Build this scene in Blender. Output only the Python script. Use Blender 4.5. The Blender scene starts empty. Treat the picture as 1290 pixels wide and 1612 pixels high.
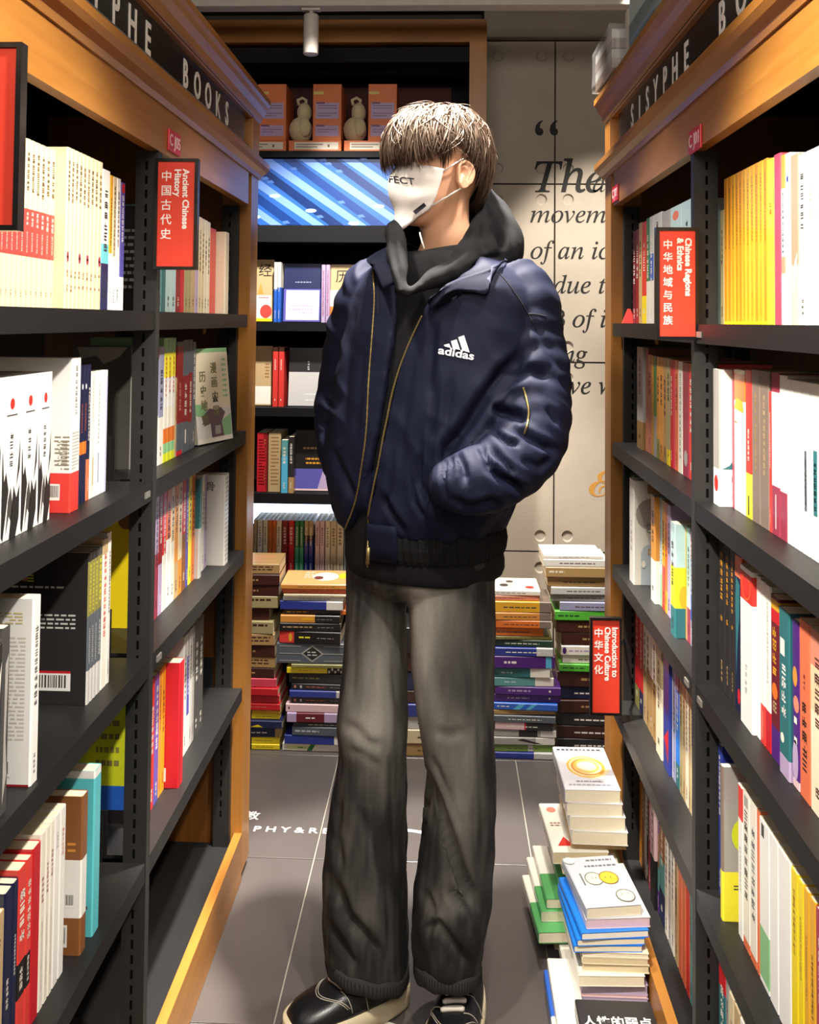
import bpy, bmesh, math, random
import numpy as np
from mathutils import Vector, Matrix, noise
from mathutils.bvhtree import BVHTree

R = math.radians
SC = bpy.context.scene
COL = SC.collection
random.seed(7)

# ------------------------------------------------------------------ camera
FPX, PCX, PCY, EYE = 1450.0, 645.0, 455.0, 1.41
PITCH, YAW, ROLL = R(2.0), R(2.2), R(0.5)
FWD = Vector((-math.sin(YAW) * math.cos(PITCH), math.cos(YAW) * math.cos(PITCH), math.sin(PITCH)))
_r = Vector((math.cos(YAW), math.sin(YAW), 0.0))
_u = _r.cross(FWD)
RGT = _r * math.cos(ROLL) + _u * math.sin(ROLL)
UPV = _u * math.cos(ROLL) - _r * math.sin(ROLL)
CAMLOC = Vector((0, 0, EYE))
cam = bpy.data.cameras.new('camera')
cam_o = bpy.data.objects.new('camera', cam)
COL.objects.link(cam_o)
cam_o.matrix_world = Matrix(((RGT.x, UPV.x, -FWD.x, 0), (RGT.y, UPV.y, -FWD.y, 0), (RGT.z, UPV.z, -FWD.z, EYE), (0, 0, 0, 1)))
cam.sensor_fit = 'VERTICAL'
cam.sensor_height = 24.0
cam.lens = FPX / 1612.0 * 24.0
cam.shift_x = 0.0
cam.shift_y = -(806.0 - PCY) / 1612.0
cam.clip_start = 0.02
SC.camera = cam_o

# ------------------------------------------------------------------ world, exposure
SC.view_settings.view_transform = 'Standard'
SC.view_settings.look = 'None'
SC.view_settings.exposure = 0.0
SC.view_settings.gamma = 1.0
SC.view_settings.use_curve_mapping = False
world = bpy.data.worlds.new('shop_air')
SC.world = world
world.use_nodes = True
world.node_tree.nodes['Background'].inputs[0].default_value = (1.0, 0.86, 0.72, 1)
world.node_tree.nodes['Background'].inputs[1].default_value = 0.17


# ------------------------------------------------------------------ lights (ceiling spots of the shop and added fill lights)
def spot(name, loc, target, power, angle, blend=0.35, size=0.04, color=(1.0, 0.93, 0.83)):
    l = bpy.data.lights.new(name, 'SPOT')
    l.energy = power; l.spot_size = R(angle); l.spot_blend = blend
    l.shadow_soft_size = size; l.color = color
    o = bpy.data.objects.new(name, l); COL.objects.link(o)
    o.location = loc
    o.rotation_euler = (Vector(target) - Vector(loc)).to_track_quat('-Z', 'Y').to_euler()
    return o


def area(name, loc, target, power, sx, sy, color=(1.0, 0.92, 0.82)):
    l = bpy.data.lights.new(name, 'AREA')
    l.energy = power; l.shape = 'RECTANGLE'; l.size = sx; l.size_y = sy; l.color = color
    o = bpy.data.objects.new(name, l); COL.objects.link(o)
    o.location = loc
    o.rotation_euler = (Vector(target) - Vector(loc)).to_track_quat('-Z', 'Y').to_euler()
    return o


spot('aisle_spot_a', (0.42, 0.75, 2.42), (-0.56, 1.14, 0.95), 250, 52, 0.6)
spot('aisle_spot_b', (-0.42, 0.75, 2.42), (0.50, 1.14, 0.95), 330, 52, 0.6)
spot('aisle_spot_c', (0.40, 1.60, 2.42), (-0.56, 2.00, 0.9), 75, 46, 0.6)
spot('aisle_spot_d', (-0.42, 1.60, 2.42), (0.50, 2.00, 0.9), 75, 46, 0.6)
spot('aisle_spot_e', (0.10, 0.80, 2.42), (-0.02, 1.84, 0.55), 85, 36, 0.5)
spot('head_spot', (-0.03, 1.93, 2.55), (-0.03, 1.95, 1.5), 760, 38, 0.35)
spot('wall_spot', (0.64, 2.75, 2.50), (0.66, 3.45, 1.40), 165, 58, 0.5)
spot('display_spot', (-0.35, 2.55, 2.50), (-0.33, 3.15, 1.0), 190, 70, 0.5, color=(1.0, 0.95, 0.88))
spot('stack_spot', (0.15, 2.35, 2.50), (0.25, 2.75, 0.3), 125, 64, 0.6)
area('front_fill', (0.0, -0.45, 2.40), (0.0, 2.6, 1.35), 28, 1.7, 0.6)  # unseen fill added behind the camera to brighten the whole aisle
area('ceiling_fill', (0.0, 0.6, 2.56), (0.0, 1.2, 0.0), 12, 0.9, 1.6)  # unseen weak ambient fill, added under the ceiling


# ------------------------------------------------------------------ helpers
def lin(c):
    if isinstance(c, str):
        c = c.lstrip('#'); c = tuple(int(c[i:i + 2], 16) / 255 for i in (0, 2, 4))
    return tuple(x / 12.92 if x <= 0.04045 else ((x + 0.055) / 1.055) ** 2.4 for x in c) + (1.0,)


def project(p):
    d = Vector(p) - CAMLOC
    z = d.dot(FWD)
    return PCX + FPX * d.dot(RGT) / z, PCY - FPX * d.dot(UPV) / z


def ray(x, y):
    return FWD + RGT * ((x - PCX) / FPX) - UPV * ((y - PCY) / FPX)


def on_y(x, y, Y):
    d = ray(x, y); return CAMLOC + d * (Y / d.y)


def on_x(x, y, X):
    d = ray(x, y); return CAMLOC + d * (X / d.x)


def on_z(x, y, Z):
    d = ray(x, y); return CAMLOC + d * ((Z - EYE) / d.z)


def depth_at(px, X, z):
    """Y of the point of the vertical plane x = X, height z, that lies in photo column px."""
    lo, hi = 0.3, 6.0
    a = project((X, lo, z))[0] - px
    for _ in range(40):
        m = (lo + hi) / 2
        v = project((X, m, z))[0] - px
        if (v > 0) == (a > 0): lo = m
        else: hi = m
    return (lo + hi) / 2


def col_at(px, Y, z):
    """X of the point of the plane y = Y, height z, in photo column px."""
    lo, hi = -3.0, 3.0
    for _ in range(40):
        m = (lo + hi) / 2
        if project((m, Y, z))[0] < px: lo = m
        else: hi = m
    return (lo + hi) / 2


MATS = {}


def new_mat(name):
    m = bpy.data.materials.new(name); m.use_nodes = True
    nt = m.node_tree; b = nt.nodes['Principled BSDF']
    MATS[name] = m
    return m, nt, b


def N(nt, t, **kw):
    n = nt.nodes.new(t)
    for k, v in kw.items(): setattr(n, k, v)
    return n


def plain(name, color, rough=0.5, metal=0.0, spec=0.5, vary=0.06, scale=30, bump=0.0, bscale=200, sheen=0.0, emit=None, estr=0.0):
    m, nt, b = new_mat(name)
    b.inputs['Roughness'].default_value = rough
    b.inputs['Metallic'].default_value = metal
    b.inputs['Specular IOR Level'].default_value = spec
    tc = N(nt, 'ShaderNodeTexCoord')
    nz = N(nt, 'ShaderNodeTexNoise'); nz.inputs['Scale'].default_value = scale; nz.inputs['Detail'].default_value = 4
    nt.links.new(tc.outputs['Object'], nz.inputs['Vector'])
    mx = N(nt, 'ShaderNodeMix', data_type='RGBA')
    c = lin(color)
    mx.inputs[6].default_value = tuple(max(0, x * (1 - vary * 2)) for x in c[:3]) + (1,)
    mx.inputs[7].default_value = tuple(min(1, x * (1 + vary * 2)) for x in c[:3]) + (1,)
    nt.links.new(nz.outputs['Fac'], mx.inputs[0])
    nt.links.new(mx.outputs[2], b.inputs['Base Color'])
    if bump:
        n2 = N(nt, 'ShaderNodeTexNoise'); n2.inputs['Scale'].default_value = bscale
        nt.links.new(tc.outputs['Object'], n2.inputs['Vector'])
        bp = N(nt, 'ShaderNodeBump'); bp.inputs['Strength'].default_value = bump; bp.inputs['Distance'].default_value = 0.002
        nt.links.new(n2.outputs['Fac'], bp.inputs['Height']); nt.links.new(bp.outputs[0], b.inputs['Normal'])
    if sheen:
        b.inputs['Sheen Weight'].default_value = sheen
    if emit:
        b.inputs['Emission Color'].default_value = lin(emit); b.inputs['Emission Strength'].default_value = estr
    return m


def wood(name, c1, c2, axis='Z', rough=0.35):
    m, nt, b = new_mat(name)
    tc = N(nt, 'ShaderNodeTexCoord'); mp = N(nt, 'ShaderNodeMapping')
    s = {'X': (1.2, 26, 26), 'Y': (26, 1.2, 26), 'Z': (26, 26, 1.2)}[axis]
    mp.inputs['Scale'].default_value = s
    nt.links.new(tc.outputs['Object'], mp.inputs['Vector'])
    nz = N(nt, 'ShaderNodeTexNoise'); nz.inputs['Scale'].default_value = 2.2; nz.inputs['Detail'].default_value = 6; nz.inputs['Distortion'].default_value = 0.7
    nt.links.new(mp.outputs[0], nz.inputs['Vector'])
    mp2 = N(nt, 'ShaderNodeMapping'); mp2.inputs['Scale'].default_value = tuple(3.5 if v > 5 else 1.6 for v in s)
    nt.links.new(tc.outputs['Object'], mp2.inputs['Vector'])
    n2 = N(nt, 'ShaderNodeTexNoise'); n2.inputs['Scale'].default_value = 1.6; n2.inputs['Detail'].default_value = 2
    nt.links.new(mp2.outputs[0], n2.inputs['Vector'])
    ad = N(nt, 'ShaderNodeMath', operation='MULTIPLY_ADD'); ad.inputs[1].default_value = 0.6
    nt.links.new(n2.outputs['Fac'], ad.inputs[0])
    sc = N(nt, 'ShaderNodeMath', operation='MULTIPLY'); sc.inputs[1].default_value = 0.45
    nt.links.new(nz.outputs['Fac'], sc.inputs[0]); nt.links.new(sc.outputs[0], ad.inputs[2])
    rp = N(nt, 'ShaderNodeValToRGB')
    rp.color_ramp.elements[0].position = 0.33; rp.color_ramp.elements[0].color = lin(c1)
    rp.color_ramp.elements[1].position = 0.68; rp.color_ramp.elements[1].color = lin(c2)
    nt.links.new(ad.outputs[0], rp.inputs[0]); nt.links.new(rp.outputs[0], b.inputs['Base Color'])
    b.inputs['Roughness'].default_value = rough
    b.inputs['Coat Weight'].default_value = 0.08; b.inputs['Coat Roughness'].default_value = 0.35
    return m


def attr_mat(name, rough=0.4, coat=0.0, spec=0.5, emit=0.0, vary=0.0, vscale=60):
    """Printed or dyed colour comes from the mesh's own 'Col' attribute."""
    m, nt, b = new_mat(name)
    a = N(nt, 'ShaderNodeAttribute', attribute_name='Col')
    src = a.outputs['Color']
    if vary:
        tc = N(nt, 'ShaderNodeTexCoord'); nz = N(nt, 'ShaderNodeTexNoise'); nz.inputs['Scale'].default_value = vscale; nz.inputs['Detail'].default_value = 5
        nt.links.new(tc.outputs['Object'], nz.inputs['Vector'])
        mr = N(nt, 'ShaderNodeMapRange'); mr.inputs[3].default_value = 1 - vary; mr.inputs[4].default_value = 1 + vary
        nt.links.new(nz.outputs['Fac'], mr.inputs[0])
        mx = N(nt, 'ShaderNodeMix', data_type='RGBA', blend_type='MULTIPLY'); mx.inputs[0].default_value = 1.0
        nt.links.new(src, mx.inputs[6]); nt.links.new(mr.outputs[0], mx.inputs[7]); src = mx.outputs[2]
    nt.links.new(src, b.inputs['Base Color'])
    b.inputs['Roughness'].default_value = rough; b.inputs['Coat Weight'].default_value = coat
    b.inputs['Specular IOR Level'].default_value = spec; b.inputs['Coat Roughness'].default_value = 0.15
    if emit:
        nt.links.new(src, b.inputs['Emission Color']); b.inputs['Emission Strength'].default_value = emit
    return m


class MB:
    """Collects faces, each with an optional colour, and builds one mesh object."""
    def __init__(s): s.v = []; s.f = []; s.c = []
    def face(s, pts, col=(1, 1, 1, 1)):
        i = len(s.v); s.v += [tuple(p) for p in pts]; s.f.append(tuple(range(i, i + len(pts)))); s.c.append(col)
    def box(s, a, b, col=(1, 1, 1, 1), skip=''):
        (x0, y0, z0), (x1, y1, z1) = a, b
        i = len(s.v)
        s.v += [(x0, y0, z0), (x1, y0, z0), (x1, y1, z0), (x0, y1, z0), (x0, y0, z1), (x1, y0, z1), (x1, y1, z1), (x0, y1, z1)]
        for k, f in (('b', (0, 3, 2, 1)), ('t', (4, 5, 6, 7)), ('s', (0, 1, 5, 4)), ('n', (2, 3, 7, 6)), ('w', (3, 0, 4, 7)), ('e', (1, 2, 6, 5))):
            if k not in skip: s.f.append(tuple(i + q for q in f)); s.c.append(col)
    def rbox(s, a, b, r, col=(1, 1, 1, 1)):
        """box with chamfered edges"""
        bm = bmesh.new(); bmesh.ops.create_cube(bm, size=1)
        for v in bm.verts: v.co = Vector([a[k] + (v.co[k] + 0.5) * (b[k] - a[k]) for k in range(3)])
        bmesh.ops.bevel(bm, geom=list(bm.edges), offset=r, segments=2, affect='EDGES', profile=0.6)
        s.bm(bm, col)
    def bm(s, bm, col=(1, 1, 1, 1), M=None):
        i = len(s.v); bm.verts.index_update()
        for v in bm.verts: s.v.append(tuple(M @ v.co if M else v.co))
        for f in bm.faces: s.f.append(tuple(i + v.index for v in f.verts)); s.c.append(col)
        bm.free()
    def tube(s, pts, rad, n=8, col=(1, 1, 1, 1), cap=True):
        pts = [Vector(p) for p in pts]; rings = []
        if not hasattr(rad, '__len__'): rad = [rad] * len(pts)
        up = None
        for k, p in enumerate(pts):
            t = (pts[min(k + 1, len(pts) - 1)] - pts[max(k - 1, 0)]).normalized()
            if up is None: up = t.orthogonal().normalized()
            up = (up - t * up.dot(t)).normalized(); w = t.cross(up)
            i = len(s.v)
            for j in range(n):
                a = 2 * math.pi * j / n
                s.v.append(tuple(p + (up * math.cos(a) + w * math.sin(a)) * rad[k]))
            rings.append(i)
        for a, b in zip(rings, rings[1:]):
            for j in range(n):
                s.f.append((a + j, a + (j + 1) % n, b + (j + 1) % n, b + j)); s.c.append(col)
        if cap:
            s.f.append(tuple(rings[0] + j for j in range(n - 1, -1, -1))); s.c.append(col)
            s.f.append(tuple(rings[-1] + j for j in range(n))); s.c.append(col)
    def loft(s, rings, closed=True, cap=True, col=(1, 1, 1, 1)):
        """rings: equal-length lists of points"""
        n = len(rings[0]); base = len(s.v)
        for r in rings: s.v += [tuple(p) for p in r]
        for k in range(len(rings) - 1):
            a, b = base + k * n, base + (k + 1) * n
            for j in range(n if closed else n - 1):
                s.f.append((a + j, a + (j + 1) % n, b + (j + 1) % n, b + j)); s.c.append(col)
        if cap and closed:
            s.f.append(tuple(base + j for j in range(n - 1, -1, -1))); s.c.append(col)
            q = base + (len(rings) - 1) * n
            s.f.append(tuple(q + j for j in range(n))); s.c.append(col)
    def lathe(s, prof, n=20, center=(0, 0, 0), col=(1, 1, 1, 1)):
        s.loft([[(center[0] + r * math.cos(2 * math.pi * j / n), center[1] + r * math.sin(2 * math.pi * j / n), center[2] + z) for j in range(n)] for r, z in prof], col=col)
    def mesh(s, name, smooth=False):
        me = bpy.data.meshes.new(name)
        me.from_pydata(s.v, [], s.f)
        at = me.attributes.new('Col', 'FLOAT_COLOR', 'CORNER')
        n = np.array([len(f) for f in s.f])
        c = np.repeat(np.array([tuple(x) for x in s.c], dtype=np.float32).reshape(-1, 4), n, axis=0)
        at.data.foreach_set('color', c.ravel())
        if smooth: me.polygons.foreach_set('use_smooth', np.ones(len(me.polygons), dtype=bool))
        me.update()
        return me
    def build(s, name, m=None, parent=None, smooth=False, loc=None, rot=None):
        me = s.mesh(name, smooth)
        o = bpy.data.objects.new(name, me); COL.objects.link(o)
        if m: me.materials.append(MATS[m] if isinstance(m, str) else m)
        if parent: o.parent = parent
        if loc: o.location = loc
        if rot: o.rotation_euler = rot
        return o


def tag(o, label=None, cat=None, group=None, kind=None):
    if label: o['label'] = label
    if cat: o['category'] = cat
    if group: o['group'] = group
    if kind: o['kind'] = kind
    return o


def empty(name, loc=(0, 0, 0), rot=(0, 0, 0)):
    o = bpy.data.objects.new(name, None); COL.objects.link(o)
    o.location = loc; o.rotation_euler = rot; o.empty_display_size = 0.05
    return o


def text_obj(name, s, size, m, parent=None, M=None, extrude=0.0004, shear=0.0, ax='LEFT', ay='BOTTOM_BASELINE', space=1.0, line=1.0, bold=0.0, sx=1.0):
    """Lettering: built-in typeface turned into a mesh."""
    cu = bpy.data.curves.new(name, 'FONT')
    cu.body = s; cu.size = size; cu.extrude = extrude; cu.shear = shear
    cu.align_x = ax; cu.align_y = ay; cu.space_character = space; cu.space_line = line; cu.offset = bold
    cu.resolution_u = 3
    t = bpy.data.objects.new(name, cu); COL.objects.link(t)
    bpy.context.view_layer.update()
    me = bpy.data.meshes.new_from_object(t.evaluated_get(bpy.context.evaluated_depsgraph_get()))
    bpy.data.objects.remove(t); bpy.data.curves.remove(cu)
    if sx != 1.0:
        me.transform(Matrix.Diagonal((sx, 1, 1, 1)))
    if M: me.transform(M)
    me.materials.clear(); me.materials.append(MATS[m] if isinstance(m, str) else m)
    me.name = name
    o = bpy.data.objects.new(name, me); COL.objects.link(o)
    if parent: o.parent = parent
    return o


def frame(origin, xdir, ydir):
    x = Vector(xdir).normalized(); y = Vector(ydir).normalized(); z = x.cross(y)
    return Matrix(((x.x, y.x, z.x, origin[0]), (x.y, y.y, z.y, origin[1]), (x.z, y.z, z.z, origin[2]), (0, 0, 0, 1)))


# ------------------------------------------------------------------ materials
wood('oak_along', '#8f5a22', '#b67c38', 'Y')
wood('oak_up', '#8f5a22', '#b67c38', 'Z')
wood('oak_across', '#8f5a22', '#b67c38', 'X')
wood('oak_shaded', '#6b3d15', '#8f5a22', 'Z', 0.45)  # same oak, darkened: shade inside the case set into the colour
plain('black_steel', '#1b1a1a', 0.48, spec=0.4, vary=0.1, scale=14, bump=0.08, bscale=600)
plain('post_steel', '#2b2a29', 0.5, spec=0.4, vary=0.1, scale=14)
plain('slot_black', '#020202', 0.9, spec=0.1)
plain('dark_inner', '#0e0c0c', 0.7)
plain('sign_black', '#141313', 0.25)
plain('sign_white', '#fbf7ef', 0.5, vary=0.01)
plain('brushed_strip', '#9a9a98', 0.35, metal=0.8)
plain('sign_red', '#e2402c', 0.4, vary=0.02)
plain('tag_red', '#cf2339', 0.4, vary=0.02)
plain('tag_white', '#f2d9d6', 0.5, vary=0.02)
plain('price_label', '#8d8880', 0.35, metal=0.4)
plain('tile_gray', '#585250', 0.30, spec=0.45, vary=0.05, scale=9)
plain('grout', '#9b9489', 0.8)
plain('floor_paint', '#e9e6e0', 0.45, vary=0.02)
plain('concrete', '#b3a797', 0.75, vary=0.10, scale=6, bump=0.25, bscale=120)
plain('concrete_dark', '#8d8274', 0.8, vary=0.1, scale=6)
plain('wall_ink', '#17130f', 0.7, vary=0.02)
plain('wall_ink_gold', '#c08a3c', 0.6, vary=0.02)
plain('ceiling_black', '#2a2622', 0.8)
plain('shop_wall', '#4a4038', 0.8)
plain('rail_white', '#c9c0b4', 0.5)
plain('lamp_white', '#d2c9bf', 0.45)
attr_mat('book_cover', 0.36, coat=0.15, vary=0.03)
attr_mat('print', 0.45)
attr_mat('page', 0.85, spec=0.2, vary=0.06, vscale=90)
# ------------------------------------------------------------------ the room
def structure(o, kind='structure'):
    o['kind'] = kind; return o


TX, TY = (-0.332, 0.239, 0.571), (2.452, 0.571, 0.571)
mb = MB(); mb.box((-2.6, -0.6, -0.06), (2.2, 3.9, -0.003))
floor = structure(mb.build('floor', 'grout'))
for i in range(-4, 4):
    for j in range(-5, 3):
        x0 = -0.332 + 0.571 * i + 0.0018; y0 = 2.452 + 0.571 * j + 0.0018
        if x0 < -2.6 or x0 > 1.7 or y0 < -0.4 or y0 > 3.4: continue
        m_ = MB()
        m_.loft([[(x0, y0, -0.003), (x0 + 0.5674, y0, -0.003), (x0 + 0.5674, y0 + 0.5674, -0.003), (x0, y0 + 0.5674, -0.003)],
                 [(x0, y0, -0.0008), (x0 + 0.5674, y0, -0.0008), (x0 + 0.5674, y0 + 0.5674, -0.0008), (x0, y0 + 0.5674, -0.0008)],
                 [(x0 + 0.001, y0 + 0.001, 0), (x0 + 0.5664, y0 + 0.001, 0), (x0 + 0.5664, y0 + 0.5664, 0), (x0 + 0.001, y0 + 0.5664, 0)]])
        m_.build('tile', 'tile_gray', floor)

# white floor lettering and rings, set flat on the tiles
p = on_z(386, 1308, 0)
text_obj('lettering', 'PHY&RELIGION', 0.036, 'floor_paint', floor, frame((p.x + 0.020, p.y, 0.0003), (1, -0.005, 0), (0, 1, 0)), 0.0002, space=1.55, sx=1.2, bold=0.0006)
p = on_z(388, 1290, 0)
text_obj('lettering', '教', 0.046, 'floor_paint', floor, frame((p.x - 0.012, p.y + 0.004, 0.0003), (1, 0, 0), (0, 1, 0)), 0.0002, bold=0.0008)
for c, r, a0, a1 in (((-0.105, 2.44), 0.155, -10, 130), ((-0.17, 1.70), 0.20, 5, 80)):
    m_ = MB()
    for k in range(24):
        a, b = R(a0 + (a1 - a0) * k / 24), R(a0 + (a1 - a0) * (k + 1) / 24)
        m_.face([(c[0] + q * math.cos(t), c[1] + q * math.sin(t), 0.0005) for q, t in ((r, a), (r + 0.013, a), (r + 0.013, b), (r, b))])
    m_.build('floor_ring', 'floor_paint', floor)

mb = MB(); mb.box((-2.6, -0.6, 2.62), (2.2, 3.9, 2.70))
structure(mb.build('ceiling', 'ceiling_black'))
mb = MB(); mb.box((-2.7, -0.6, 0), (-2.6, 3.9, 2.7)); structure(mb.build('wall_left', 'shop_wall'))
mb = MB(); mb.box((2.2, -0.6, 0), (2.3, 3.9, 2.7)); structure(mb.build('wall_right', 'shop_wall'))
mb = MB(); mb.box((-2.6, 3.60, 0), (0.14, 3.9, 2.62)); mb.box((0.14, 3.475, 0), (2.2, 3.9, 2.62))
wall_back = structure(mb.build('wall_back', 'shop_wall'))


# concrete panels with sunk anchor dimples
def concrete_panel(x0, x1, z0, z1, holes):
    g = 0.003
    bm = bmesh.new()
    c = [(x0 + g, z0 + g), (x1 - g, z0 + g), (x1 - g, z1 - g), (x0 + g, z1 - g)]
    m_ = MB(); yf, yb = 3.452, 3.475
    m_.box((x0 + g, yf, z0 + g), (x1 - g, yb, z1 - g))
    o = m_.build('panel', 'concrete', wall_back)
    if holes:
        cut = MB()
        for hx, hz in holes:
            cut.loft([[(hx + r * math.cos(2 * math.pi * k / 20), y, hz + r * math.sin(2 * math.pi * k / 20)) for k in range(20)]
                      for r, y in ((0.0215, yf - 0.01), (0.0215, yf + 0.0001), (0.0165, yf + 0.007))])
        co = cut.build('cutter', None)
        bm = bmesh.new(); bm.from_mesh(co.data); bmesh.ops.recalc_face_normals(bm, faces=bm.faces); bm.to_mesh(co.data); bm.free()
        bm = bmesh.new(); bm.from_mesh(o.data); bmesh.ops.recalc_face_normals(bm, faces=bm.faces); bm.to_mesh(o.data); bm.free()
        md = o.modifiers.new('b', 'BOOLEAN'); md.object = co; md.operation = 'DIFFERENCE'; md.solver = 'EXACT'
        bpy.context.view_layer.update()
        me = bpy.data.meshes.new_from_object(o.evaluated_get(bpy.context.evaluated_depsgraph_get()))
        o.modifiers.clear(); o.data = me; me.name = 'panel'
        bpy.data.objects.remove(co)
    return o


PX = [0.140, 0.409, 1.09, 1.77, 2.2]
PZ = [0.0, 0.563, 1.262, 1.928, 2.470]
for i in range(4):
    for j in range(4):
        x0, x1, z0, z1 = PX[i], PX[i + 1], PZ[j], PZ[j + 1]
        hs = []
        if i < 2:
            for hz in (z0 + 0.058, z1 - 0.058):
                if 0.2 < hz < 2.45:
                    hs += [(x1 - 0.05, hz)] if i == 0 else [(x0 + 0.05, hz)]
                    if i == 0: hs.append((x0 + 0.055, hz))
        concrete_panel(x0, x1, z0, z1, hs)
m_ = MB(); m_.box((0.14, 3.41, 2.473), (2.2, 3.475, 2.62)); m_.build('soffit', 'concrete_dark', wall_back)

# the printed quotation
INK = 'wall_ink'
def wall_text(s, px, py, size, m=INK, **kw):
    p = on_y(px, py, 3.451)
    return text_obj('lettering', s, size, m, wall_back, frame((p.x, 3.4515, p.z), (1, 0, 0), (0, 0, 1)), 0.0004, **kw)


def math_italic(s):
    out = ''
    for ch in s:
        if ch == 'h': out += '\u210e'
        elif 'a' <= ch <= 'z': out += chr(0x1D44E + ord(ch) - 97)
        elif 'A' <= ch <= 'Z': out += chr(0x1D434 + ord(ch) - 65)
        else: out += ch
    return out


wall_text('\u201c', 838, 258, 0.24, sx=1.05)
wall_text(math_italic('The'), 838, 302, 0.165, bold=0.0012)
wall_text(math_italic('dignity of'), 934, 302, 0.095)
for s, x, y in (('movement', 836, 350), ('of an iceberg', 836, 407), ('is due to only', 836, 461), ('1/8 of it', 840, 514), ('being', 838, 570), ('above water', 836, 619)):
    wall_text(math_italic(s), x, y, 0.094, bold=0.0005)
wall_text('\U0001D4D4', 922, 781, 0.15, 'wall_ink_gold')

# rail and spot under the ceiling
m_ = MB(); m_.rbox((-1.4, 2.86, 2.403), (1.4, 2.92, 2.452), 0.004)
rail = m_.build('light_rail', 'rail_white'); tag(rail, 'pale square light rail running across under the dark ceiling', 'rail')
lp = on_y(490, 40, 2.89)
lamp = empty('track_light', (lp.x, 2.89, 2.403)); tag(lamp, 'small white cylinder spotlight hanging from the pale light rail', 'lamp')
m_ = MB(); m_.lathe([(0.0, -0.148), (0.0205, -0.148), (0.0245, -0.145), (0.0245, -0.024), (0.022, -0.02), (0.0, -0.02)], 24); m_.build('lamp_body', 'lamp_white', lamp, True)
m_ = MB(); m_.lathe([(0.0, -0.026), (0.007, -0.026), (0.007, 0.0), (0.0, 0.0)], 12); m_.build('stem', 'rail_white', lamp, True)
m_ = MB(); m_.rbox((-0.03, -0.012, -0.008), (0.03, 0.012, 0.0), 0.002); m_.build('adapter', 'rail_white', lamp)
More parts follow.
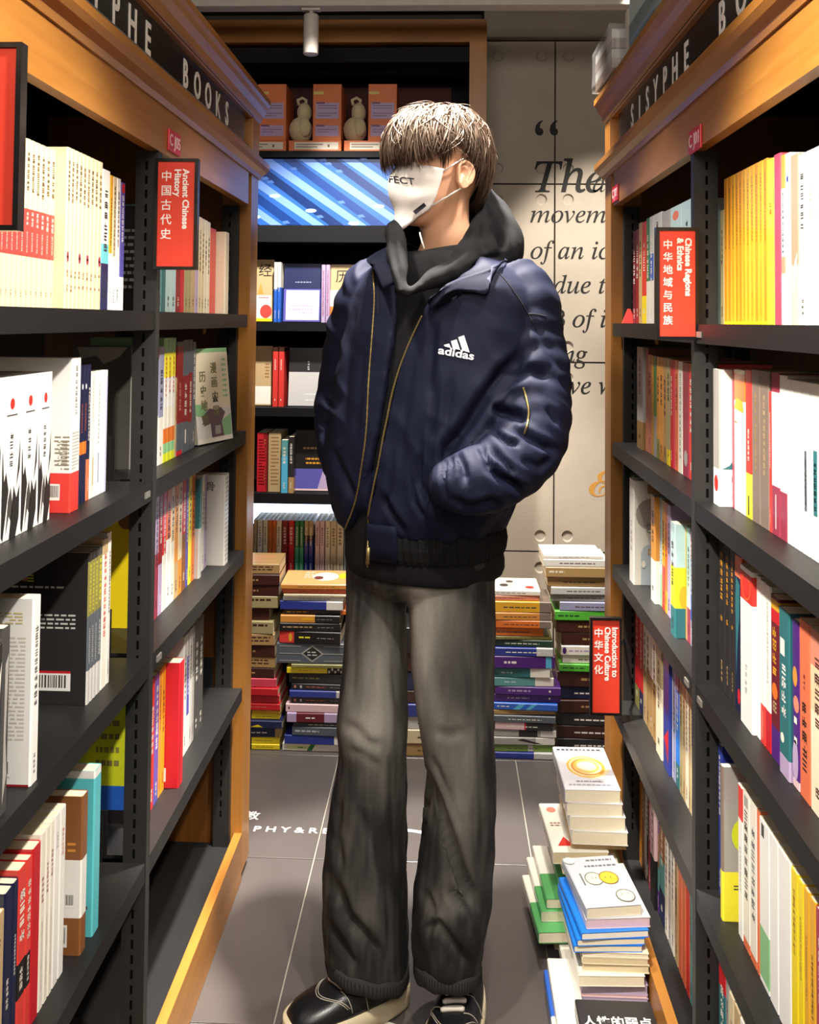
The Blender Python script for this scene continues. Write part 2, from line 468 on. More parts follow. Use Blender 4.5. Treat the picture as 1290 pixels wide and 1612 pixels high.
# ------------------------------------------------------------------ the two long bookcases
def bookcase(s, XF, label, posts, shelves, letters, tags):
    """s = -1: the case whose front faces +X, s = +1: the one facing it.  d runs from the front plane into the case."""
    root = empty('bookcase', (XF, 1.3, 0)); tag(root, label, 'bookcase', None)
    ox, oy = XF, 1.3

    def bx(m_, d0, d1, y0, y1, z0, z1, col=(1, 1, 1, 1)):
        a, b = sorted((s * d0, s * d1))
        m_.box((a, y0 - oy, z0), (b, y1 - oy, z1), col)
    DEP = 0.54
    Y0, Y1 = 0.28, 2.345
    # steel uprights with slots
    for yp in posts:
        for d in (0.0, 0.30):
            if yp == posts[-1] and d == 0.0: d = 0.029
            m_ = MB(); bx(m_, d, d + 0.040, yp, yp + 0.020, 0.0, 1.702)
            u = m_.build('upright', 'post_steel', root)
            m_ = MB(); z = 0.17
            while z < 1.68:
                for yy in (yp - 0.0004, yp + 0.0192):
                    bx(m_, d + 0.019, d + 0.0232, yy, yy + 0.0012, z, z + 0.0145)
                z += 0.025
            tag(m_.build('slots', 'slot_black', u), kind='stuff')
    # shelves
    for bay in range(len(posts) - 1):
        ya, yb = posts[bay] + 0.0205, posts[bay + 1] - 0.0005
        for z in shelves[bay]:
            m_ = MB(); bx(m_, 0.001, DEP, ya, yb, z - 0.006, z); bx(m_, 0.001, 0.006, ya, yb, z - 0.032, z - 0.006); bx(m_, DEP - 0.005, DEP, ya, yb, z - 0.032, z - 0.006)
            bx(m_, 0.20, 0.34, ya, yb, z - 0.025, z - 0.006)
            sh = m_.build('shelf', 'black_steel', root)
            for yy in ((ya, ya + 0.0015), (yb - 0.0015, yb)):
                m_ = MB()
                for d0, d1, h in ((0.075, 0.10, 0.075), (0.10, 0.29, 0.115), (0.345, 0.50, 0.115)):
                    bx(m_, d0, d1, yy[0], yy[1], z, z + h)
                m_.build('bracket', 'black_steel', sh)
            if (bay, z) in ((1, 1.130), (2, 0.830), (1, 0.812), (1, 1.409), (2, 0.812)):
                m_ = MB(); yl = yb - 0.04 if bay == 1 else ya + 0.02
                bx(m_, -0.0015, 0.001, yl, yl + 0.024, z - 0.022, z - 0.012); m_.build('price_label', 'price_label', sh)
    # base deck, plinth, end panel, end post
    m_ = MB(); bx(m_, 0.021, DEP, Y0, Y1 - 0.001, 0.002, 0.095); m_.build('base_deck', 'dark_inner', root)
    m_ = MB(); bx(m_, 0.0, 0.02, Y0, Y1, 0.001, 0.12); m_.build('plinth_board', 'oak_along', root)
    m_ = MB(); bx(m_, 0.075, DEP, Y1 + 0.016, Y1 + 0.036, 0.01, 1.96); m_.build('end_panel', 'oak_shaded', root)
    m_ = MB(); bx(m_, 0.0, 0.075, Y1 + 0.001, Y1 + 0.085, 0.02, 1.80); m_.build('end_post', 'oak_up', root)
    m_ = MB(); bx(m_, 0.012, 0.06, Y1 + 0.01, Y1 + 0.075, 0.0, 0.02); m_.build('foot', 'slot_black', root)
    # header: fascia, mouldings, sign board
    m_ = MB(); bx(m_, 0.0, 0.02, Y0, Y1 - 0.035, 1.703, 1.80); m_.build('fascia', 'oak_along', root)

    def moulding(name, prof, y1, mat):
        m_ = MB()
        m_.loft([[(s * d, y - oy, z) for d, z in (prof if s > 0 else prof[::-1])] for y in (Y0, y1)])
        return m_.build(name, mat, root)
    moulding('lower_moulding', [(0.02, 1.785), (-0.004, 1.785), (-0.008, 1.795), (-0.020, 1.803), (-0.027, 1.812), (-0.027, 1.826), (-0.018, 1.834), (-0.006, 1.842), (0.02, 1.846)], 2.445, 'oak_along')
    moulding('trim_strip', [(0.02, 1.8465), (-0.004, 1.8465), (0.006, 1.858), (0.02, 1.858)], 2.33, 'brushed_strip')
    moulding('crown_moulding', [(0.10, 1.935), (0.004, 1.935), (-0.004, 1.942), (-0.008, 1.955), (-0.018, 1.968), (-0.022, 1.978), (-0.028, 1.984), (-0.028, 1.998), (-0.02, 2.004), (0.10, 2.004)], 2.445, 'oak_along')
    m_ = MB(); bx(m_, 0.014, 0.026, Y0, 2.32, 1.8585, 1.9345); sb = m_.build('sign_board', 'sign_black', root)
    m_ = MB(); bx(m_, 0.0, 0.06, 2.36, 2.435, 1.8465, 1.9345); m_.build('header_post', 'oak_up', root)
    for ch, y in letters:
        M = frame((s * 0.0135, y - oy, 1.866), (0, 1, 0) if s < 0 else (0, -1, 0), (0, 0, 1))
        text_obj('letter', ch, 0.078, 'sign_white', sb, M, 0.0004, ax='CENTER', sx=0.80, bold=0.0014)
    # top board and rear fascia close the case
    m_ = MB(); bx(m_, 0.0, DEP + 0.02, Y0, 2.36, 1.9375, 1.95); bx(m_, DEP, DEP + 0.02, Y0, 2.36, 1.70, 1.937); m_.build('top_board', 'dark_inner', root)
    for y, z, txt in tags:
        m_ = MB()
        a = sorted((s * -0.004, s * -0.0002))
        m_.rbox((a[0], y - 0.036 - oy, z - 0.02), (a[1], y + 0.036 - oy, z + 0.02), 0.0015)
        t = m_.build('code_tag', 'tag_red', root)
        text_obj('lettering', txt, 0.030, 'tag_white', t, frame((s * -0.0042, y - oy, z), (0, 1, 0) if s < 0 else (0, -1, 0), (0, 0, 1)), 0.0002, ax='CENTER', ay='CENTER', bold=0.0004)
    return root


LP = [0.28, 0.915, 1.578, 2.325]
RP = [0.28, 0.915, 1.568, 2.325]
LZ, RZ = [1.423, 1.130, 0.830, 0.487], [1.409, 1.113, 0.812, 0.480]
case_l = bookcase(-1, -0.50, 'long oak and black steel bookcase carrying the sign Ancient Chinese History', LP, [LZ, LZ, LZ],
                  [(c, y) for c, y in zip('SISYPHE', (1.075, 1.155, 1.235, 1.315, 1.395, 1.472, 1.550))] + [(c, y) for c, y in zip('BOOKS', (1.780, 1.868, 1.955, 2.04, 2.125))], [(1.66, 1.733, 'C J05')])
case_r = bookcase(1, 0.42, 'long oak and black steel bookcase carrying the sign Chinese Regions & Ethnics', RP, [RZ + [0.12], RZ + [0.12], RZ],
                  [(c, y) for c, y in zip('SISYPHE', (2.150, 2.070, 1.990, 1.912, 1.832, 1.752, 1.670))] + [(c, y) for c, y in zip('BOOKS', (1.455, 1.36, 1.265, 1.17, 1.08))], [(1.552, 1.718, 'C J01'), (2.275, 1.728, 'C J01')])


# red section signs that stick out from the posts
def section_sign(x0, x1, y, z0, z1, cn, en, label, csize, esize, gx=(0.27, 0.62)):
    w, h = x1 - x0, z1 - z0
    root = empty('section_sign', ((x0 + x1) / 2, y, z0)); tag(root, label, 'sign')
    m_ = MB(); t = 0.0055
    for a, b in (((-w / 2, 0, 0), (-w / 2 + t, 0.014, h)), ((w / 2 - t, 0, 0), (w / 2, 0.014, h)), ((-w / 2 + t, 0, 0), (w / 2 - t, 0.014, t)), ((-w / 2 + t, 0, h - t), (w / 2 - t, 0.014, h))):
        m_.box(a, b)
    m_.build('frame', 'sign_black', root)
    m_ = MB(); m_.box((-w / 2 + t, 0.002, t), (w / 2 - t, 0.012, h - t)); pn = m_.build('panel', 'sign_red', root)
    if cn: text_obj('lettering', '\n'.join(cn), csize, 'sign_white', pn, frame((-w / 2 + w * gx[0], 0.0018, h * 0.885), (1, 0, 0), (0, 0, 1)), 0.0002, ax='CENTER', ay='TOP', line=1.28, bold=0.0002)
    if en: text_obj('lettering', en, esize, 'sign_white', pn, frame((-w / 2 + w * gx[1], 0.0018, h * 0.905), (0, 0, -1), (1, 0, 0)), 0.0002, ay='CENTER', line=0.92, bold=0.0005)
    return root


section_sign(-0.5015, -0.4265, 1.562, 1.495, 1.687, '中国古代史', 'Ancient Chinese\nHistory', 'red sign in black frame lettered Ancient Chinese History', 0.0195, 0.0155)
section_sign(-0.5015, -0.4265, 0.900, 1.497, 1.687, '', '', 'red sign in black frame cut by the photo edge beside the cream paperbacks', 0.0195, 0.0155)
section_sign(0.353, 0.4235, 1.552, 1.383, 1.571, '中华地域与民族', 'Chinese Regions\n& Ethnics', 'red sign in black frame lettered Chinese Regions & Ethnics', 0.0165, 0.0145, (0.28, 0.66))
far_sign = section_sign(0.345, 0.4185, 2.190, 0.498, 0.722, '中华文化', 'Introduction to\nChinese Culture', 'red sign in black frame lettered Introduction to Chinese Culture', 0.022, 0.0185, (0.27, 0.66))
m_ = MB(); m_.tube([(0.034, 0.014, 0.13), (0.037, 0.05, 0.13), (0.066, 0.134, 0.13)], 0.003, 8); m_.build('arm', 'sign_black', far_sign)
# ------------------------------------------------------------------ books
PAL = dict(cream='#dfcda6', cream2='#efe3c6', ivory='#f1ebdd', white='#f3f1ec', offw='#e4e0d8', gray='#a7a39d', lgray='#c9c7c3', dgray='#4a4948', slate='#596069', black='#1d1b1c', char='#2d2a2b',
           red='#c8202b', red2='#d8342c', bred='#e0413a', dred='#8c1c24', maroon='#6b1a2a', wine='#9c3a4e', pink='#d6455c', lpink='#e6c3c6', salmon='#d98a72', coral='#e2744f',
           orange='#e0742a', orange2='#d9913f', gold='#e3a829', gold2='#d99523', yellow='#f0d51e', byel='#f3e83a', lime='#d7de2c', olive='#8b8548', khaki='#a89b6f', tan='#c2a67a', tan2='#b08d5b', brown='#8a5730', dbrown='#43231c', gbrown='#837267',
           green='#2f7a43', lgreen='#8fc48e', dgreen='#24402f', teal='#5e9a9b', teal2='#2f6f74', lteal='#b7d4d4', cyan='#5fc6cf', sky='#58b4d8', blue='#2a62c4', bblue='#1f7be0', navy='#20264f', navy2='#1a2040', dblue='#2b3a8f', violet='#5a56a8', purple='#50247a', lilac='#b9a3c6', lav='#9a9bb8')


def C(n):
    return lin(PAL.get(n, n))


ORD = 'first second third fourth fifth sixth seventh eighth ninth tenth eleventh twelfth thirteenth fourteenth fifteenth sixteenth seventeenth eighteenth nineteenth twentieth twenty-first twenty-second twenty-third twenty-fourth twenty-fifth twenty-sixth twenty-seventh twenty-eighth twenty-ninth thirtieth'.split()
RB = random.Random(11)
PAL['agreen'] = '#58a862'
BOOKS = {}


def glyph(m_, put, u0, v0, w, h, col):
    """one small printed character: a few strokes; put(u, v) gives the point on the surface"""
    def q(a, b, c, d): m_.face([put(a, b), put(c, b), put(c, d), put(a, d)], col)
    t = 0.19
    k = RB.randrange(5)
    hs = [RB.choice((0.05, 0.2)), 0.45, RB.choice((0.72, 0.85))]
    for y in hs[:2 + (k > 1)]: q(u0 + w * RB.uniform(0, 0.15), v0 + h * y, u0 + w * RB.uniform(0.85, 1), v0 + h * (y + t))
    if k != 3: q(u0 + w * 0.44, v0, u0 + w * 0.57, v0 + h)
    if k in (0, 2, 4): q(u0 + w * 0.04, v0 + h * 0.05, u0 + w * 0.16, v0 + h * 0.9)
    if k in (1, 2): q(u0 + w * 0.84, v0, u0 + w * 0.97, v0 + h * 0.8)


def oval(m_, put, u, v, ru, rv, col, n=14):
    m_.face([put(u + ru * math.cos(2 * math.pi * k / n), v + rv * math.sin(2 * math.pi * k / n)) for k in range(n)], col)


def face_prints(m_, put, W_, H_, prints, flip):
    """prints in metres-free coordinates: u 0..1 across, v 0..1 up the surface W_ x H_"""
    put0 = put
    for li, pr in enumerate(prints):
        k = pr[0]
        put = (lambda b_: (lambda u, v, l=1: put0(u, v, b_ + l - 1)))(1 + 0.6 * li)
        if k == 'r':
            _, u0, u1, v0, v1, c = pr
            m_.face([put(u0 * W_, v0 * H_), put(u1 * W_, v0 * H_), put(u1 * W_, v1 * H_), put(u0 * W_, v1 * H_)], C(c))
        elif k == 'o':
            _, u, v, ru, rv, c = pr; oval(m_, put, u * W_, v * H_, ru * W_, rv * H_, C(c), 20)
        elif k == 'ring':
            _, u, v, ru, rv, th, c = pr
            for i in range(24):
                a, b = 2 * math.pi * i / 24, 2 * math.pi * (i + 1) / 24
                m_.face([put((u + f * ru * math.cos(t)) * W_, (v + f * rv * math.sin(t)) * H_) for f, t in ((1 - th, a), (1, a), (1, b), (1 - th, b))], C(c))
        elif k == 'poly':
            _, pts, c = pr
            m_.face([put(a * W_, b * H_) for a, b in pts], C(c))
        elif k == 'bar':                                   # a bar code on its white field
            _, u0, u1, v0, v1 = pr
            m_.face([put(u0 * W_, v0 * H_), put(u1 * W_, v0 * H_), put(u1 * W_, v1 * H_), put(u0 * W_, v1 * H_)], C('white'))
            x = u0 + (u1 - u0) * 0.12
            while x < u1 - (u1 - u0) * 0.14:
                w = (u1 - u0) * RB.choice((0.02, 0.035, 0.05))
                a, b = v0 + (v1 - v0) * 0.18, v1 - (v1 - v0) * 0.1
                m_.face([put(x * W_, a * H_, 2), put((x + w) * W_, a * H_, 2), put((x + w) * W_, b * H_, 2), put(x * W_, b * H_, 2)], C('#4a4640'))
                x += w + (u1 - u0) * RB.choice((0.025, 0.04))
        elif k == 'lines':                                 # rows of fine print
            _, u0, u1, v0, v1, n, c = pr
            for i in range(n):
                v = v1 - (v1 - v0) * (i + 0.5) / n; hh = (v1 - v0) / n * 0.42
                x = u0; e = u1 - (u1 - u0) * (RB.uniform(0, 0.5) if i % 3 == 2 else RB.uniform(0, 0.06))
                while x < e:
                    w = RB.uniform(0.035, 0.09)
                    m_.face([put(x * W_, (v - hh / 2) * H_), put(min(x + w, e) * W_, (v - hh / 2) * H_), put(min(x + w, e) * W_, (v + hh / 2) * H_), put(x * W_, (v + hh / 2) * H_)], C(c))
                    x += w + 0.02
        elif k == 'g':                                     # a vertical column of characters
            _, u, v0, v1, size, c = pr
            v = v1 * H_ - size
            while v > v0 * H_ - 0.0001:
                glyph(m_, put, u * W_ - size / 2, v, size * 0.92, size * 0.9, C(c)); v -= size * 1.12


def make_book(w, h, d, col, bands=(), sp=(), cov=None, page='cream2', front=(), back=(), hard=False):
    """Spine at x = 0 facing +x, covers at y = -w/2 (front list) and +w/2 (back list), pages behind. Returns the parts' meshes."""
    t = 0.0014 if not hard else 0.0024
    c = min(0.0022, w * 0.18)
    over = 0.0 if not hard else 0.003
    prof = [(-d, -w / 2), (-c, -w / 2), (0, -w / 2 + c), (0, w / 2 - c), (-c, w / 2), (-d, w / 2)]
    inn = [(-d, -w / 2 + t), (-c - t, -w / 2 + t), (-t, -w / 2 + c + t * 0.3), (-t, w / 2 - c - t * 0.3), (-c - t, w / 2 - t), (-d, w / 2 - t)]
    zs = sorted({0.0, 1.0} | {b[0] for b in bands} | {b[1] for b in bands})
    m_ = MB()
    base = C(col); cv = C(cov) if cov else base
    n = len(zs)
    i0 = len(m_.v)
    for z in zs:
        m_.v += [(x, y, z * h) for x, y in prof]
    for k in range(n - 1):
        mid = (zs[k] + zs[k + 1]) / 2
        bc = base; wrap = False
        for b in bands:
            if b[0] <= mid <= b[1]: bc = C(b[2]); wrap = len(b) > 3
        a, b_ = i0 + k * 6, i0 + (k + 1) * 6
        for j in range(5):
            side = j in (0, 4)
            m_.f.append((a + j, a + j + 1, b_ + j + 1, b_ + j)); m_.c.append((bc if (wrap or not cov) else cv) if side else bc)
    j0 = len(m_.v)
    m_.v += [(x, y, 0) for x, y in inn] + [(x, y, h) for x, y in inn]
    for j in range(5):
        m_.f.append((j0 + j + 1, j0 + j, j0 + 6 + j, j0 + 6 + j + 1)); m_.c.append(cv)
        m_.f.append((i0 + j + 1, i0 + j, j0 + j, j0 + j + 1)); m_.c.append(cv)
        q = i0 + (n - 1) * 6
        m_.f.append((q + j, q + j + 1, j0 + 6 + j + 1, j0 + 6 + j)); m_.c.append(cv)
    q = i0 + (n - 1) * 6
    m_.f.append((i0, q, j0 + 6, j0)); m_.c.append(cv); m_.f.append((q + 5, i0 + 5, j0 + 5, j0 + 11)); m_.c.append(cv)
    cover = m_.mesh('book')
    cover.materials.append(MATS['book_cover'])
    m_ = MB(); o = over + 0.0006
    m_.box((-d + o + 0.001, -w / 2 + t, o), (-t * 1.2, w / 2 - t, h - o), C(page))
    pages = m_.mesh('page_block'); pages.materials.append(MATS['page'])
    m_ = MB()
    W_ = w - 2 * c
    def ps(u, v, l=1): return (0.00012 * l, -W_ / 2 + u, v)
    for s_ in sp:
        if s_[0] == 'g':
            _, v0, v1, col_ = s_[:4]; size = min(W_ * (s_[4] if len(s_) > 4 else 0.55), 0.016)
            face_prints(m_, ps, W_, h, [('g', 0.5, v0, v1, size, col_)], False)
        else: face_prints(m_, ps, W_, h, [s_], False)
    if front:
        face_prints(m_, lambda u, v, l=1: (-c - u, -w / 2 - 0.00014 * l, v), d - c, h, front, False)
    if back:
        face_prints(m_, lambda u, v, l=1: (-c - u, w / 2 + 0.00014 * l, v), d - c, h, back, True)
    pr = None
    if m_.f:
        pr = m_.mesh('print'); pr.materials.append(MATS['print'])
    return cover, pages, pr


def place_book(meshes, loc, rot, label, group=None, name='book'):
    cover, pages, pr = meshes
    o = bpy.data.objects.new(name, cover); COL.objects.link(o)
    o.location = loc; o.rotation_euler = rot
    p_ = bpy.data.objects.new('page_block', pages); COL.objects.link(p_); p_.parent = o
    if pr:
        q = bpy.data.objects.new('print', pr); COL.objects.link(q); q.parent = o
    tag(o, label, 'book', group)
    return o


DARK = {'black', 'char', 'navy', 'navy2', 'dblue', 'violet', 'purple', 'dred', 'maroon', 'red', 'red2', 'bred', 'blue', 'bblue', 'green', 'dgreen', 'dbrown', 'brown', 'dgray', 'slate', 'wine', 'pink', 'teal2', 'gbrown', 'sky'}


def shelf_row(side, Xsp, z, start, items, where, ref, rev, group):
    """items: (px_end, height, colour, description, options); each spine runs from the previous px_end in the photo row."""
    near_ = 'near bay' in where
    lo, hi = ((0.3, 1.5735) if near_ else (1.6025, 2.3210)) if side < 0 else ((0.3, 1.5635) if near_ else (1.5920, 2.3210))

    def fit(y, tab):
        if tab[1] > hi and y > hi - 0.14: return hi - 0.14 + (y - hi + 0.14) * 0.14 / (0.14 + tab[1] - hi)
        if tab[0] < lo and y < lo + 0.14: return lo + 0.14 - (lo + 0.14 - y) * 0.14 / (0.14 + lo - tab[0])
        return y
    es = []
    p0 = start
    for it in items:
        if it[2]: es += [depth_at(q, Xsp - side * (it[4].get('proud', 0.0) if len(it) > 4 else 0.0), z + 0.1) for q in (p0, it[0])]
        p0 = it[0]
    span = (min(es), max(es))
    px = start
    n = sum(1 for it in items if it[2])
    k = 0
    edge = None                                            # a book never starts before the one next to it ends
    for it in items:
        pe, h, col, desc = it[:4]
        op = it[4] if len(it) > 4 else {}
        if not col: px = pe; continue
        X = Xsp - side * op.get('proud', 0.0)
        ya, yb = (fit(v, span) for v in sorted((depth_at(px, X, z + 0.1), depth_at(pe, X, z + 0.1))))
        if edge is not None:
            if side < 0: ya = max(ya, edge)
            else: yb = min(yb, edge)
        if yb - ya < 0.0045:
            if side < 0: yb = ya + 0.0045
            else: ya = yb - 0.0045
        edge = yb if side < 0 else ya
        w = yb - ya - 0.0006
        col_ = col
        sp = op.get('sp')
        if sp is None:
            ink = 'ivory' if col in DARK else RB.choice(('#4a3a2c', '#333', '#5a2f2a'))
            if ink == '#333': ink = '#333333'
            a = RB.uniform(0.36, 0.55)
            sp = [('g', a, RB.uniform(0.8, 0.93), ink), ('g', 0.05, 0.16, ink, 0.35)]
        me = make_book(w, h, op.get('d', 0.148), col_, op.get('b', ()), sp, op.get('cov'), op.get('page', 'cream2'),
                       op.get('side', ()) if side < 0 else (), op.get('side', ()) if side > 0 else (), op.get('hard', False))
        k += 1
        o_ = ORD[(n - k) if rev else (k - 1)]
        lab = f'{desc}, {o_} from {ref}, {where}'
        z_ = z + 0.0005
        BOOKS[desc] = place_book(me, (X, (ya + yb) / 2, z_), (R(op.get('lean', 0.0)), 0, 0 if side < 0 else math.pi), lab, group)
        px = pe


G = lambda v0, v1, c, *a: ('g', v0, v1, c) + a
crm = dict(b=[(0.30, 0.585, 'bred')], sp=[G(0.66, 0.93, '#4a2c14', 0.72), G(0.47, 0.57, 'ivory', 0.6), G(0.32, 0.45, 'ivory', 0.3), G(0.06, 0.10, '#6b4a2c', 0.3)])
crm2 = dict(proud=0.016, sp=[G(0.655, 0.92, '#4a2c14', 0.75)])
def crmo(i): return dict(proud=0.016, sp=[G(0.655, 0.92, '#4a2c14', 0.75), ('o', 0.5, 0.32, 0.46, 0.034, 'wine'), ('r', 0.15, 0.85, 0.315, 0.325, 'ivory'), G(0.18, 0.24, '#8a5730', 0.6), G(0.10, 0.15, '#8a5730', 0.6)] if i else
                         [G(0.655, 0.92, '#4a2c14', 0.75), G(0.18, 0.24, '#8a5730', 0.6), G(0.10, 0.15, '#8a5730', 0.6), ('r', 0.1, 0.9, 0.50, 0.502, '#8a5730')])
H = 0.216
near, far = 'near bay', 'far bay'
shelf_row(-1, -0.535, LZ[0], -40,
          [(-40 + 7.9 * (i + 1), H, 'cream', 'cream paperback with red band', crm) for i in range(16)] +
          [(104, H, None, '')] +
          [(104 + 6.25 * (i + 1), 0.222, 'cream', 'plain cream set volume', crmo(i in (0, 3, 5, 8))) for i in range(9)] +
          [(172, 0.219, 'white', 'white book with cyan and navy foot', dict(b=[(0, 0.33, 'navy'), (0.33, 0.47, 'cyan')], proud=0.004)),
           (177, 0.216, 'gold', 'yellow book fading to white', dict(b=[(0, 0.42, 'white')])), (183, 0.216, 'cream', 'cream and gold slim book', dict(b=[(0, 0.4, 'white')])),
           (189, 0.216, 'white', 'white slim book'), (196, 0.212, 'violet', 'violet book with white foot', dict(b=[(0, 0.26, 'white')], sp=[G(0.5, 0.9, 'white'), ('r', 0.1, 0.9, 0.92, 0.99, 'red')]))],
          'history case top shelf near bay', 'post', True, 'books on the top shelf of the history case')

mount = lambda: [('o', 0.5, 0.83, 0.13, 0.035, 'red2'), ('r', 0.2, 0.8, 0.755, 0.765, '#55504c'), G(0.42, 0.66, '#3a3634', 0.22), ('poly', [(0, 0.03), (0.1, 0.0), (0.38, 0.3), (0.22, 0.42), (0.12, 0.36), (0.05, 0.50), (0, 0.56)], '#2c2a29'), ('poly', [(0.45, 0.0), (0.82, 0.0), (1, 0.12), (1, 0.32), (0.83, 0.24), (0.66, 0.32)], '#2c2a29'),
                ('poly', [(0.25, 0.02), (0.42, 0.14), (0.55, 0.1), (0.62, 0.2), (0.5, 0.32), (0.36, 0.24)], '#4a4745'), ('poly', [(0.8, 0.30), (1, 0.42), (1, 0.62), (0.9, 0.46)], '#3a3836')]
shelf_row(-1, -0.548, LZ[1], -62,
          [(-30, 0.205, 'white', 'thick white volume with black mountains', dict(sp=mount(), hard=True)), (2, 0.205, 'white', 'thick white volume with black mountains', dict(sp=mount(), hard=True)), (33, 0.205, 'white', 'thick white volume with black mountains', dict(sp=mount(), hard=True)), (59.5, 0.205, 'white', 'thick white volume with black mountains', dict(sp=mount(), hard=True)), (81, 0.205, 'white', 'thick white volume with black mountains', dict(sp=mount(), hard=True)),
           (112, 0.2, None, ''),
           (126, 0.222, 'white', 'tall white book with red foot', dict(proud=0.012, b=[(0, 0.255, 'bred', 1)], hard=True, sp=[G(0.60, 0.95, '#8a8680', 0.3), ('lines', 0.05, 0.95, 0.27, 0.52, 12, '#a5a08e')],
                  side=[('bar', 0.09, 0.20, 0.08, 0.185), ('lines', 0.0, 0.16, 0.27, 0.50, 9, '#8f8a76'), ('lines', 0.02, 0.12, 0.30, 0.46, 14, '#77745f'), ('g', 0.22, 0.27, 0.45, 0.005, '#77716a'), ('g', 0.27, 0.27, 0.42, 0.005, '#77716a')])),
           (131.5, 0.209, 'navy2', 'slim navy book with orange patch', dict(b=[(0.35, 0.44, 'orange')], sp=[G(0.5, 0.72, 'coral', 0.4), ('o', 0.5, 0.84, 0.3, 0.02, 'white')])), (137, 0.209, 'navy2', 'slim navy book with orange patch', dict(b=[(0.35, 0.44, 'orange')], sp=[G(0.5, 0.72, 'coral', 0.4), ('o', 0.5, 0.84, 0.3, 0.02, 'white')])),
           (142.5, 0.209, 'navy2', 'slim navy book with coral foot', dict(b=[(0.0, 0.3, 'coral')])),
           (150, 0.196, 'ivory', 'ivory book with brown lines', dict(sp=[G(0.6, 0.95, 'gray', 0.3), ('r', 0.5, 0.8, 0.1, 0.32, 'tan')])), (161, 0.196, 'white', 'white thin-lettered book', dict(sp=[G(0.4, 0.9, 'gray', 0.25), ('r', 0.4, 0.6, 0.1, 0.34, 'lav')])), (169, 0.196, 'white', 'white book with lavender edge', dict(sp=[('r', 0.6, 0.95, 0.0, 0.95, '#b9b8dc')]))],
          'history case second shelf near bay', 'post', True, 'books on the second shelf of the history case')

blk = dict(cov='char', b=[(0.0, 0.22, 'lgray'), (0.22, 0.58, 'slate'), (0.58, 0.94, 'olive')], sp=[G(0.6, 0.92, 'byel', 0.7), G(0.25, 0.5, 'ivory', 0.4)])
blk1 = dict(blk, side=[('bar', 0.16, 0.55, 0.09, 0.205), ('r', 0.16, 0.55, 0.205, 0.22, 'red'), ('lines', 0.12, 0.99, 0.49, 0.60, 4, 'lgray'), ('lines', 0.25, 0.99, 0.755, 0.785, 1, 'ivory'), ('g', 0.60, 0.80, 0.855, 0.012, 'byel'), ('o', 0.66, 0.825, 0.035, 0.018, 'salmon'), ('g', 0.78, 0.80, 0.855, 0.012, 'byel'), ('g', 0.9, 0.80, 0.855, 0.012, 'byel'), ('g', 0.50, 0.81, 0.84, 0.008, 'red')])
shelf_row(-1, -0.512, LZ[2], -30,
          [(-12, 0.19, 'char', 'black and white speckled book', dict(sp=[('poly', [(0, 0), (0.6, 0.1), (0.3, 0.4), (0.8, 0.8), (0, 1)], 'lgray')])), (2, 0.20, 'char', 'black book with white patches', dict(sp=[('poly', [(0.2, 0), (0.9, 0.1), (0.6, 0.5), (1, 0.9), (0.3, 0.7)], 'offw')])),
           (14, 0.216, 'dgray', 'dark book wrapped in film', dict(sp=[('poly', [(0.2, 0.05), (0.9, 0.2), (0.6, 0.4), (0.9, 0.85), (0.3, 0.8)], 'gray')])), (50, 0.1, None, ''),
           (62, 0.230, 'white', 'white book with rows of faint print', dict(proud=0.004, side=[('lines', 0.05, 0.31, 0.24, 0.80, 26, '#d3cdbf'), ('lines', 0.08, 0.30, 0.86, 0.93, 4, '#d8c888'), ('bar', 0.16, 0.32, 0.05, 0.14), ('r', 0, 1, 0, 0.012, 'dred')])),
           (138.5, 0.1, None, ''),
           (143.5, 0.226, 'char', 'black book with bar code back', dict(blk1, proud=-0.02)), (148.5, 0.226, 'char', 'black book with yellow spine head', dict(blk, proud=-0.02)), (153.5, 0.226, 'char', 'black book with yellow spine head', dict(blk, proud=-0.02)), (160, 0.226, 'dgray', 'dark book with greenish spine', dict(blk, proud=-0.02)),
           (169, 0.232, 'ivory', 'white book with red flecks', dict(proud=-0.02, sp=[G(0.3, 0.9, 'red2', 0.5)], b=[(0.9, 1.0, 'tan')])), (174, 0.238, 'offw', 'slim pale taller book', dict(proud=-0.02))],
          'history case third shelf near bay', 'post', True, 'books on the third shelf of the history case')

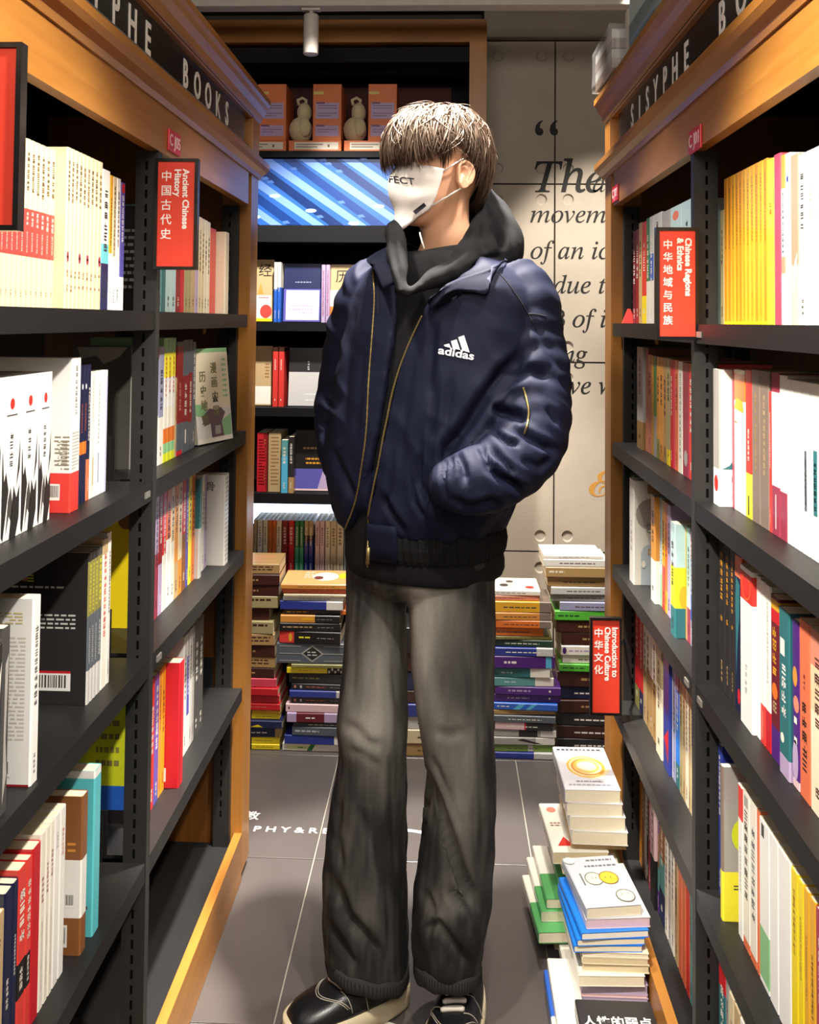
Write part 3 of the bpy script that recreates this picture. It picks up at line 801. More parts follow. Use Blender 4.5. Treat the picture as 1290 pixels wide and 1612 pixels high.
shelf_row(-1, -0.533, LZ[3], -14,
          [(5, 0.2, 'tan', 'beige book'), (18, 0.215, 'navy2', 'navy book with white lettering', dict(sp=[G(0.3, 0.5, 'ivory', 0.4)])), (27, 0.215, 'navy2', 'navy book with high white lettering', dict(sp=[G(0.45, 0.7, 'ivory', 0.4)])),
           (40, 0.222, 'bred', 'red book with round white characters', dict(b=[(0.27, 0.47, 'black')], sp=[G(0.53, 0.88, 'ivory', 0.85), G(0.29, 0.44, 'ivory', 0.5)])), (49, 0.222, 'bred', 'red book with black strip', dict(b=[(0.27, 0.46, 'black')], sp=[G(0.53, 0.88, 'ivory', 0.85), G(0.29, 0.44, 'ivory', 0.5)])),
           (62, 0.226, 'red', 'plain bright red book', dict(sp=[])),
           (70, 0.232, 'ivory', 'white book with red column', dict(sp=[G(0.58, 0.75, 'wine', 0.6), G(0.1, 0.5, 'gray', 0.25)])), (77, 0.232, 'ivory', 'white book with red column', dict(sp=[G(0.62, 0.80, 'wine', 0.6), G(0.1, 0.5, 'gray', 0.25)])), (84, 0.232, 'ivory', 'white book with red column', dict(sp=[G(0.66, 0.84, 'wine', 0.6), G(0.1, 0.5, 'gray', 0.25)])), (93, 0.232, 'white', 'plain white book', dict(sp=[G(0.8, 0.9, 'gray', 0.3)])), (102, 0.232, 'white', 'white book with pink print', dict(sp=[G(0.7, 0.88, 'salmon', 0.4)])),
           (128, 0.2, None, ''),
           (137, 0.226, 'brown', 'brown book with wide white band', dict(proud=0.012, b=[(0.235, 0.60, 'white', 1)], sp=[], side=[('bar', 0.05, 0.16, 0.30, 0.39), ('bar', 0.12, 0.28, 0.05, 0.19), ('lines', 0.05, 0.28, 0.64, 0.72, 2, 'orange2')])),
           (147, 0.2, None, ''),
           (157.5, 0.243, 'cyan', 'light blue book with bar code back', dict(proud=0.014, b=[(0.955, 1.0, 'white', 1)], sp=[], side=[('bar', 0.1, 0.3, 0.06, 0.16), ('r', 0.04, 0.30, 0.165, 0.185, 'dgray'), ('lines', 0.06, 0.3, 0.3, 0.45, 4, '#4fb2bc')]))],
          'history case bottom shelf near bay', 'post', True, 'books on the bottom shelf of the history case')

# far bay of the history case
XL = -0.545
shelf_row(-1, XL, LZ[0], 246,
          [(250, 0.2, 'white', 'slim white book', dict(cov='char', side=[('lines', 0.1, 0.8, 0.2, 0.8, 9, 'gray')])), (256, 0.205, 'teal', 'teal book'), (262, 0.205, 'teal2', 'deep teal book', dict(sp=[])), (270, 0.205, 'lteal', 'pale teal book'), (278, 0.206, 'lteal', 'pale teal and white book', dict(b=[(0.5, 1, 'white')])), (285, 0.2, 'dred', 'dark red book'), (291, 0.2, 'red', 'red book', dict(sp=[])), (297, 0.205, 'khaki', 'khaki book'), (302, 0.205, 'khaki', 'khaki film-wrapped book'), (308, 0.205, 'tan', 'buff book'), (313, 0.207, 'lilac', 'lilac book', dict(b=[(0.6, 1, 'cream2')])),
           (317.5, 0.214, 'cream', 'slim cream book'), (322, 0.213, 'cream', 'slim cream book'), (326.5, 0.212, 'cream2', 'slim pale book'), (331, 0.211, 'cream2', 'slim pale book'),
           (340, 0.200, 'bred', 'bright red book', dict(sp=[G(0.1, 0.3, 'orange', 0.3)])), (355, 0.2, None, ''), (360.5, 0.196, 'cream2', 'beige book showing its back', dict(proud=0.022, sp=[], side=[('bar', 0.42, 0.62, 0.08, 0.16), ('lines', 0.3, 0.7, 0.25, 0.36, 2, 'gray')]))],
          'history case top shelf far bay', 'near post', False, 'books on the top shelf of the history case')
RBW = dict(b=[(0.0, 0.07, 'lime'), (0.07, 0.15, 'lgreen'), (0.15, 0.27, 'orange'), (0.27, 0.44, 'ivory'), (0.44, 0.68, 'white'), (0.68, 0.88, 'byel'), (0.88, 1.0, 'lgreen')], sp=[G(0.52, 0.85, 'red2', 0.4)])
shelf_row(-1, XL, LZ[1], 237,
          [(243, 0.226, 'ivory', 'ivory book', dict(cov='#4a4844', side=[('r', 0, 0.25, 0, 1, 'gray'), ('poly', [(0.3, 1), (0.95, 1), (0.9, 0.9), (0.7, 0.93), (0.6, 0.86), (0.4, 0.92)], 'gray'), ('g', 0.75, 0.1, 0.5, 0.014, 'black')])), (250, 0.226, 'lav', 'lavender and white book', dict(b=[(0, 0.42, 'white'), (0.9, 1, 'dred')])), (258, 0.226, 'lav', 'gray lavender book', dict(b=[(0, 0.4, 'ivory')])), (264, 0.242, 'white', 'rainbow striped book', RBW), (270, 0.242, 'white', 'rainbow striped book', RBW), (276, 0.242, 'white', 'rainbow striped book', RBW), (279, 0.16, 'tan', 'short thin tan book'),
           (288, 0.233, 'dred', 'dark red book with dark foot', dict(b=[(0.04, 0.28, 'slate'), (0, 0.04, 'red'), (0.96, 1, 'slate')], sp=[G(0.35, 0.65, 'salmon', 0.4)])), (297, 0.236, 'dred', 'dark red book numbered one', dict(b=[(0.0, 0.27, 'slate'), (0.68, 1.0, 'slate')], sp=[G(0.32, 0.62, 'ivory', 0.5), ('r', 0.42, 0.62, 0.08, 0.2, 'ivory')])), (303, 0.236, 'dred', 'dark red and slate book', dict(b=[(0.0, 0.25, 'slate'), (0.7, 1.0, 'slate')], sp=[G(0.32, 0.62, 'ivory', 0.5)])), (308, 0.23, 'slate', 'slate slim book')],
          'history case second shelf far bay', 'near post', False, 'books on the second shelf of the history case')
shelf_row(-1, XL - 0.01, LZ[2], 231,
          [(237, 0.248, 'orange', 'orange book', dict(cov='yellow', side=[('o', 0.25, 0.8, 0.12, 0.06, 'brown')])), (244, 0.248, 'orange2', 'light orange book', dict(b=[(0.75, 1, 'lpink')])), (250, 0.248, 'lilac', 'mauve book', dict(b=[(0, 0.5, 'wine')])), (256, 0.246, 'dred', 'crimson book', dict(b=[(0, 0.4, 'lilac')])), (262, 0.246, 'pink', 'rose book', dict(b=[(0, 0.45, 'ivory'), (0.45, 0.6, 'red')])), (269, 0.246, 'coral', 'apricot book with white foot', dict(b=[(0, 0.55, 'white')])), (275, 0.246, 'cream', 'cream book', dict(b=[(0, 0.5, 'ivory')])), (281, 0.246, 'orange2', 'peach book', dict(b=[(0, 0.3, 'tan')])), (287, 0.246, 'cream', 'cream mottled book', dict(b=[(0, 0.3, 'orange2')])),
           (293, 0.24, 'red', 'red book with brown foot', dict(b=[(0, 0.5, 'brown')])), (297, 0.235, 'violet', 'slim violet book'), (302, 0.236, 'byel', 'yellow book'), (307, 0.236, 'orange', 'deep orange book'), (318, 0.222, 'lgray', 'pale book with teal top', dict(b=[(0.5, 1, 'teal2')], proud=0.01, sp=[])), (322, 0.22, 'ivory', 'slim ivory book'), (326, 0.218, 'lilac', 'slim gray lilac book'), (354, 0.2, None, ''),
           (360, 0.212, 'offw', 'beige book with wire edge', dict(proud=0.040, sp=[('r', 0, 1, z / 40, z / 40 + 0.012, 'gray') for z in range(2, 39, 2)], side=[('r', 0.35, 0.62, 0.09, 0.17, 'ivory'), ('bar', 0.78, 0.98, 0.07, 0.14), ('o', 0.48, 0.13, 0.06, 0.03, 'salmon'), ('lines', 0.3, 0.95, 0.68, 0.8, 3, 'gray'), ('lines', 0.3, 0.95, 0.48, 0.62, 3, 'gray')]))],
          'history case third shelf far bay', 'near post', False, 'books on the third shelf of the history case')
shelf_row(-1, XL, LZ[3], 226,
          [(230, 0.24, 'lilac', 'lilac and red book', dict(cov='lime', sp=[('r', 0, 1, 0.5, 0.7, 'red')], side=[('r', 0, 1, 0, 0.1, 'black'), ('r', 0, 1, 0.1, 0.28, 'blue'), ('lines', 0.3, 0.6, 0.4, 0.9, 5, 'olive')])), (236, 0.244, 'white', 'white book'), (243, 0.242, 'red2', 'red book'), (250, 0.242, 'violet', 'dusky violet book'), (254, 0.243, 'orange2', 'ochre book'), (260, 0.243, 'gold2', 'golden book'), (281, 0.2, None, ''),
           (289, 0.243, 'red', 'big red book showing bar code', dict(proud=0.028, cov='red', sp=[('r', 0.1, 0.3, 0, 1, 'dred')], side=[('bar', 0.16, 0.46, 0.05, 0.16)])), (294, 0.25, 'offw', 'pale ribbed book'), (298, 0.25, 'violet', 'book with blue violet panel', dict(b=[(0, 0.3, 'offw'), (0.8, 1, 'lgray')])), (302, 0.25, 'lgray', 'light gray slim book'), (306, 0.25, 'gray', 'gray slim book'), (313, 0.25, 'dgray', 'dark gray book'), (320, 0.25, 'dgray', 'charcoal glossy book')],
          'history case bottom shelf far bay', 'near post', False, 'books on the bottom shelf of the history case')

# ---------------------------------------------------------------- case opposite
XR = 0.462
gd = lambda: dict(sp=[G(0.5, 0.93, '#7a5a1c', 0.35), G(0.05, 0.4, '#9a7422', 0.2)], b=[(0.0, 0.02, 'yellow')])
cult = 'ethnics case'
shelf_row(1, XR, RZ[0], 1126,
          [(1133, 0.19, 'khaki', 'short olive patterned book')] +
          [(1133 + 6.9 * (i + 1), 0.240, RB.choice(('gold', 'gold', 'gold2')), 'golden yellow set volume', gd()) for i in range(11)] +
          [(1219, 0.236, 'byel', 'bright yellow book', dict(sp=[G(0.62, 0.75, 'orange', 0.5)])), (1230, 0.238, 'pink', 'deep pink book', dict(sp=[])), (1237, 0.233, 'white', 'white book with orange head', dict(b=[(0.8, 1.0, 'orange2'), (0.3, 0.4, 'salmon')], sp=[G(0.4, 0.78, 'black', 0.6)])), (1245, 0.232, 'white', 'white book with blue emblem', dict(sp=[('o', 0.5, 0.85, 0.25, 0.02, 'dblue'), G(0.5, 0.78, 'gray', 0.4)])), (1258, 0.226, 'salmon', 'salmon book with white sketch', dict(b=[(0, 0.35, 'cream')], sp=[('poly', [(0.3, 0.2), (0.7, 0.3), (0.9, 0.42), (0.5, 0.36)], 'white')])),
           (1270, 0.222, 'ivory', 'ivory book'), (1283, 0.222, 'white', 'white book', dict(sp=[G(0.6, 0.8, 'tan', 0.3)])), (1298, 0.222, 'white', 'thick white book', dict(sp=[G(0.5, 0.85, 'gray', 0.2)])), (1316, 0.222, 'white', 'last white book')],
          'ethnics case top shelf near bay', 'post', False, 'books on the top shelf of the ethnics case')
shelf_row(1, XR + 0.006, RZ[1], 1123,
          [(1133, 0.222, 'gray', 'gray book with white lower jacket', dict(proud=0.02, cov='ivory', b=[(0, 0.27, 'white', 1)], sp=[('o', 0.5, 0.16, 0.35, 0.06, 'red2')], side=[('poly', [(0.01, 0.27), (0.10, 0.30), (0.13, 0.33), (0.17, 0.27)], 'teal2'), ('r', 0.12, 0.14, 0.18, 0.22, 'slate'), ('r', 0.12, 0.16, 0.06, 0.09, 'lgray')])), (1152, 0.2, None, ''),
           (1156, 0.222, 'wine', 'thin rose edged book', dict(sp=[])), (1174, 0.224, 'ivory', 'white book with orange head', dict(b=[(0.78, 0.97, 'orange'), (0.97, 1.0, 'cream')], sp=[('poly', [(0, 0.72), (0.9, 0.70), (0.8, 0.78), (0.2, 0.80)], 'gold'), ('poly', [(0, 0.62), (0.4, 0.61), (0.1, 0.64)], 'coral')])), (1184, 0.226, 'red2', 'red book with yellow foot', dict(b=[(0, 0.3, 'byel')], sp=[G(0.35, 0.6, 'ivory', 0.3), ('r', 0.4, 0.6, 0.02, 0.15, 'black')])),
           (1197, 0.228, 'gbrown', 'gray brown book', dict(sp=[G(0.3, 0.85, 'tan2', 0.3)])), (1211, 0.228, 'gbrown', 'dusky brown book', dict(sp=[G(0.3, 0.85, 'tan', 0.3)])), (1215, 0.2, 'bred', 'thin red book'), (1228, 0.228, 'white', 'white book with maroon head and foot', dict(cov='white', b=[(0, 0.3, 'wine', 1), (0.88, 1, 'wine', 1)], sp=[('r', 0.45, 0.6, 0.04, 0.25, 'lpink')])), (1239, 0.226, 'white', 'white book with wine foot', dict(b=[(0, 0.29, 'wine')], sp=[])),
           (1250, 0.222, 'white', 'white book', dict(sp=[])), (1262, 0.222, 'white', 'white book with gray speck', dict(sp=[G(0.7, 0.8, 'lgray', 0.2)])), (1276, 0.222, 'white', 'white book with blue stripe', dict(sp=[('r', 0.35, 0.65, 0.25, 0.6, 'slate'), G(0.28, 0.55, 'white', 0.22)])), (1292, 0.222, 'white', 'white book with green stripe', dict(sp=[('r', 0.3, 0.75, 0.25, 0.62, 'teal2'), G(0.28, 0.56, 'white', 0.3)])), (1310, 0.222, 'white', 'white book with mint foot', dict(b=[(0, 0.12, 'lgreen')]))],
          'ethnics case second shelf near bay', 'post', False, 'books on the second shelf of the ethnics case')
nv = dict(sp=[G(0.55, 0.92, 'gold2', 0.45), G(0.05, 0.2, 'tan2', 0.3), G(0.44, 0.5, 'gold2', 0.4)])
shelf_row(1, XR - 0.004, RZ[2], 1123,
          [(1134, 0.244, 'char', 'charcoal book with gold title', nv), (1144, 0.244, 'char', 'charcoal book with gold title', nv), (1153, 0.244, 'char', 'charcoal book with gold title', nv), (1165, 0.238, 'navy2', 'navy book with blue painted hair', dict(b=[(0.86, 1, 'coral')], sp=[('poly', [(0.2, 0.86), (0.9, 0.82), (0.8, 0.6), (0.5, 0.45), (0.2, 0.2), (0.15, 0.45), (0.05, 0.7)], 'teal2'), ('o', 0.7, 0.1, 0.25, 0.05, 'red')])),
           (1185, 0.234, 'white', 'white book with red head panel', dict(proud=0.006, b=[(0.79, 0.97, 'red2')], sp=[('ring', 0.5, 0.88, 0.4, 0.08, 0.06, 'orange2'), G(0.2, 0.4, 'gray', 0.2)])), (1197, 0.232, 'white', 'white book with small print', dict(sp=[G(0.4, 0.8, 'gray', 0.25)])), (1205, 0.23, 'white', 'white book with red foot', dict(b=[(0, 0.24, 'bred')], sp=[('r', 0.4, 0.6, 0.03, 0.2, 'salmon')])), (1214, 0.23, 'white', 'white book with crimson foot', dict(b=[(0, 0.24, 'red')], sp=[G(0.4, 0.9, 'gray', 0.3)])),
           (1227, 0.222, 'maroon', 'maroon book with gold title', dict(b=[(0.84, 0.92, 'red'), (0.92, 0.98, 'gold'), (0, 0.2, 'purple')], sp=[G(0.5, 0.82, 'gold', 0.7), ('o', 0.5, 0.42, 0.4, 0.05, 'orange'), G(0.24, 0.36, 'tan', 0.6)])), (1243, 0.218, 'teal2', 'blue green book with white emblems', dict(proud=0.004, b=[(0, 0.12, 'lilac')], sp=[('r', 0.1, 0.6, 0.72, 0.82, 'ivory'), G(0.35, 0.68, 'white', 0.85), ('o', 0.3, 0.22, 0.2, 0.03, 'ivory')])),
           (1259, 0.214, 'purple', 'dark purple floral book', dict(sp=[('o', 0.4, 0.66, 0.4, 0.06, 'orange2'), ('o', 0.6, 0.5, 0.5, 0.05, 'salmon'), ('o', 0.4, 0.16, 0.5, 0.12, 'lilac'), ('r', 0.2, 0.7, 0.38, 0.42, 'ivory'), ('r', 0.2, 0.7, 0.26, 0.30, 'ivory')], b=[(0, 0.05, 'lpink')])), (1276, 0.222, 'coral', 'red orange book with black script', dict(sp=[G(0.08, 0.55, 'black', 0.55), G(0.6, 0.7, 'maroon', 0.2)])), (1300, 0.222, 'cream2', 'cream book with rosy head', dict(b=[(0.8, 1, 'salmon'), (0.55, 0.8, 'cream')])), (1325, 0.22, 'white', 'wide white book')],
          'ethnics case third shelf near bay', 'post', False, 'books on the third shelf of the ethnics case')
shelf_row(1, XR - 0.006, RZ[3], 1124,
          [(1130, 0.24, 'dblue', 'dark blue book'), (1135, 0.236, 'gbrown', 'gray book with green disc', dict(proud=0.016, cov='gray', page='white', b=[(0, 0.32, 'byel', 1)], sp=[], side=[('o', 0.26, 0.56, 0.18, 0.125, 'lime'), ('lines', 0.1, 0.2, 0.2, 0.24, 2, 'dgray')])), (1160, 0.2, None, ''), (1169, 0.225, 'white', 'slim white book with red head', dict(b=[(0.78, 1, 'red2')], sp=[G(0.3, 0.6, 'gray', 0.3)])), (1181, 0.23, 'ivory', 'white book with black lettering', dict(b=[(0, 0.06, 'coral')], sp=[G(0.25, 0.88, 'black', 0.55), ('r', 0.2, 0.8, 0.9, 0.97, 'gray')])), (1192, 0.23, 'ivory', 'white book with gray lettering', dict(b=[(0, 0.05, 'coral')], sp=[G(0.2, 0.85, 'slate', 0.6)])), (1196, 0.23, 'coral', 'thin rust book', dict(sp=[])),
           (1212, 0.226, 'white', 'white book with mint foot', dict(b=[(0.03, 0.34, 'lgreen')], sp=[('r', 0.2, 0.5, 0.9, 0.98, 'dgray')])), (1226, 0.226, 'white', 'plain white book', dict(sp=[])), (1246, 0.226, 'white', 'broad white book', dict(sp=[])), (1257, 0.225, 'yellow', 'yellow book with black title', dict(sp=[G(0.5, 0.9, 'brown', 0.4)])), (1266, 0.225, 'yellow', 'yellow book with thin title', dict(sp=[G(0.45, 0.8, 'brown', 0.3)])), (1275, 0.225, 'gold', 'golden book with low title', dict(sp=[G(0.4, 0.75, 'brown', 0.3)])), (1285, 0.225, 'gold', 'golden lettered book', dict(sp=[G(0.35, 0.7, 'black', 0.4)])), (1302, 0.224, 'wine', 'wine red book')],
          'ethnics case fourth shelf near bay', 'post', False, 'books on the fourth shelf of the ethnics case')
shelf_row(1, XR - 0.006, 0.12, 1124,
          [(1137, 0.25, 'teal2', 'teal book with red head', dict(b=[(0.86, 1, 'red')])), (1143, 0.25, 'gray', 'gray book'), (1152, 0.24, 'cream', 'cream book'), (1164, 0.24, 'tan', 'tan book'), (1180, 0.24, 'white', 'white book')],
          'ethnics case lowest shelf near bay', 'post', False, 'books on the lowest shelf of the ethnics case')
# far bay
shelf_row(1, XR, RZ[0], 996.5,
          [(1001.5, 0.225, 'maroon', 'maroon book'), (1006, 0.226, 'dred', 'dark red book'), (1011, 0.238, 'tan', 'tan edged book'), (1018, 0.236, 'red2', 'red book with yellow foot', dict(b=[(0, 0.27, 'yellow')])), (1023, 0.24, 'green', 'green book with white foot', dict(b=[(0, 0.4, 'offw')])), (1029, 0.24, 'blue', 'blue book with pale head', dict(b=[(0.65, 1, 'lgray'), (0, 0.4, 'ivory')])), (1042, 0.24, 'lgray', 'gray patterned book'), (1056, 0.236, 'gray', 'mottled gray book'), (1073, 0.236, 'lteal', 'pale aqua book with coral dots', dict(sp=[('o', 0.5, 0.92, 0.3, 0.04, 'coral')])), (1091, 0.236, 'lteal', 'aqua book')],
          'ethnics case top shelf far bay', 'end post', False, 'books on the top shelf of the ethnics case')
shelf_row(1, XR + 0.008, RZ[1], 1003,
          [(1012.5, 0.24, 'lgray', 'light gray book with tan foot', dict(b=[(0, 0.27, 'tan2')], proud=0.006)), (1020, 0.238, 'salmon', 'dusty salmon book', dict(sp=[])), (1026.5, 0.225, 'salmon', 'rosy book'), (1029, 0.224, 'gold', 'thin yellow book', dict(sp=[])), (1034, 0.224, 'green', 'sage green book', dict(b=[(0, 0.4, 'gray')], sp=[])), (1039, 0.223, 'orange2', 'orange tan book', dict(b=[(0, 0.2, 'olive')])), (1044.5, 0.223, 'orange2', 'apricot book'), (1050, 0.223, 'tan2', 'ribbed tan book'), (1055.5, 0.223, 'khaki', 'olive tan book', dict(b=[(0, 0.15, 'yellow')])), (1060, 0.222, 'red', 'crimson book'), (1063, 0.222, 'pink', 'thin pink book', dict(sp=[])), (1068, 0.222, 'coral', 'vermilion book'), (1075, 0.221, 'ivory', 'white book', dict(sp=[G(0.1, 0.9, 'gray', 0.4)])), (1085, 0.22, 'wine', 'dusty red book', dict(sp=[('o', 0.5, 0.16, 0.3, 0.07, 'gray')])), (1091.5, 0.22, 'bred', 'bright red book')],
          'ethnics case second shelf far bay', 'end post', False, 'books on the second shelf of the ethnics case')
shelf_row(1, XR, RZ[2], 978,
          [(984, 0.228, 'dgreen', 'dark green book'), (990, 0.228, 'green', 'green book', dict(b=[(0, 0.5, 'olive')])), (998, 0.236, 'offw', 'picture book with gray bird cover', dict(proud=0.026, cov='ivory', sp=[G(0.3, 0.6, 'gray', 0.4)], side=[('r', 0.10, 0.50, 0.0, 0.32, '#b9c3c9'), ('o', 0.26, 0.33, 0.14, 0.06, '#b9c3c9'), ('o', 0.26, 0.68, 0.24, 0.15, '#a89c92'), ('o', 0.40, 0.76, 0.16, 0.06, 'tan'), ('r', 0.2, 0.42, 0.88, 0.97, 'tan2'), ('o', 0.14, 0.2, 0.03, 0.035, 'ivory')])), (1025, 0.2, None, ''),
           (1031.5, 0.226, 'ivory', 'white book with ochre head', dict(b=[(0.4, 1, 'orange2')], proud=0.01)), (1037, 0.228, 'lgray', 'blue gray book', dict(b=[(0, 0.5, 'lteal')])), (1042.5, 0.228, 'lteal', 'pale blue book', dict(b=[(0, 0.3, 'lgreen')])), (1047, 0.226, 'gold', 'yellow and red book', dict(b=[(0, 0.4, 'red2')])), (1051, 0.226, 'orange', 'orange book', dict(b=[(0, 0.2, 'gold')])), (1056, 0.226, 'lilac', 'lilac book'), (1063, 0.214, 'lteal', 'meadow book with green foot', dict(b=[(0, 0.26, 'teal2', 1), (0.26, 0.62, 'lime', 1)], proud=0.02, side=[('o', 0.1, 0.36, 0.06, 0.1, 'gold')])), (1073, 0.2, None, ''), (1078, 0.214, 'gold', 'mustard book', dict(sp=[])), (1082, 0.214, 'lgreen', 'pale green book', dict(b=[(0, 0.3, 'salmon')])), (1087, 0.213, 'lteal', 'aqua book with red foot', dict(b=[(0, 0.3, 'wine')])), (1091.5, 0.212, 'blue', 'blue striped book', dict(b=[(0, 0.22, 'lav'), (0.75, 1, 'wine')]))],
          'ethnics case third shelf far bay', 'end post', False, 'books on the third shelf of the ethnics case')
shelf_row(1, XR + 0.012, RZ[3], 1000,
          [(1006.5, 0.25, 'red', 'red book with navy ends', dict(b=[(0, 0.2, 'olive'), (0.88, 1, 'navy')])), (1013, 0.25, 'red', 'red book with dark foot', dict(b=[(0, 0.22, 'navy'), (0.9, 1, 'navy')])), (1018, 0.245, 'ivory', 'white book with brown foot', dict(b=[(0, 0.5, 'tan')])), (1023, 0.245, 'tan2', 'tan book with white head', dict(b=[(0.55, 1, 'ivory')])), (1028, 0.245, 'brown', 'brown book with white head', dict(b=[(0.52, 1, 'ivory'), (0, 0.5, 'tan2')])), (1033, 0.245, 'tan2', 'sandy book with pale head', dict(b=[(0.52, 1, 'ivory')])), (1042, 0.24, 'cream2', 'cream book with olive head', dict(b=[(0.62, 1, 'khaki')], proud=0.006)), (1044.5, 0.23, 'lgray', 'thin gray book', dict(sp=[])),
           (1054, 0.24, 'dblue', 'blue book with red diamond', dict(proud=0.006, sp=[('poly', [(0.1, 0.25), (0.9, 0.15), (0.9, 0.38)], 'red'), ('poly', [(0.1, 0.2), (0.9, 0.08), (0.9, 0.14)], 'wine')])), (1059, 0.238, 'lgray', 'silver gray book'), (1064, 0.238, 'lav', 'pale lavender book'), (1070, 0.236, 'bblue', 'bright blue book', dict(b=[(0, 0.2, 'teal2'), (0.8, 1, 'navy')])), (1075, 0.234, 'khaki', 'khaki book'), (1079.5, 0.234, 'tan', 'buff book'), (1084, 0.234, 'cream2', 'cream slim book'), (1088, 0.234, 'tan', 'beige slim book'), (1091.8, 0.234, 'cream', 'pale slim book')],
          'ethnics case fourth shelf far bay', 'end post', False, 'books on the fourth shelf of the ethnics case')
shelf_row(1, XR + 0.024, 0.0955, 1001,
          [(1006, 0.27, 'orange2', 'ochre mottled book'), (1011, 0.27, 'brown', 'brown book'), (1015, 0.26, 'gray', 'gray slim book'), (1020, 0.26, 'dbrown', 'dark brown book'), (1024, 0.26, 'wine', 'mauve book'), (1031, 0.255, 'lpink', 'pale pink book with black foot', dict(b=[(0, 0.42, 'black')], proud=0.006)), (1038, 0.25, 'purple', 'purple and brown book', dict(b=[(0.4, 0.7, 'brown'), (0.2, 0.4, 'teal')])), (1047, 0.25, 'navy', 'navy book with brown top', dict(b=[(0.55, 1, 'brown'), (0.28, 0.55, 'teal')])), (1052, 0.245, 'ivory', 'white slim book'), (1057, 0.245, 'lgray', 'gray white book'), (1062, 0.245, 'ivory', 'ivory book'), (1068, 0.243, 'tan', 'buff tall book'), (1074, 0.24, 'coral', 'rust red book', dict(sp=[])), (1080, 0.24, 'coral', 'rust orange book', dict(sp=[])), (1086, 0.24, 'red2', 'brick red book', dict(sp=[])), (1091, 0.238, 'teal', 'teal edged book')],
          'ethnics case floor level far bay', 'end post', False, 'books on the floor deck of the ethnics case')

# face-out comic book on the second shelf of the history case
cb = make_book(0.018, 0.212, 0.140, 'offw', [(0.955, 1.0, 'lgreen', 1)], [G(0.3, 0.9, 'olive')], None, 'cream2',
               front=[('r', 0.0, 1.0, 0.35, 0.955, 'cream2'), ('poly', [(0.02, 0.0), (0.25, 0.0), (0.35, 0.2), (0.02, 0.28)], 'lgreen'), ('poly', [(0.65, 0.25), (1, 0.30), (1, 0.42), (0.72, 0.40)], 'lgreen'), ('r', 0, 1, 0, 0.05, 'ivory'), ('poly', [(0.18, 0.3), (0.30, 0.36), (0.45, 0.34), (0.62, 0.36), (0.85, 0.28), (0.8, 0.18), (0.62, 0.2), (0.6, 0.05), (0.25, 0.05), (0.3, 0.2)], '#66505a'), ('o', 0.43, 0.39, 0.09, 0.05, 'ivory'), ('poly', [(0.36, 0.42), (0.52, 0.42), (0.46, 0.5), (0.42, 0.5)], '#4a3a42'), ('r', 0.34, 0.5, 0.08, 0.17, 'gray'), ('lines', 0.08, 0.2, 0.45, 0.9, 8, 'lgreen')])
bk = place_book(cb, (-0.500, 2.150, LZ[1] + 0.0025), (R(-6), 0, R(70)), 'face-out comic book with olive title and purple figure, second shelf, history case')
for k, col_ in enumerate(('漫画中国', '历史地理')):
    text_obj('lettering', '\n'.join(col_), 0.026, plain('olive_ink', '#77754a', 0.5) if k == 0 else 'olive_ink', bk,
             frame((-0.062 - 0.045 * k, -0.0096, 0.178 - 0.018 * k), (1, 0, 0), (0, 0, 1)), 0.0002, ax='CENTER', ay='TOP', line=1.25, bold=0.0004)

hb = BOOKS['picture book with gray bird cover']
hw_ = max(v.co.y for v in hb.data.vertices)
for t_, x_, z_, sz in (('HI\nCH', -0.030, 0.118, 0.014), ('中', -0.030, 0.062, 0.03)):
    text_obj('lettering', t_, sz, 'wall_ink' if sz < 0.02 else 'wall_ink_gold', hb, frame((x_, hw_ + 0.0003, z_), (-1, 0, 0), (0, 0, 1)), 0.0001)
hb = BOOKS['beige book with wire edge']
hw_ = min(v.co.y for v in hb.data.vertices)
text_obj('lettering', '风骨', 0.024, 'wall_ink', hb, frame((-0.072, hw_ - 0.0003, 0.176), (1, 0, 0), (0, 0, 1)), 0.0001)
# ------------------------------------------------------------------ display shelf on the rear wall
YD = 3.20
plain('display_black', '#0b0b0d', 0.7, spec=0.25, vary=0.08)
plain('red_back', '#4a1512', 0.7)
plain('glow_panel', '#e8f2ff', 0.6, emit='#cfe2ff', estr=3.2)
disp = empty('display_shelf', (-0.35, YD, 0)); tag(disp, 'tall oak framed black display shelf on the rear wall behind the person', 'shelf')
DX0, DX1 = -1.10, 0.140
ox = 0.35


def dbox(name, mat, x0, x1, y0, y1, z0, z1, parent=None, r=0):
    m_ = MB()
    (m_.rbox if r else m_.box)(*(((x0 + ox, y0, z0), (x1 + ox, y1, z1), r) if r else ((x0 + ox, y0, z0), (x1 + ox, y1, z1))))
    return m_.build(name, mat, parent or disp)


dbox('frame_post', 'oak_up', 0.080, 0.140, -0.02, 0.06, 0.0, 2.384)
dbox('frame_beam', 'oak_across', DX0, 0.140, -0.02, 0.06, 2.384, 2.464)
dbox('frame_post', 'oak_up', DX0 - 0.06, DX0, -0.02, 0.06, 0.0, 2.452)
dbox('back_panel', 'display_black', DX0, DX1 - 0.002, 0.34, 0.36, 0.0, 2.45)
dbox('red_panel', 'red_back', DX0, 0.02, 0.325, 0.3395, 2.01, 2.31)
dbox('side_panel', 'display_black', 0.085, 0.135, 0.0605, 0.34, 0.0, 2.45)
dbox('header', 'display_black', DX0, 0.079, 0.0, 0.10, 2.318, 2.371)
for z, t in ((2.005, 0.022), (1.742, 0.058), (1.402, 0.03), (1.105, 0.03), (0.808, 0.035), (0.50, 0.03)):
    dbox('shelf', 'display_black', DX0, 0.079, 0.0, 0.289 if z == 0.808 else 0.33, z - t, z)
for x in (-0.115,):
    dbox('upright', 'display_black', x, x + 0.018, 0.10, 0.33, 0.51, 1.68)
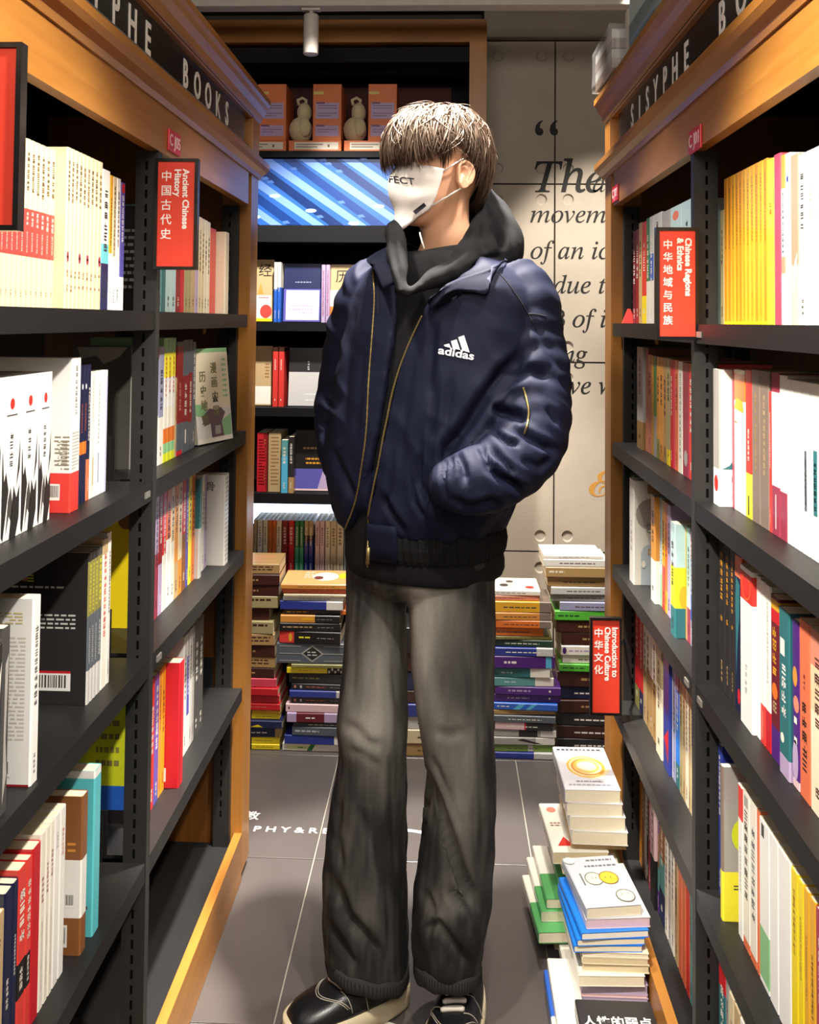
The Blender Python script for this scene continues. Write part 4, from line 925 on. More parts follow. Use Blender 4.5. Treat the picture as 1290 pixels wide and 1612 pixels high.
dbox('light_strip', 'glow_panel', DX0, 0.078, 0.29, 0.3395, 0.640, 0.745)
dbox('plinth', 'display_black', DX0, 0.079, 0.02, 0.33, 0.0, 0.469)

# glossy panel; its blue ceiling reflection is painted on and self-lit
attr_mat('painted_reflection', 0.25, emit=0.36)
refl_panel = empty('reflection_panel', (-0.35, YD + 0.02, 1.7428)); tag(refl_panel, 'wide glossy panel painted with a reflection of ceiling slats and lights, above the black shelf', 'screen')
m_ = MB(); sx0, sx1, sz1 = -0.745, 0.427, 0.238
m_.box((sx0, 0.0, 0.0), (sx1, 0.012, sz1), C('#1c2c4c')); m_.build('panel_body', 'display_black', refl_panel)
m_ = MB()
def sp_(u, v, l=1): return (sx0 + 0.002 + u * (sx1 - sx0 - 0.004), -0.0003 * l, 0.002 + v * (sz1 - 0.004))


def clipped(pts):
    for lim, sg in ((0.0, 1), (1.0, -1)):
        out = []
        for a, b in zip(pts, pts[1:] + pts[:1]):
            ia, ib = (a[0] - lim) * sg >= 0, (b[0] - lim) * sg >= 0
            if ia: out.append(a)
            if ia != ib:
                t = (lim - a[0]) / (b[0] - a[0]); out.append((lim, a[1] + t * (b[1] - a[1])))
        pts = out
        if len(pts) < 3: return []
    return pts


def pane(pts, l, c):
    q_ = clipped(pts)
    if q_: m_.face([sp_(u, v, l) for u, v in q_], C(c))


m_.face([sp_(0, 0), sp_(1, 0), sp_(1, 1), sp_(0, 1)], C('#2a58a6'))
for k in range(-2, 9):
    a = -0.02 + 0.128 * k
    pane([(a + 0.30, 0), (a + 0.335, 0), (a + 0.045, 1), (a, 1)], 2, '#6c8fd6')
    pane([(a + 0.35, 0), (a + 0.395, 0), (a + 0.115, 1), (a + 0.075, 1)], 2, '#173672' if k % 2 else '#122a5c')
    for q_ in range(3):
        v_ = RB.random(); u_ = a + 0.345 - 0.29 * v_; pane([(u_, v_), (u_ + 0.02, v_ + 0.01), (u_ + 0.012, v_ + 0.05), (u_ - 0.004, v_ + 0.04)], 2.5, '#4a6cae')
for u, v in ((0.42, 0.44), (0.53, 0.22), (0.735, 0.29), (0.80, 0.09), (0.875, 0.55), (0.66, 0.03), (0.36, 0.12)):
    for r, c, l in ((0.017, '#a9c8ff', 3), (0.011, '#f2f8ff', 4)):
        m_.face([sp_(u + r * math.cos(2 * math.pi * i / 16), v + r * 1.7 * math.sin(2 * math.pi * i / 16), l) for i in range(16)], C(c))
m_.build('picture', 'painted_reflection', refl_panel)

# toy boxes with plush animals on the top shelf
plain('box_orange', '#e0763a', 0.5, vary=0.02)
plain('plush_cream', '#d8c9a0', 0.9, sheen=0.4, bump=0.6, bscale=300, vary=0.05)
def toy_box(x, i):
    root = empty('toy_box', (x, YD + 0.02, 2.0055)); tag(root, ('leftmost of the orange toy boxes, half hidden by the bookcase crown', 'middle orange toy box with lilac text panels', 'orange toy box nearest the dark haired head')[i], 'box', 'orange toy boxes on the top display shelf')
    m_ = MB(); m_.rbox((-0.0925, 0, 0), (0.0945, 0.17, 0.040), 0.002); m_.build('tray', 'box_orange', root)
    m_ = MB(); m_.rbox((-0.008, 0.002, 0.0402), (0.093, 0.168, 0.242), 0.002); bd = m_.build('box_body', 'box_orange', root)
    m_ = MB()
    def q(x0, x1, z0, z1, c, y=0.0018): m_.face([(x0, y, z0), (x1, y, z0), (x1, y, z1), (x0, y, z1)], C(c))
    q(-0.006, 0.030, 0.205, 0.215, '#d8c560'); q(0.002, 0.084, 0.118, 0.175, '#b59ac4'); q(0.002, 0.084, 0.056, 0.094, '#b59ac4'); q(0.004, 0.034, 0.171, 0.177, '#6a3a72', 0.0016); q(0.004, 0.034, 0.090, 0.096, '#6a3a72', 0.0016)
    for k in range(5):
        if k != 2: q(0.008, 0.078 - 0.02 * (k == 4), 0.163 - 0.009 * k, 0.166 - 0.009 * k, '#7d6288', 0.0016)
    for k in range(2): q(0.008, 0.078 - 0.03 * k, 0.078 - 0.009 * k, 0.081 - 0.009 * k, '#7d6288', 0.0016)
    m_.build('print', 'print', bd)
    m_ = MB()
    def q2(x0, x1, z0, z1, c, y=-0.0003): m_.face([(x0, y, z0), (x1, y, z0), (x1, y, z1), (x0, y, z1)], C(c))
    q2(-0.072, 0.084, 0.008, 0.034, '#e9dccb')
    for k in range(2): q2(-0.066, 0.03 - 0.02 * k, 0.024 - 0.009 * k, 0.028 - 0.009 * k, '#8a7a6c', -0.0006)
    q2(0.046, 0.053, 0.016, 0.026, '#6a5a50', -0.0006)
    m_.build('label', 'print', root)
    pl = empty('plush_toy', (x - 0.060, YD + 0.085, 2.0465)); tag(pl, ('cream plush animal beside the leftmost orange box', 'cream plush animal left of the middle orange box', 'cream plush animal left of the orange box nearest the head')[i], 'toy', 'cream plush animals in the orange boxes')
    def blob(name, c, r, par, col='plush_cream'):
        bm = bmesh.new(); bmesh.ops.create_uvsphere(bm, u_segments=18, v_segments=12, radius=1)
        m2 = MB(); m2.bm(bm, M=Matrix.Translation(c) @ Matrix.Diagonal((*r, 1))); return m2.build(name, col, par, True)
    body = blob('body', (0, 0, 0.048), (0.042, 0.05, 0.048), pl)
    blob('head', (0.012, 0.0, 0.112), (0.026, 0.028, 0.036), pl)
    blob('wing', (0.018, -0.036, 0.052), (0.024, 0.018, 0.034), pl)
    m2 = MB(); m2.tube([(-0.008, 0, 0.14), (-0.012, 0, 0.158), (0.004, 0, 0.166), (0.018, 0, 0.158), (0.016, 0, 0.142)], 0.006, 8); m2.build('ear', 'plush_cream', pl, True)
for i in range(3):
    toy_box(col_at(583, YD + 0.02, 2.05) - 0.1965 * (2 - i), i)


# ---------------------------------------------------------------- books on the display shelf
def face_out(px0, px1, z, h, col, label, prints, bands=(), th=0.02, page='cream2', tilt=6, Y=YD + 0.06, group='face-out books on the display shelf'):
    x0, x1 = col_at(px0, Y, z + h / 2), col_at(px1, Y, z + h / 2)
    me = make_book(th, h, x1 - x0, col, bands, (), None, page, front=prints)
    # cover (local -y) to the camera, spine at the left
    return place_book(me, (x0, Y, z + 0.002), (R(-tilt), 0, math.pi) if False else (R(-tilt), 0, 0), label, group) if False else place_book(me, (x1, Y, z + 0.002), (R(-tilt), 0, 0), label, group)


def spine_out(px0, px1, z, h, col, label, bands=(), sp=None, Y=YD + 0.03, d=0.145, group='spine-out books on the display shelf', lean=0):
    x0, x1 = col_at(px0, Y, z + h / 2), col_at(px1, Y, z + h / 2)
    if sp is None:
        ink = 'ivory' if col in DARK else '#6a4a3a'
        sp = [G(0.5, 0.88, ink, 0.6), G(0.06, 0.2, ink, 0.35)]
    me = make_book(x1 - x0 - 0.0006, h, d, col, bands, sp)
    return place_book(me, ((x0 + x1) / 2, Y, z + 0.0006), (0, R(lean), R(-90)), label, group)


S1, S2, S3, S4 = 1.402, 1.105, 0.808, 0.50
b_ = face_out(398, 430, S1, 0.222, 'tan', 'face-out beige book with red and yellow foot on upper display shelf', [('r', 0.05, 1, 0.02, 0.42, 'ivory'), ('r', 0, 1, 0.0, 0.05, 'yellow'), ('o', 0.3, 0.16, 0.3, 0.11, 'bred'), ('poly', [(0.45, 0.44), (0.6, 0.62), (0.75, 0.44)], 'orange2'), ('lines', 0.2, 0.7, 0.36, 0.40, 1, 'dred')])
text_obj('lettering', '经', 0.05, 'wall_ink', b_, frame((-0.055, -0.0105, 0.165), (1, 0, 0), (0, 0, 1)), 0.0002)
spine_out(431, 436.5, S1, 0.212, 'blue', 'blue book with white head beside the beige face-out book', [(0.55, 1, 'ivory')]); spine_out(437, 442, S1, 0.212, 'blue', 'second blue book with white head, touching the first', [(0.58, 1, 'ivory')])
face_out(447, 505, S1, 0.208, 'navy', 'face-out navy book with white flowery lower half', [('r', 0.02, 0.93, 0.03, 0.54, 'ivory'), ('lines', 0.25, 0.7, 0.66, 0.70, 1, 'lav'), ('o', 0.72, 0.42, 0.09, 0.06, 'lpink'), ('o', 0.5, 0.32, 0.1, 0.05, 'lpink'), ('lines', 0.2, 0.85, 0.12, 0.3, 3, 'lilac')], [(0, 0.56, 'violet', 1)])
spine_out(506, 512.5, S1, 0.204, 'lilac', 'lilac book with pink print left of the orange footed book', sp=[G(0.1, 0.9, 'wine', 0.6)]); spine_out(513, 519.5, S1, 0.204, 'lilac', 'second lilac book, touching the orange footed book', sp=[G(0.1, 0.9, 'wine', 0.6)])
b_ = face_out(521, 572, S1, 0.206, 'tan', 'face-out beige book with orange foot beside the shoulder', [('r', 0, 1, 0.0, 0.27, 'orange'), ('r', 0, 1, 0.27, 0.55, 'ivory')])
text_obj('lettering', '历', 0.05, 'wall_ink', b_, frame((-0.100, -0.0105, 0.145), (1, 0, 0), (0, 0, 1)), 0.0002)
b_ = face_out(392, 428, S2, 0.21, 'tan', 'face-out beige book with white foot on middle display shelf', [('r', 0, 1, 0.02, 0.32, 'ivory'), ('lines', 0.1, 0.3, 0.45, 0.72, 5, 'brown')])
spine_out(429, 437.5, S2, 0.208, 'bred', 'red book with dark head, left one of the pair', [(0.93, 1, 'dbrown')], sp=[G(0.6, 0.8, 'ivory', 0.4), ('r', 0.42, 0.58, 0.1, 0.13, 'ivory')]); spine_out(438.5, 447, S2, 0.208, 'bred', 'red book with dark head, right one of the pair', [(0.93, 1, 'dbrown')], sp=[G(0.6, 0.8, 'ivory', 0.4), ('r', 0.42, 0.58, 0.1, 0.13, 'ivory')])
face_out(455, 517, S2, 0.205, 'char', 'face-out black book with light gray jacket', [('r', 0, 1, 0.0, 0.58, 'lgray'), ('g', 0.5, 0.6, 0.78, 0.008, 'lgray'), ('lines', 0.3, 0.6, 0.18, 0.22, 1, 'white'), ('lines', 0.35, 0.6, 0.08, 0.12, 1, 'white')])
spine_out(518, 531, S2, 0.2, 'gray', 'gray book tucked behind the sleeve', [(0.88, 1, 'dgray')])
spine_out(404, 421, S3, 0.205, 'dred', 'broad red book with orange print', sp=[('poly', [(0, 0), (1, 0), (0.7, 0.25), (0.95, 0.5), (0.6, 1), (0, 1)], 'red'), ('lines', 0.15, 0.9, 0.1, 0.9, 16, 'orange')]); spine_out(422, 442, S3, 0.205, 'tan', 'broad buff book with fine print', sp=[('lines', 0.2, 0.9, 0.1, 0.95, 14, 'brown')])
spine_out(442.5, 453, S3, 0.183, 'sky', 'short light blue book', [(0.7, 1, 'teal')], Y=YD + 0.01); spine_out(454, 463, S3, 0.195, 'char', 'black book with flowery foot', [(0, 0.28, 'tan2')], Y=YD + 0.01)
face_out(465, 530, S3, 0.21, 'black', 'face-out black book with violet lower jacket', [('r', 0, 1, 0.0, 0.36, 'violet'), ('poly', [(0.0, 0.0), (0.45, 0.0), (0.3, 0.36), (0.0, 0.36)], 'lilac'), ('r', 0, 1, 0, 0.03, 'lpink'), ('lines', 0.15, 0.75, 0.42, 0.56, 2, 'gold2'), ('lines', 0.1, 0.85, 0.66, 0.74, 1, 'tan2')])
for x0, x1, c, lab, bd in ((399, 404, 'tan', 'beige', ()), (405, 413, 'offw', 'white and blue', [(0, 0.3, 'lteal')]), (414, 421, 'cream2', 'cream', ()), (422, 428, 'orange', 'orange', ()), (428.5, 434.5, 'orange', 'second orange', ()), (435, 443, 'cream2', 'plain cream', ()), (444, 453, 'dred', 'dark red', ()), (454, 463, 'red', 'red', ()), (464, 471, 'green', 'green', [(0, 0.5, '#3aa07a')]), (471.5, 478, 'green', 'second green', [(0, 0.5, '#3aa07a')]), (479, 485.5, 'dblue', 'navy', [(0.72, 1, 'tan'), (0.6, 0.72, 'dbrown')]), (486, 493, 'dblue', 'second navy', [(0.72, 1, 'tan'), (0.6, 0.72, 'dbrown')]), (496, 503, 'lpink', 'pinkish', ()), (503.5, 511, 'lpink', 'second pinkish', ()), (512, 520, 'cream2', 'pale cream', ()), (520.5, 530, 'cream', 'warm cream', ()), (530.5, 541, 'cream2', 'light cream', ()), (542, 548, 'lteal', 'pale blue', ()), (549, 560, 'tan', 'buff', ()), (561, 570, 'ivory', 'ivory', ())):
    spine_out(x0, x1, S4, 0.19, c, f'{lab} book in the back-lit row under the light strip', bd, Y=YD + 0.12, d=0.14)


# ---------------------------------------------------------------- stacks of books lying on the floor
def flat_book(x0, x1, z0, z1, Y, col, label, group, bands=(), sp=None, d=0.145, page='cream2', yaw=0.0, top=(), spine='front'):
    """lying flat; spine='front': spine towards the camera, length from x0 to x1"""
    w, L = z1 - z0, x1 - x0
    if sp is None:
        ink = 'ivory' if col in DARK else '#5a4a3a'
        sp = [('lines', 0.25, 0.8, 0.30, 0.62, 1, ink)]
    me = make_book(w - 0.0003, L, d, col, bands, (), None, page, hard=False, back=())
    cover, pages, _ = me
    # printing on the spine and on the upper cover, built in the lying position
    M = Matrix.Translation((-L / 2, 0, w / 2)) @ Matrix(((0, 0, 1, 0), (-1, 0, 0, 0), (0, 1, 0, 0), (0, 0, 0, 1)))
    # local: +x(spine) -> -Y, z(length) -> +X, y(thickness) -> -Z or Z
    M = Matrix.Translation((-L / 2, 0, w / 2)) @ Matrix(((0, 0, 1, 0), (-1, 0, 0, 0), (0, -1, 0, 0), (0, 0, 0, 1)))
    cover.transform(M); pages.transform(M)
    m_ = MB()
    if sp:
        c = min(0.0022, w * 0.18)
        face_prints(m_, lambda u, v, l=1: (-L / 2 + u, -0.0002 * l, c + v), L, w - 2 * c, sp, False)
    if top:
        face_prints(m_, lambda u, v, l=1: (-L / 2 + u, 0.003 + v, w - 0.0002 + 0.00025 * l), L, d - 0.004, top, False)
    pr = None
    if m_.f: pr = m_.mesh('print'); pr.materials.append(MATS['print'])
    return place_book((cover, pages, pr), ((x0 + x1) / 2, Y, z0 + 0.0002), (0, 0, R(yaw)), label, group)


def zpx(y, Y):
    return on_y(600, y, Y).z


RS = random.Random(5)


def floor_stack(name, xpl, xpr, Y, layers, where, group, right_known=True):
    """layers bottom to top: (y_bottom_px, y_top_px, colour, description, opts)"""
    z = 0.0005
    n = len(layers)
    for i, la in enumerate(layers):
        yb, yt, col, desc = la[:4]; op = la[4] if len(la) > 4 else {}
        Yi = Y + op.get('dy', RS.uniform(-0.006, 0.006))
        h = max(0.006, zpx(yt, Y) - zpx(yb, Y)) if 'h' not in op else op['h']
        a, b = op.get('x', (xpl, xpr))
        x0, x1 = col_at(a, Yi, z + h / 2), col_at(b, Yi, z + h / 2)
        flat_book(x0, x1, z, z + h, Yi, col, f'{desc}, {ORD[i]} from floor in {where}', group, op.get('b', ()), op.get('sp'), op.get('d', 0.148), op.get('page', 'cream2'), op.get('yaw', RS.uniform(-2, 2)), op.get('top', ()))
        z += h + 0.0003
    return z


yk = dict(b=[(0, 0.55, 'black')], sp=[('lines', 0.3, 0.52, 0.2, 0.8, 2, 'ivory'), ('lines', 0.62, 0.9, 0.4, 0.6, 1, 'brown')])
gd_ = dict(sp=[('lines', 0.35, 0.7, 0.3, 0.7, 1, 'tan2')])
st = 'stack beside the oak post'
floor_stack('a', 343, 440, 3.05, [
    (1177, 1168, 'yellow', 'yellow book with black end', yk), (1168, 1158, 'yellow', 'yellow book with black end', dict(yk)), (1158, 1142, 'navy', 'navy book with tan corner', dict(b=[(0.9, 1, 'tan2')], x=(343, 443))), (1142, 1130, 'navy', 'navy book with yellow fleck', dict(sp=[('poly', [(0.5, 0.1), (0.62, 0.5), (0.7, 0.1)], 'yellow')], x=(345, 444))), (1130, 1121, 'yellow', 'yellow book with black end', yk), (1121, 1115, 'gold', 'thin yellow book', dict(yk, x=(343, 441))),
    (1115, 1104, 'red', 'red book', dict(x=(340, 441), sp=[('lines', 0.5, 0.8, 0.4, 0.6, 1, 'salmon')])), (1104, 1091, 'red', 'red book', dict(x=(338, 440), sp=[])), (1091, 1079, 'red', 'red book', dict(x=(338, 438), sp=[])), (1079, 1065, 'pink', 'pinkish red book', dict(x=(336, 435), sp=[])),
    (1065, 1049, 'dbrown', 'dark brown book', dict(gd_, x=(334, 432))), (1049, 1032, 'tan2', 'tan book with crowded print', dict(x=(334, 433), sp=[('lines', 0.1, 0.95, 0.25, 0.9, 2, 'dbrown')])), (1032, 1013, 'dbrown', 'dark brown book', dict(gd_, x=(333, 433))), (1013, 995, 'tan2', 'tan book with crowded print', dict(x=(332, 432), sp=[('lines', 0.1, 0.95, 0.25, 0.9, 2, 'dbrown')])), (995, 975, 'khaki', 'khaki book with dark fringe', dict(x=(330, 430), sp=[('lines', 0.1, 0.95, 0.5, 0.95, 1, 'dbrown')])),
    (975, 955, 'dbrown', 'dark brown book', dict(gd_, x=(328, 424))), (955, 936, 'khaki', 'khaki book with dark fringe', dict(x=(333, 437), sp=[('lines', 0.1, 0.95, 0.5, 0.95, 1, 'dbrown')])), (936, 919, 'dbrown', 'dark brown book', dict(gd_, x=(335, 439))), (919, 902, 'dbrown', 'brown gilt book', dict(gd_, x=(336, 440))), (902, 886, 'tan2', 'tan book with dark print', dict(x=(336, 440), sp=[('lines', 0.1, 0.95, 0.3, 0.9, 2, 'dbrown')], top=[('lines', 0.1, 0.9, 0.2, 0.8, 4, 'salmon')]))], st, 'books in the stack beside the oak post')
dt = dict(sp=[('o', 0.06, 0.5, 0.018, 0.3, 'salmon'), ('o', 0.16, 0.5, 0.018, 0.3, 'lgray'), ('lines', 0.25, 0.6, 0.35, 0.65, 1, 'coral'), ('lines', 0.65, 0.9, 0.4, 0.6, 1, 'gray')])
st = 'stack behind the left knee'
floor_stack('b', 448, 552, 3.045, [
    (1184, 1172, 'ivory', 'white book with green patch', dict(x=(445, 545), sp=[('r', 0.08, 0.5, 0.2, 0.8, '#dfe39a'), ('poly', [(0.38, 0), (0.44, 1), (0.52, 1), (0.46, 0)], 'green'), ('lines', 0.24, 0.36, 0.3, 0.7, 1, 'green')])), (1172, 1158, 'dblue', 'blue book with white end', dict(x=(448, 546), b=[(0.8, 1, 'ivory')], sp=[])), (1158, 1144, 'slate', 'slate book with pale lettering', dict(x=(460, 556), sp=[('lines', 0.05, 0.45, 0.3, 0.75, 1, 'lgray')])), (1144, 1137, 'char', 'thin charcoal book', dict(x=(462, 556))), (1137, 1122, 'lilac', 'lilac and dark photo book', dict(x=(452, 550), b=[(0.15, 0.6, 'maroon')], sp=[('lines', 0.3, 0.45, 0.3, 0.7, 1, 'ivory')])), (1122, 1109, 'lpink', 'pale pink book', dict(x=(450, 550), sp=[('o', 0.05, 0.5, 0.012, 0.2, 'black')])),
    (1109, 1099, 'char', 'dark book with two dots', dict(dt, x=(459, 552))), (1099, 1088, 'dblue', 'blue book with pale end', dict(x=(456, 548), b=[(0.8, 1, 'lgray')], sp=[])), (1088, 1078, 'char', 'dark book with two dots', dict(dt, x=(459, 552))), (1078, 1062, 'char', 'blackish olive book', dict(x=(455, 552), sp=[('lines', 0.05, 0.5, 0.3, 0.7, 1, 'olive')])), (1062, 1052, 'yellow', 'yellow book with checkered end', dict(x=(452, 548), b=[(0.66, 1, 'black')], sp=[('lines', 0.2, 0.4, 0.4, 0.6, 1, 'brown')] + [('r', 0.68 + 0.05 * i, 0.705 + 0.05 * i, 0.5 * (i % 2), 0.5 + 0.5 * (i % 2), 'ivory') for i in range(6)])), (1052, 1046, 'olive', 'thin olive book', dict(x=(459, 553))),
    (1046, 1014, 'slate', 'thick gray volume with diamond ornament', dict(x=(436, 548), sp=[('poly', [(0.34, 0.5), (0.5, 0.05), (0.66, 0.5), (0.5, 0.95)], 'gray'), ('poly', [(0.37, 0.5), (0.5, 0.14), (0.63, 0.5), (0.5, 0.86)], 'char'), ('lines', 0.43, 0.57, 0.35, 0.65, 2, 'lgray'), ('r', 0.04, 0.34, 0.1, 0.14, 'gray'), ('r', 0.04, 0.34, 0.86, 0.9, 'gray'), ('r', 0.66, 0.97, 0.1, 0.14, 'gray'), ('r', 0.66, 0.97, 0.86, 0.9, 'gray'), ('r', 0.04, 0.34, 0.48, 0.52, 'gray'), ('r', 0.66, 0.97, 0.48, 0.52, 'gray')])),
    (1014, 995, 'black', 'black book with red end', dict(x=(440, 536), b=[(0, 0.24, 'bred')], sp=[('o', 0.18, 0.5, 0.03, 0.4, 'gold'), ('lines', 0.32, 0.52, 0.35, 0.7, 1, 'byel'), ('lines', 0.62, 0.9, 0.4, 0.55, 1, 'gray')])), (995, 982, 'black', 'black book with gray lettering', dict(x=(441, 536), sp=[('lines', 0.05, 0.55, 0.35, 0.7, 1, 'tan'), ('lines', 0.62, 0.9, 0.4, 0.55, 1, 'gray')])), (982, 970, 'black', 'black book with orange half', dict(x=(442, 535), b=[(0, 0.58, 'orange2')], sp=[('lines', 0.62, 0.9, 0.4, 0.55, 1, 'gray'), ('r', 0.36, 0.55, 0.3, 0.8, 'gold')])), (970, 962, 'char', 'dark book with yellow words', dict(x=(447, 546), b=[(0.9, 1, 'orange')], sp=[('lines', 0.05, 0.4, 0.3, 0.8, 1, 'gold')])),
    (962, 948, 'dblue', 'royal blue book with white end', dict(x=(441, 540), b=[(0.74, 1, 'offw')], sp=[])), (948, 941, 'offw', 'thin white book', dict(x=(446, 542))), (941, 937, 'cream', 'thin cream book', dict(x=(447, 546))),
    (937, 931, 'coral', 'flat orange book', dict(x=(445, 548), h=0.016)), (931, 925, 'orange2', 'top orange book with white picture', dict(x=(443, 549), h=0.016, d=0.17, top=[('r', 0, 1, 0, 1, '#efb273'), ('o', 0.62, 0.55, 0.2, 0.3, 'ivory'), ('o', 0.52, 0.45, 0.07, 0.12, '#7a3a30'), ('o', 0.88, 0.6, 0.06, 0.2, 'lime'), ('lines', 0.3, 0.45, 0.4, 0.9, 3, 'ivory')]))], st, 'books in the stack behind the left knee')
st = 'stack right of the jeans'
floor_stack('c', 776, 876, 3.04, [
    (1197, 1187, 'dblue', 'navy book with white end', dict(x=(773, 870), b=[(0.7, 1, 'lgray')], sp=[])), (1187, 1176, '#7a9a4a', 'grass green book', dict(x=(775, 873), b=[(0.58, 0.66, 'lgray')])), (1176, 1164, 'gray', 'gray book with dark slash', dict(x=(774, 874), b=[(0.7, 1, 'offw')], sp=[('poly', [(0.4, 0.7), (0.7, 0.1), (0.8, 0.1), (0.5, 0.9)], 'char')])), (1164, 1153, 'gray', 'gray book with pale end', dict(x=(778, 876), b=[(0.75, 1, 'offw'), (0.4, 0.7, 'char')], sp=[])), (1153, 1141, 'char', 'dark book with pink panel', dict(x=(772, 870), b=[(0.08, 0.55, 'lpink'), (0.55, 0.58, 'red')])), (1141, 1130, 'slate', 'slate blue book', dict(x=(776, 875))), (1130, 1122, 'tan2', 'thin brown yellow book', dict(x=(777, 874))), (1122, 1111, 'blue', 'blue patterned book', dict(x=(778, 878), sp=[('poly', [(0.3, 0), (0.4, 1), (0.5, 1), (0.4, 0)], 'sky'), ('poly', [(0.5, 0), (0.6, 1), (0.68, 1), (0.58, 0)], 'sky'), ('lines', 0.05, 0.25, 0.3, 0.7, 1, 'ivory')])),
    (1111, 1099, 'purple', 'purple book with white marks', dict(x=(778, 883), sp=[('lines', 0.2, 0.55, 0.25, 0.8, 1, 'lilac'), ('r', 0.82, 0.85, 0.4, 0.7, 'ivory')])), (1099, 1086, 'purple', 'purple book with white marks', dict(x=(780, 883), sp=[('lines', 0.2, 0.55, 0.25, 0.8, 1, 'lilac'), ('r', 0.82, 0.85, 0.4, 0.7, 'ivory')])), (1086, 1072, 'teal', 'teal blue book with white end', dict(x=(775, 872), b=[(0.7, 1, 'ivory')], sp=[('lines', 0.2, 0.4, 0.3, 0.7, 1, 'lteal')])), (1072, 1057, 'teal2', 'sea blue book with white end', dict(x=(770, 866), b=[(0.68, 1, 'ivory')], sp=[('lines', 0.2, 0.4, 0.3, 0.7, 1, 'lteal')])), (1057, 1038, 'purple', 'violet book with bright title', dict(x=(774, 874), b=[(0.86, 0.95, 'sky')], sp=[('lines', 0.2, 0.4, 0.25, 0.75, 1, 'ivory')])), (1038, 1025, 'dblue', 'dark blue book with gray end', dict(x=(772, 871), b=[(0.74, 1, 'lgray')])), (1025, 1014, 'dgreen', 'dark green book', dict(x=(770, 870))), (1014, 1008, 'olive', 'thin olive book', dict(x=(770, 869))),
    (1008, 995, 'orange', 'orange book', dict(x=(758, 856))), (995, 983, 'orange', 'orange book with brown end', dict(x=(768, 868), b=[(0.82, 1, 'gbrown')])), (983, 971, 'orange2', 'light orange book', dict(x=(768, 868), b=[(0.82, 1, 'gbrown')])), (971, 954, 'gold', 'golden orange book', dict(x=(768, 868), b=[(0.82, 1, 'gbrown'), (0.0, 0.8, 'gold')])), (954, 946, 'salmon', 'peach book', dict(x=(752, 850))), (946, 938, 'ivory', 'white topped book with dog drawing', dict(x=(750, 851), top=[('r', 0, 1, 0, 1, 'ivory'), ('o', 0.6, 0.5, 0.12, 0.2, 'lgray'), ('o', 0.45, 0.4, 0.07, 0.12, '#4a403a'), ('o', 0.55, 0.7, 0.06, 0.1, '#5a4a40'), ('o', 0.85, 0.25, 0.07, 0.1, 'red2')]))], st, 'books in the stack right of the jeans')
st = 'rear stack against the concrete'
floor_stack('d', 878, 985, 3.10, [
    (1200, 1180, 'char', 'charcoal book'), (1180, 1160, 'dbrown', 'dark brown book'), (1160, 1140, 'char', 'charcoal book'), (1140, 1120, 'dbrown', 'dark brown book', dict(gd_)), (1120, 1100, 'navy2', 'blackish blue book'), (1100, 1076, 'dbrown', 'dark brown book', dict(gd_)), (1076, 1064, '#58b83a', 'bright green book', dict(x=(881, 985), sp=[('lines', 0.05, 0.4, 0.3, 0.7, 1, 'dgreen')])), (1064, 1051, 'ivory', 'white book', dict(x=(886, 985))), (1051, 1036, 'ivory', 'white book with purple dot', dict(x=(884, 985), sp=[('o', 0.05, 0.5, 0.03, 0.4, 'purple'), ('lines', 0.12, 0.45, 0.3, 0.7, 1, 'lilac')])), (1036, 1016, 'dbrown', 'dark brown book', dict(gd_, x=(884, 980))), (1016, 997, 'dbrown', 'dark brown book', dict(gd_, x=(876, 975))), (997, 982, '#58b83a', 'bright green book', dict(x=(874, 975), sp=[('lines', 0.05, 0.4, 0.3, 0.7, 1, 'dgreen')])), (982, 968, 'lav', 'shiny blue violet book', dict(x=(882, 978))), (968, 957, 'gray', 'gray book', dict(x=(870, 970))), (957, 945, 'lgray', 'light gray book', dict(x=(868, 968))), (945, 930, 'tan2', 'tan book', dict(x=(862, 962))), (930, 914, 'tan2', 'tan book with pale letters', dict(x=(860, 960), sp=[('lines', 0.05, 0.3, 0.3, 0.8, 1, 'cream2')])), (914, 902, 'offw', 'off-white book', dict(x=(856, 958))), (902, 896, 'ivory', 'top white book', dict(x=(856, 950), h=0.012, top=[('r', 0, 1, 0, 1, 'white')]))], st, 'books in the rear stack against the concrete')
st = 'low pile between the legs'
floor_stack('e', 632, 735, 3.035, [(1192, 1172, 'tan2', 'tan book'), (1172, 1150, 'cream', 'cream book'), (1150, 1130, 'lgray', 'gray book'), (1130, 1110, 'dblue', 'blue book'), (1110, 1090, 'dbrown', 'brown book'), (1090, 1060, 'navy', 'navy book'), (1060, 1030, 'dbrown', 'brown thick book'), (1030, 990, 'char', 'charcoal thick book')], st, 'books in the low pile between the legs')


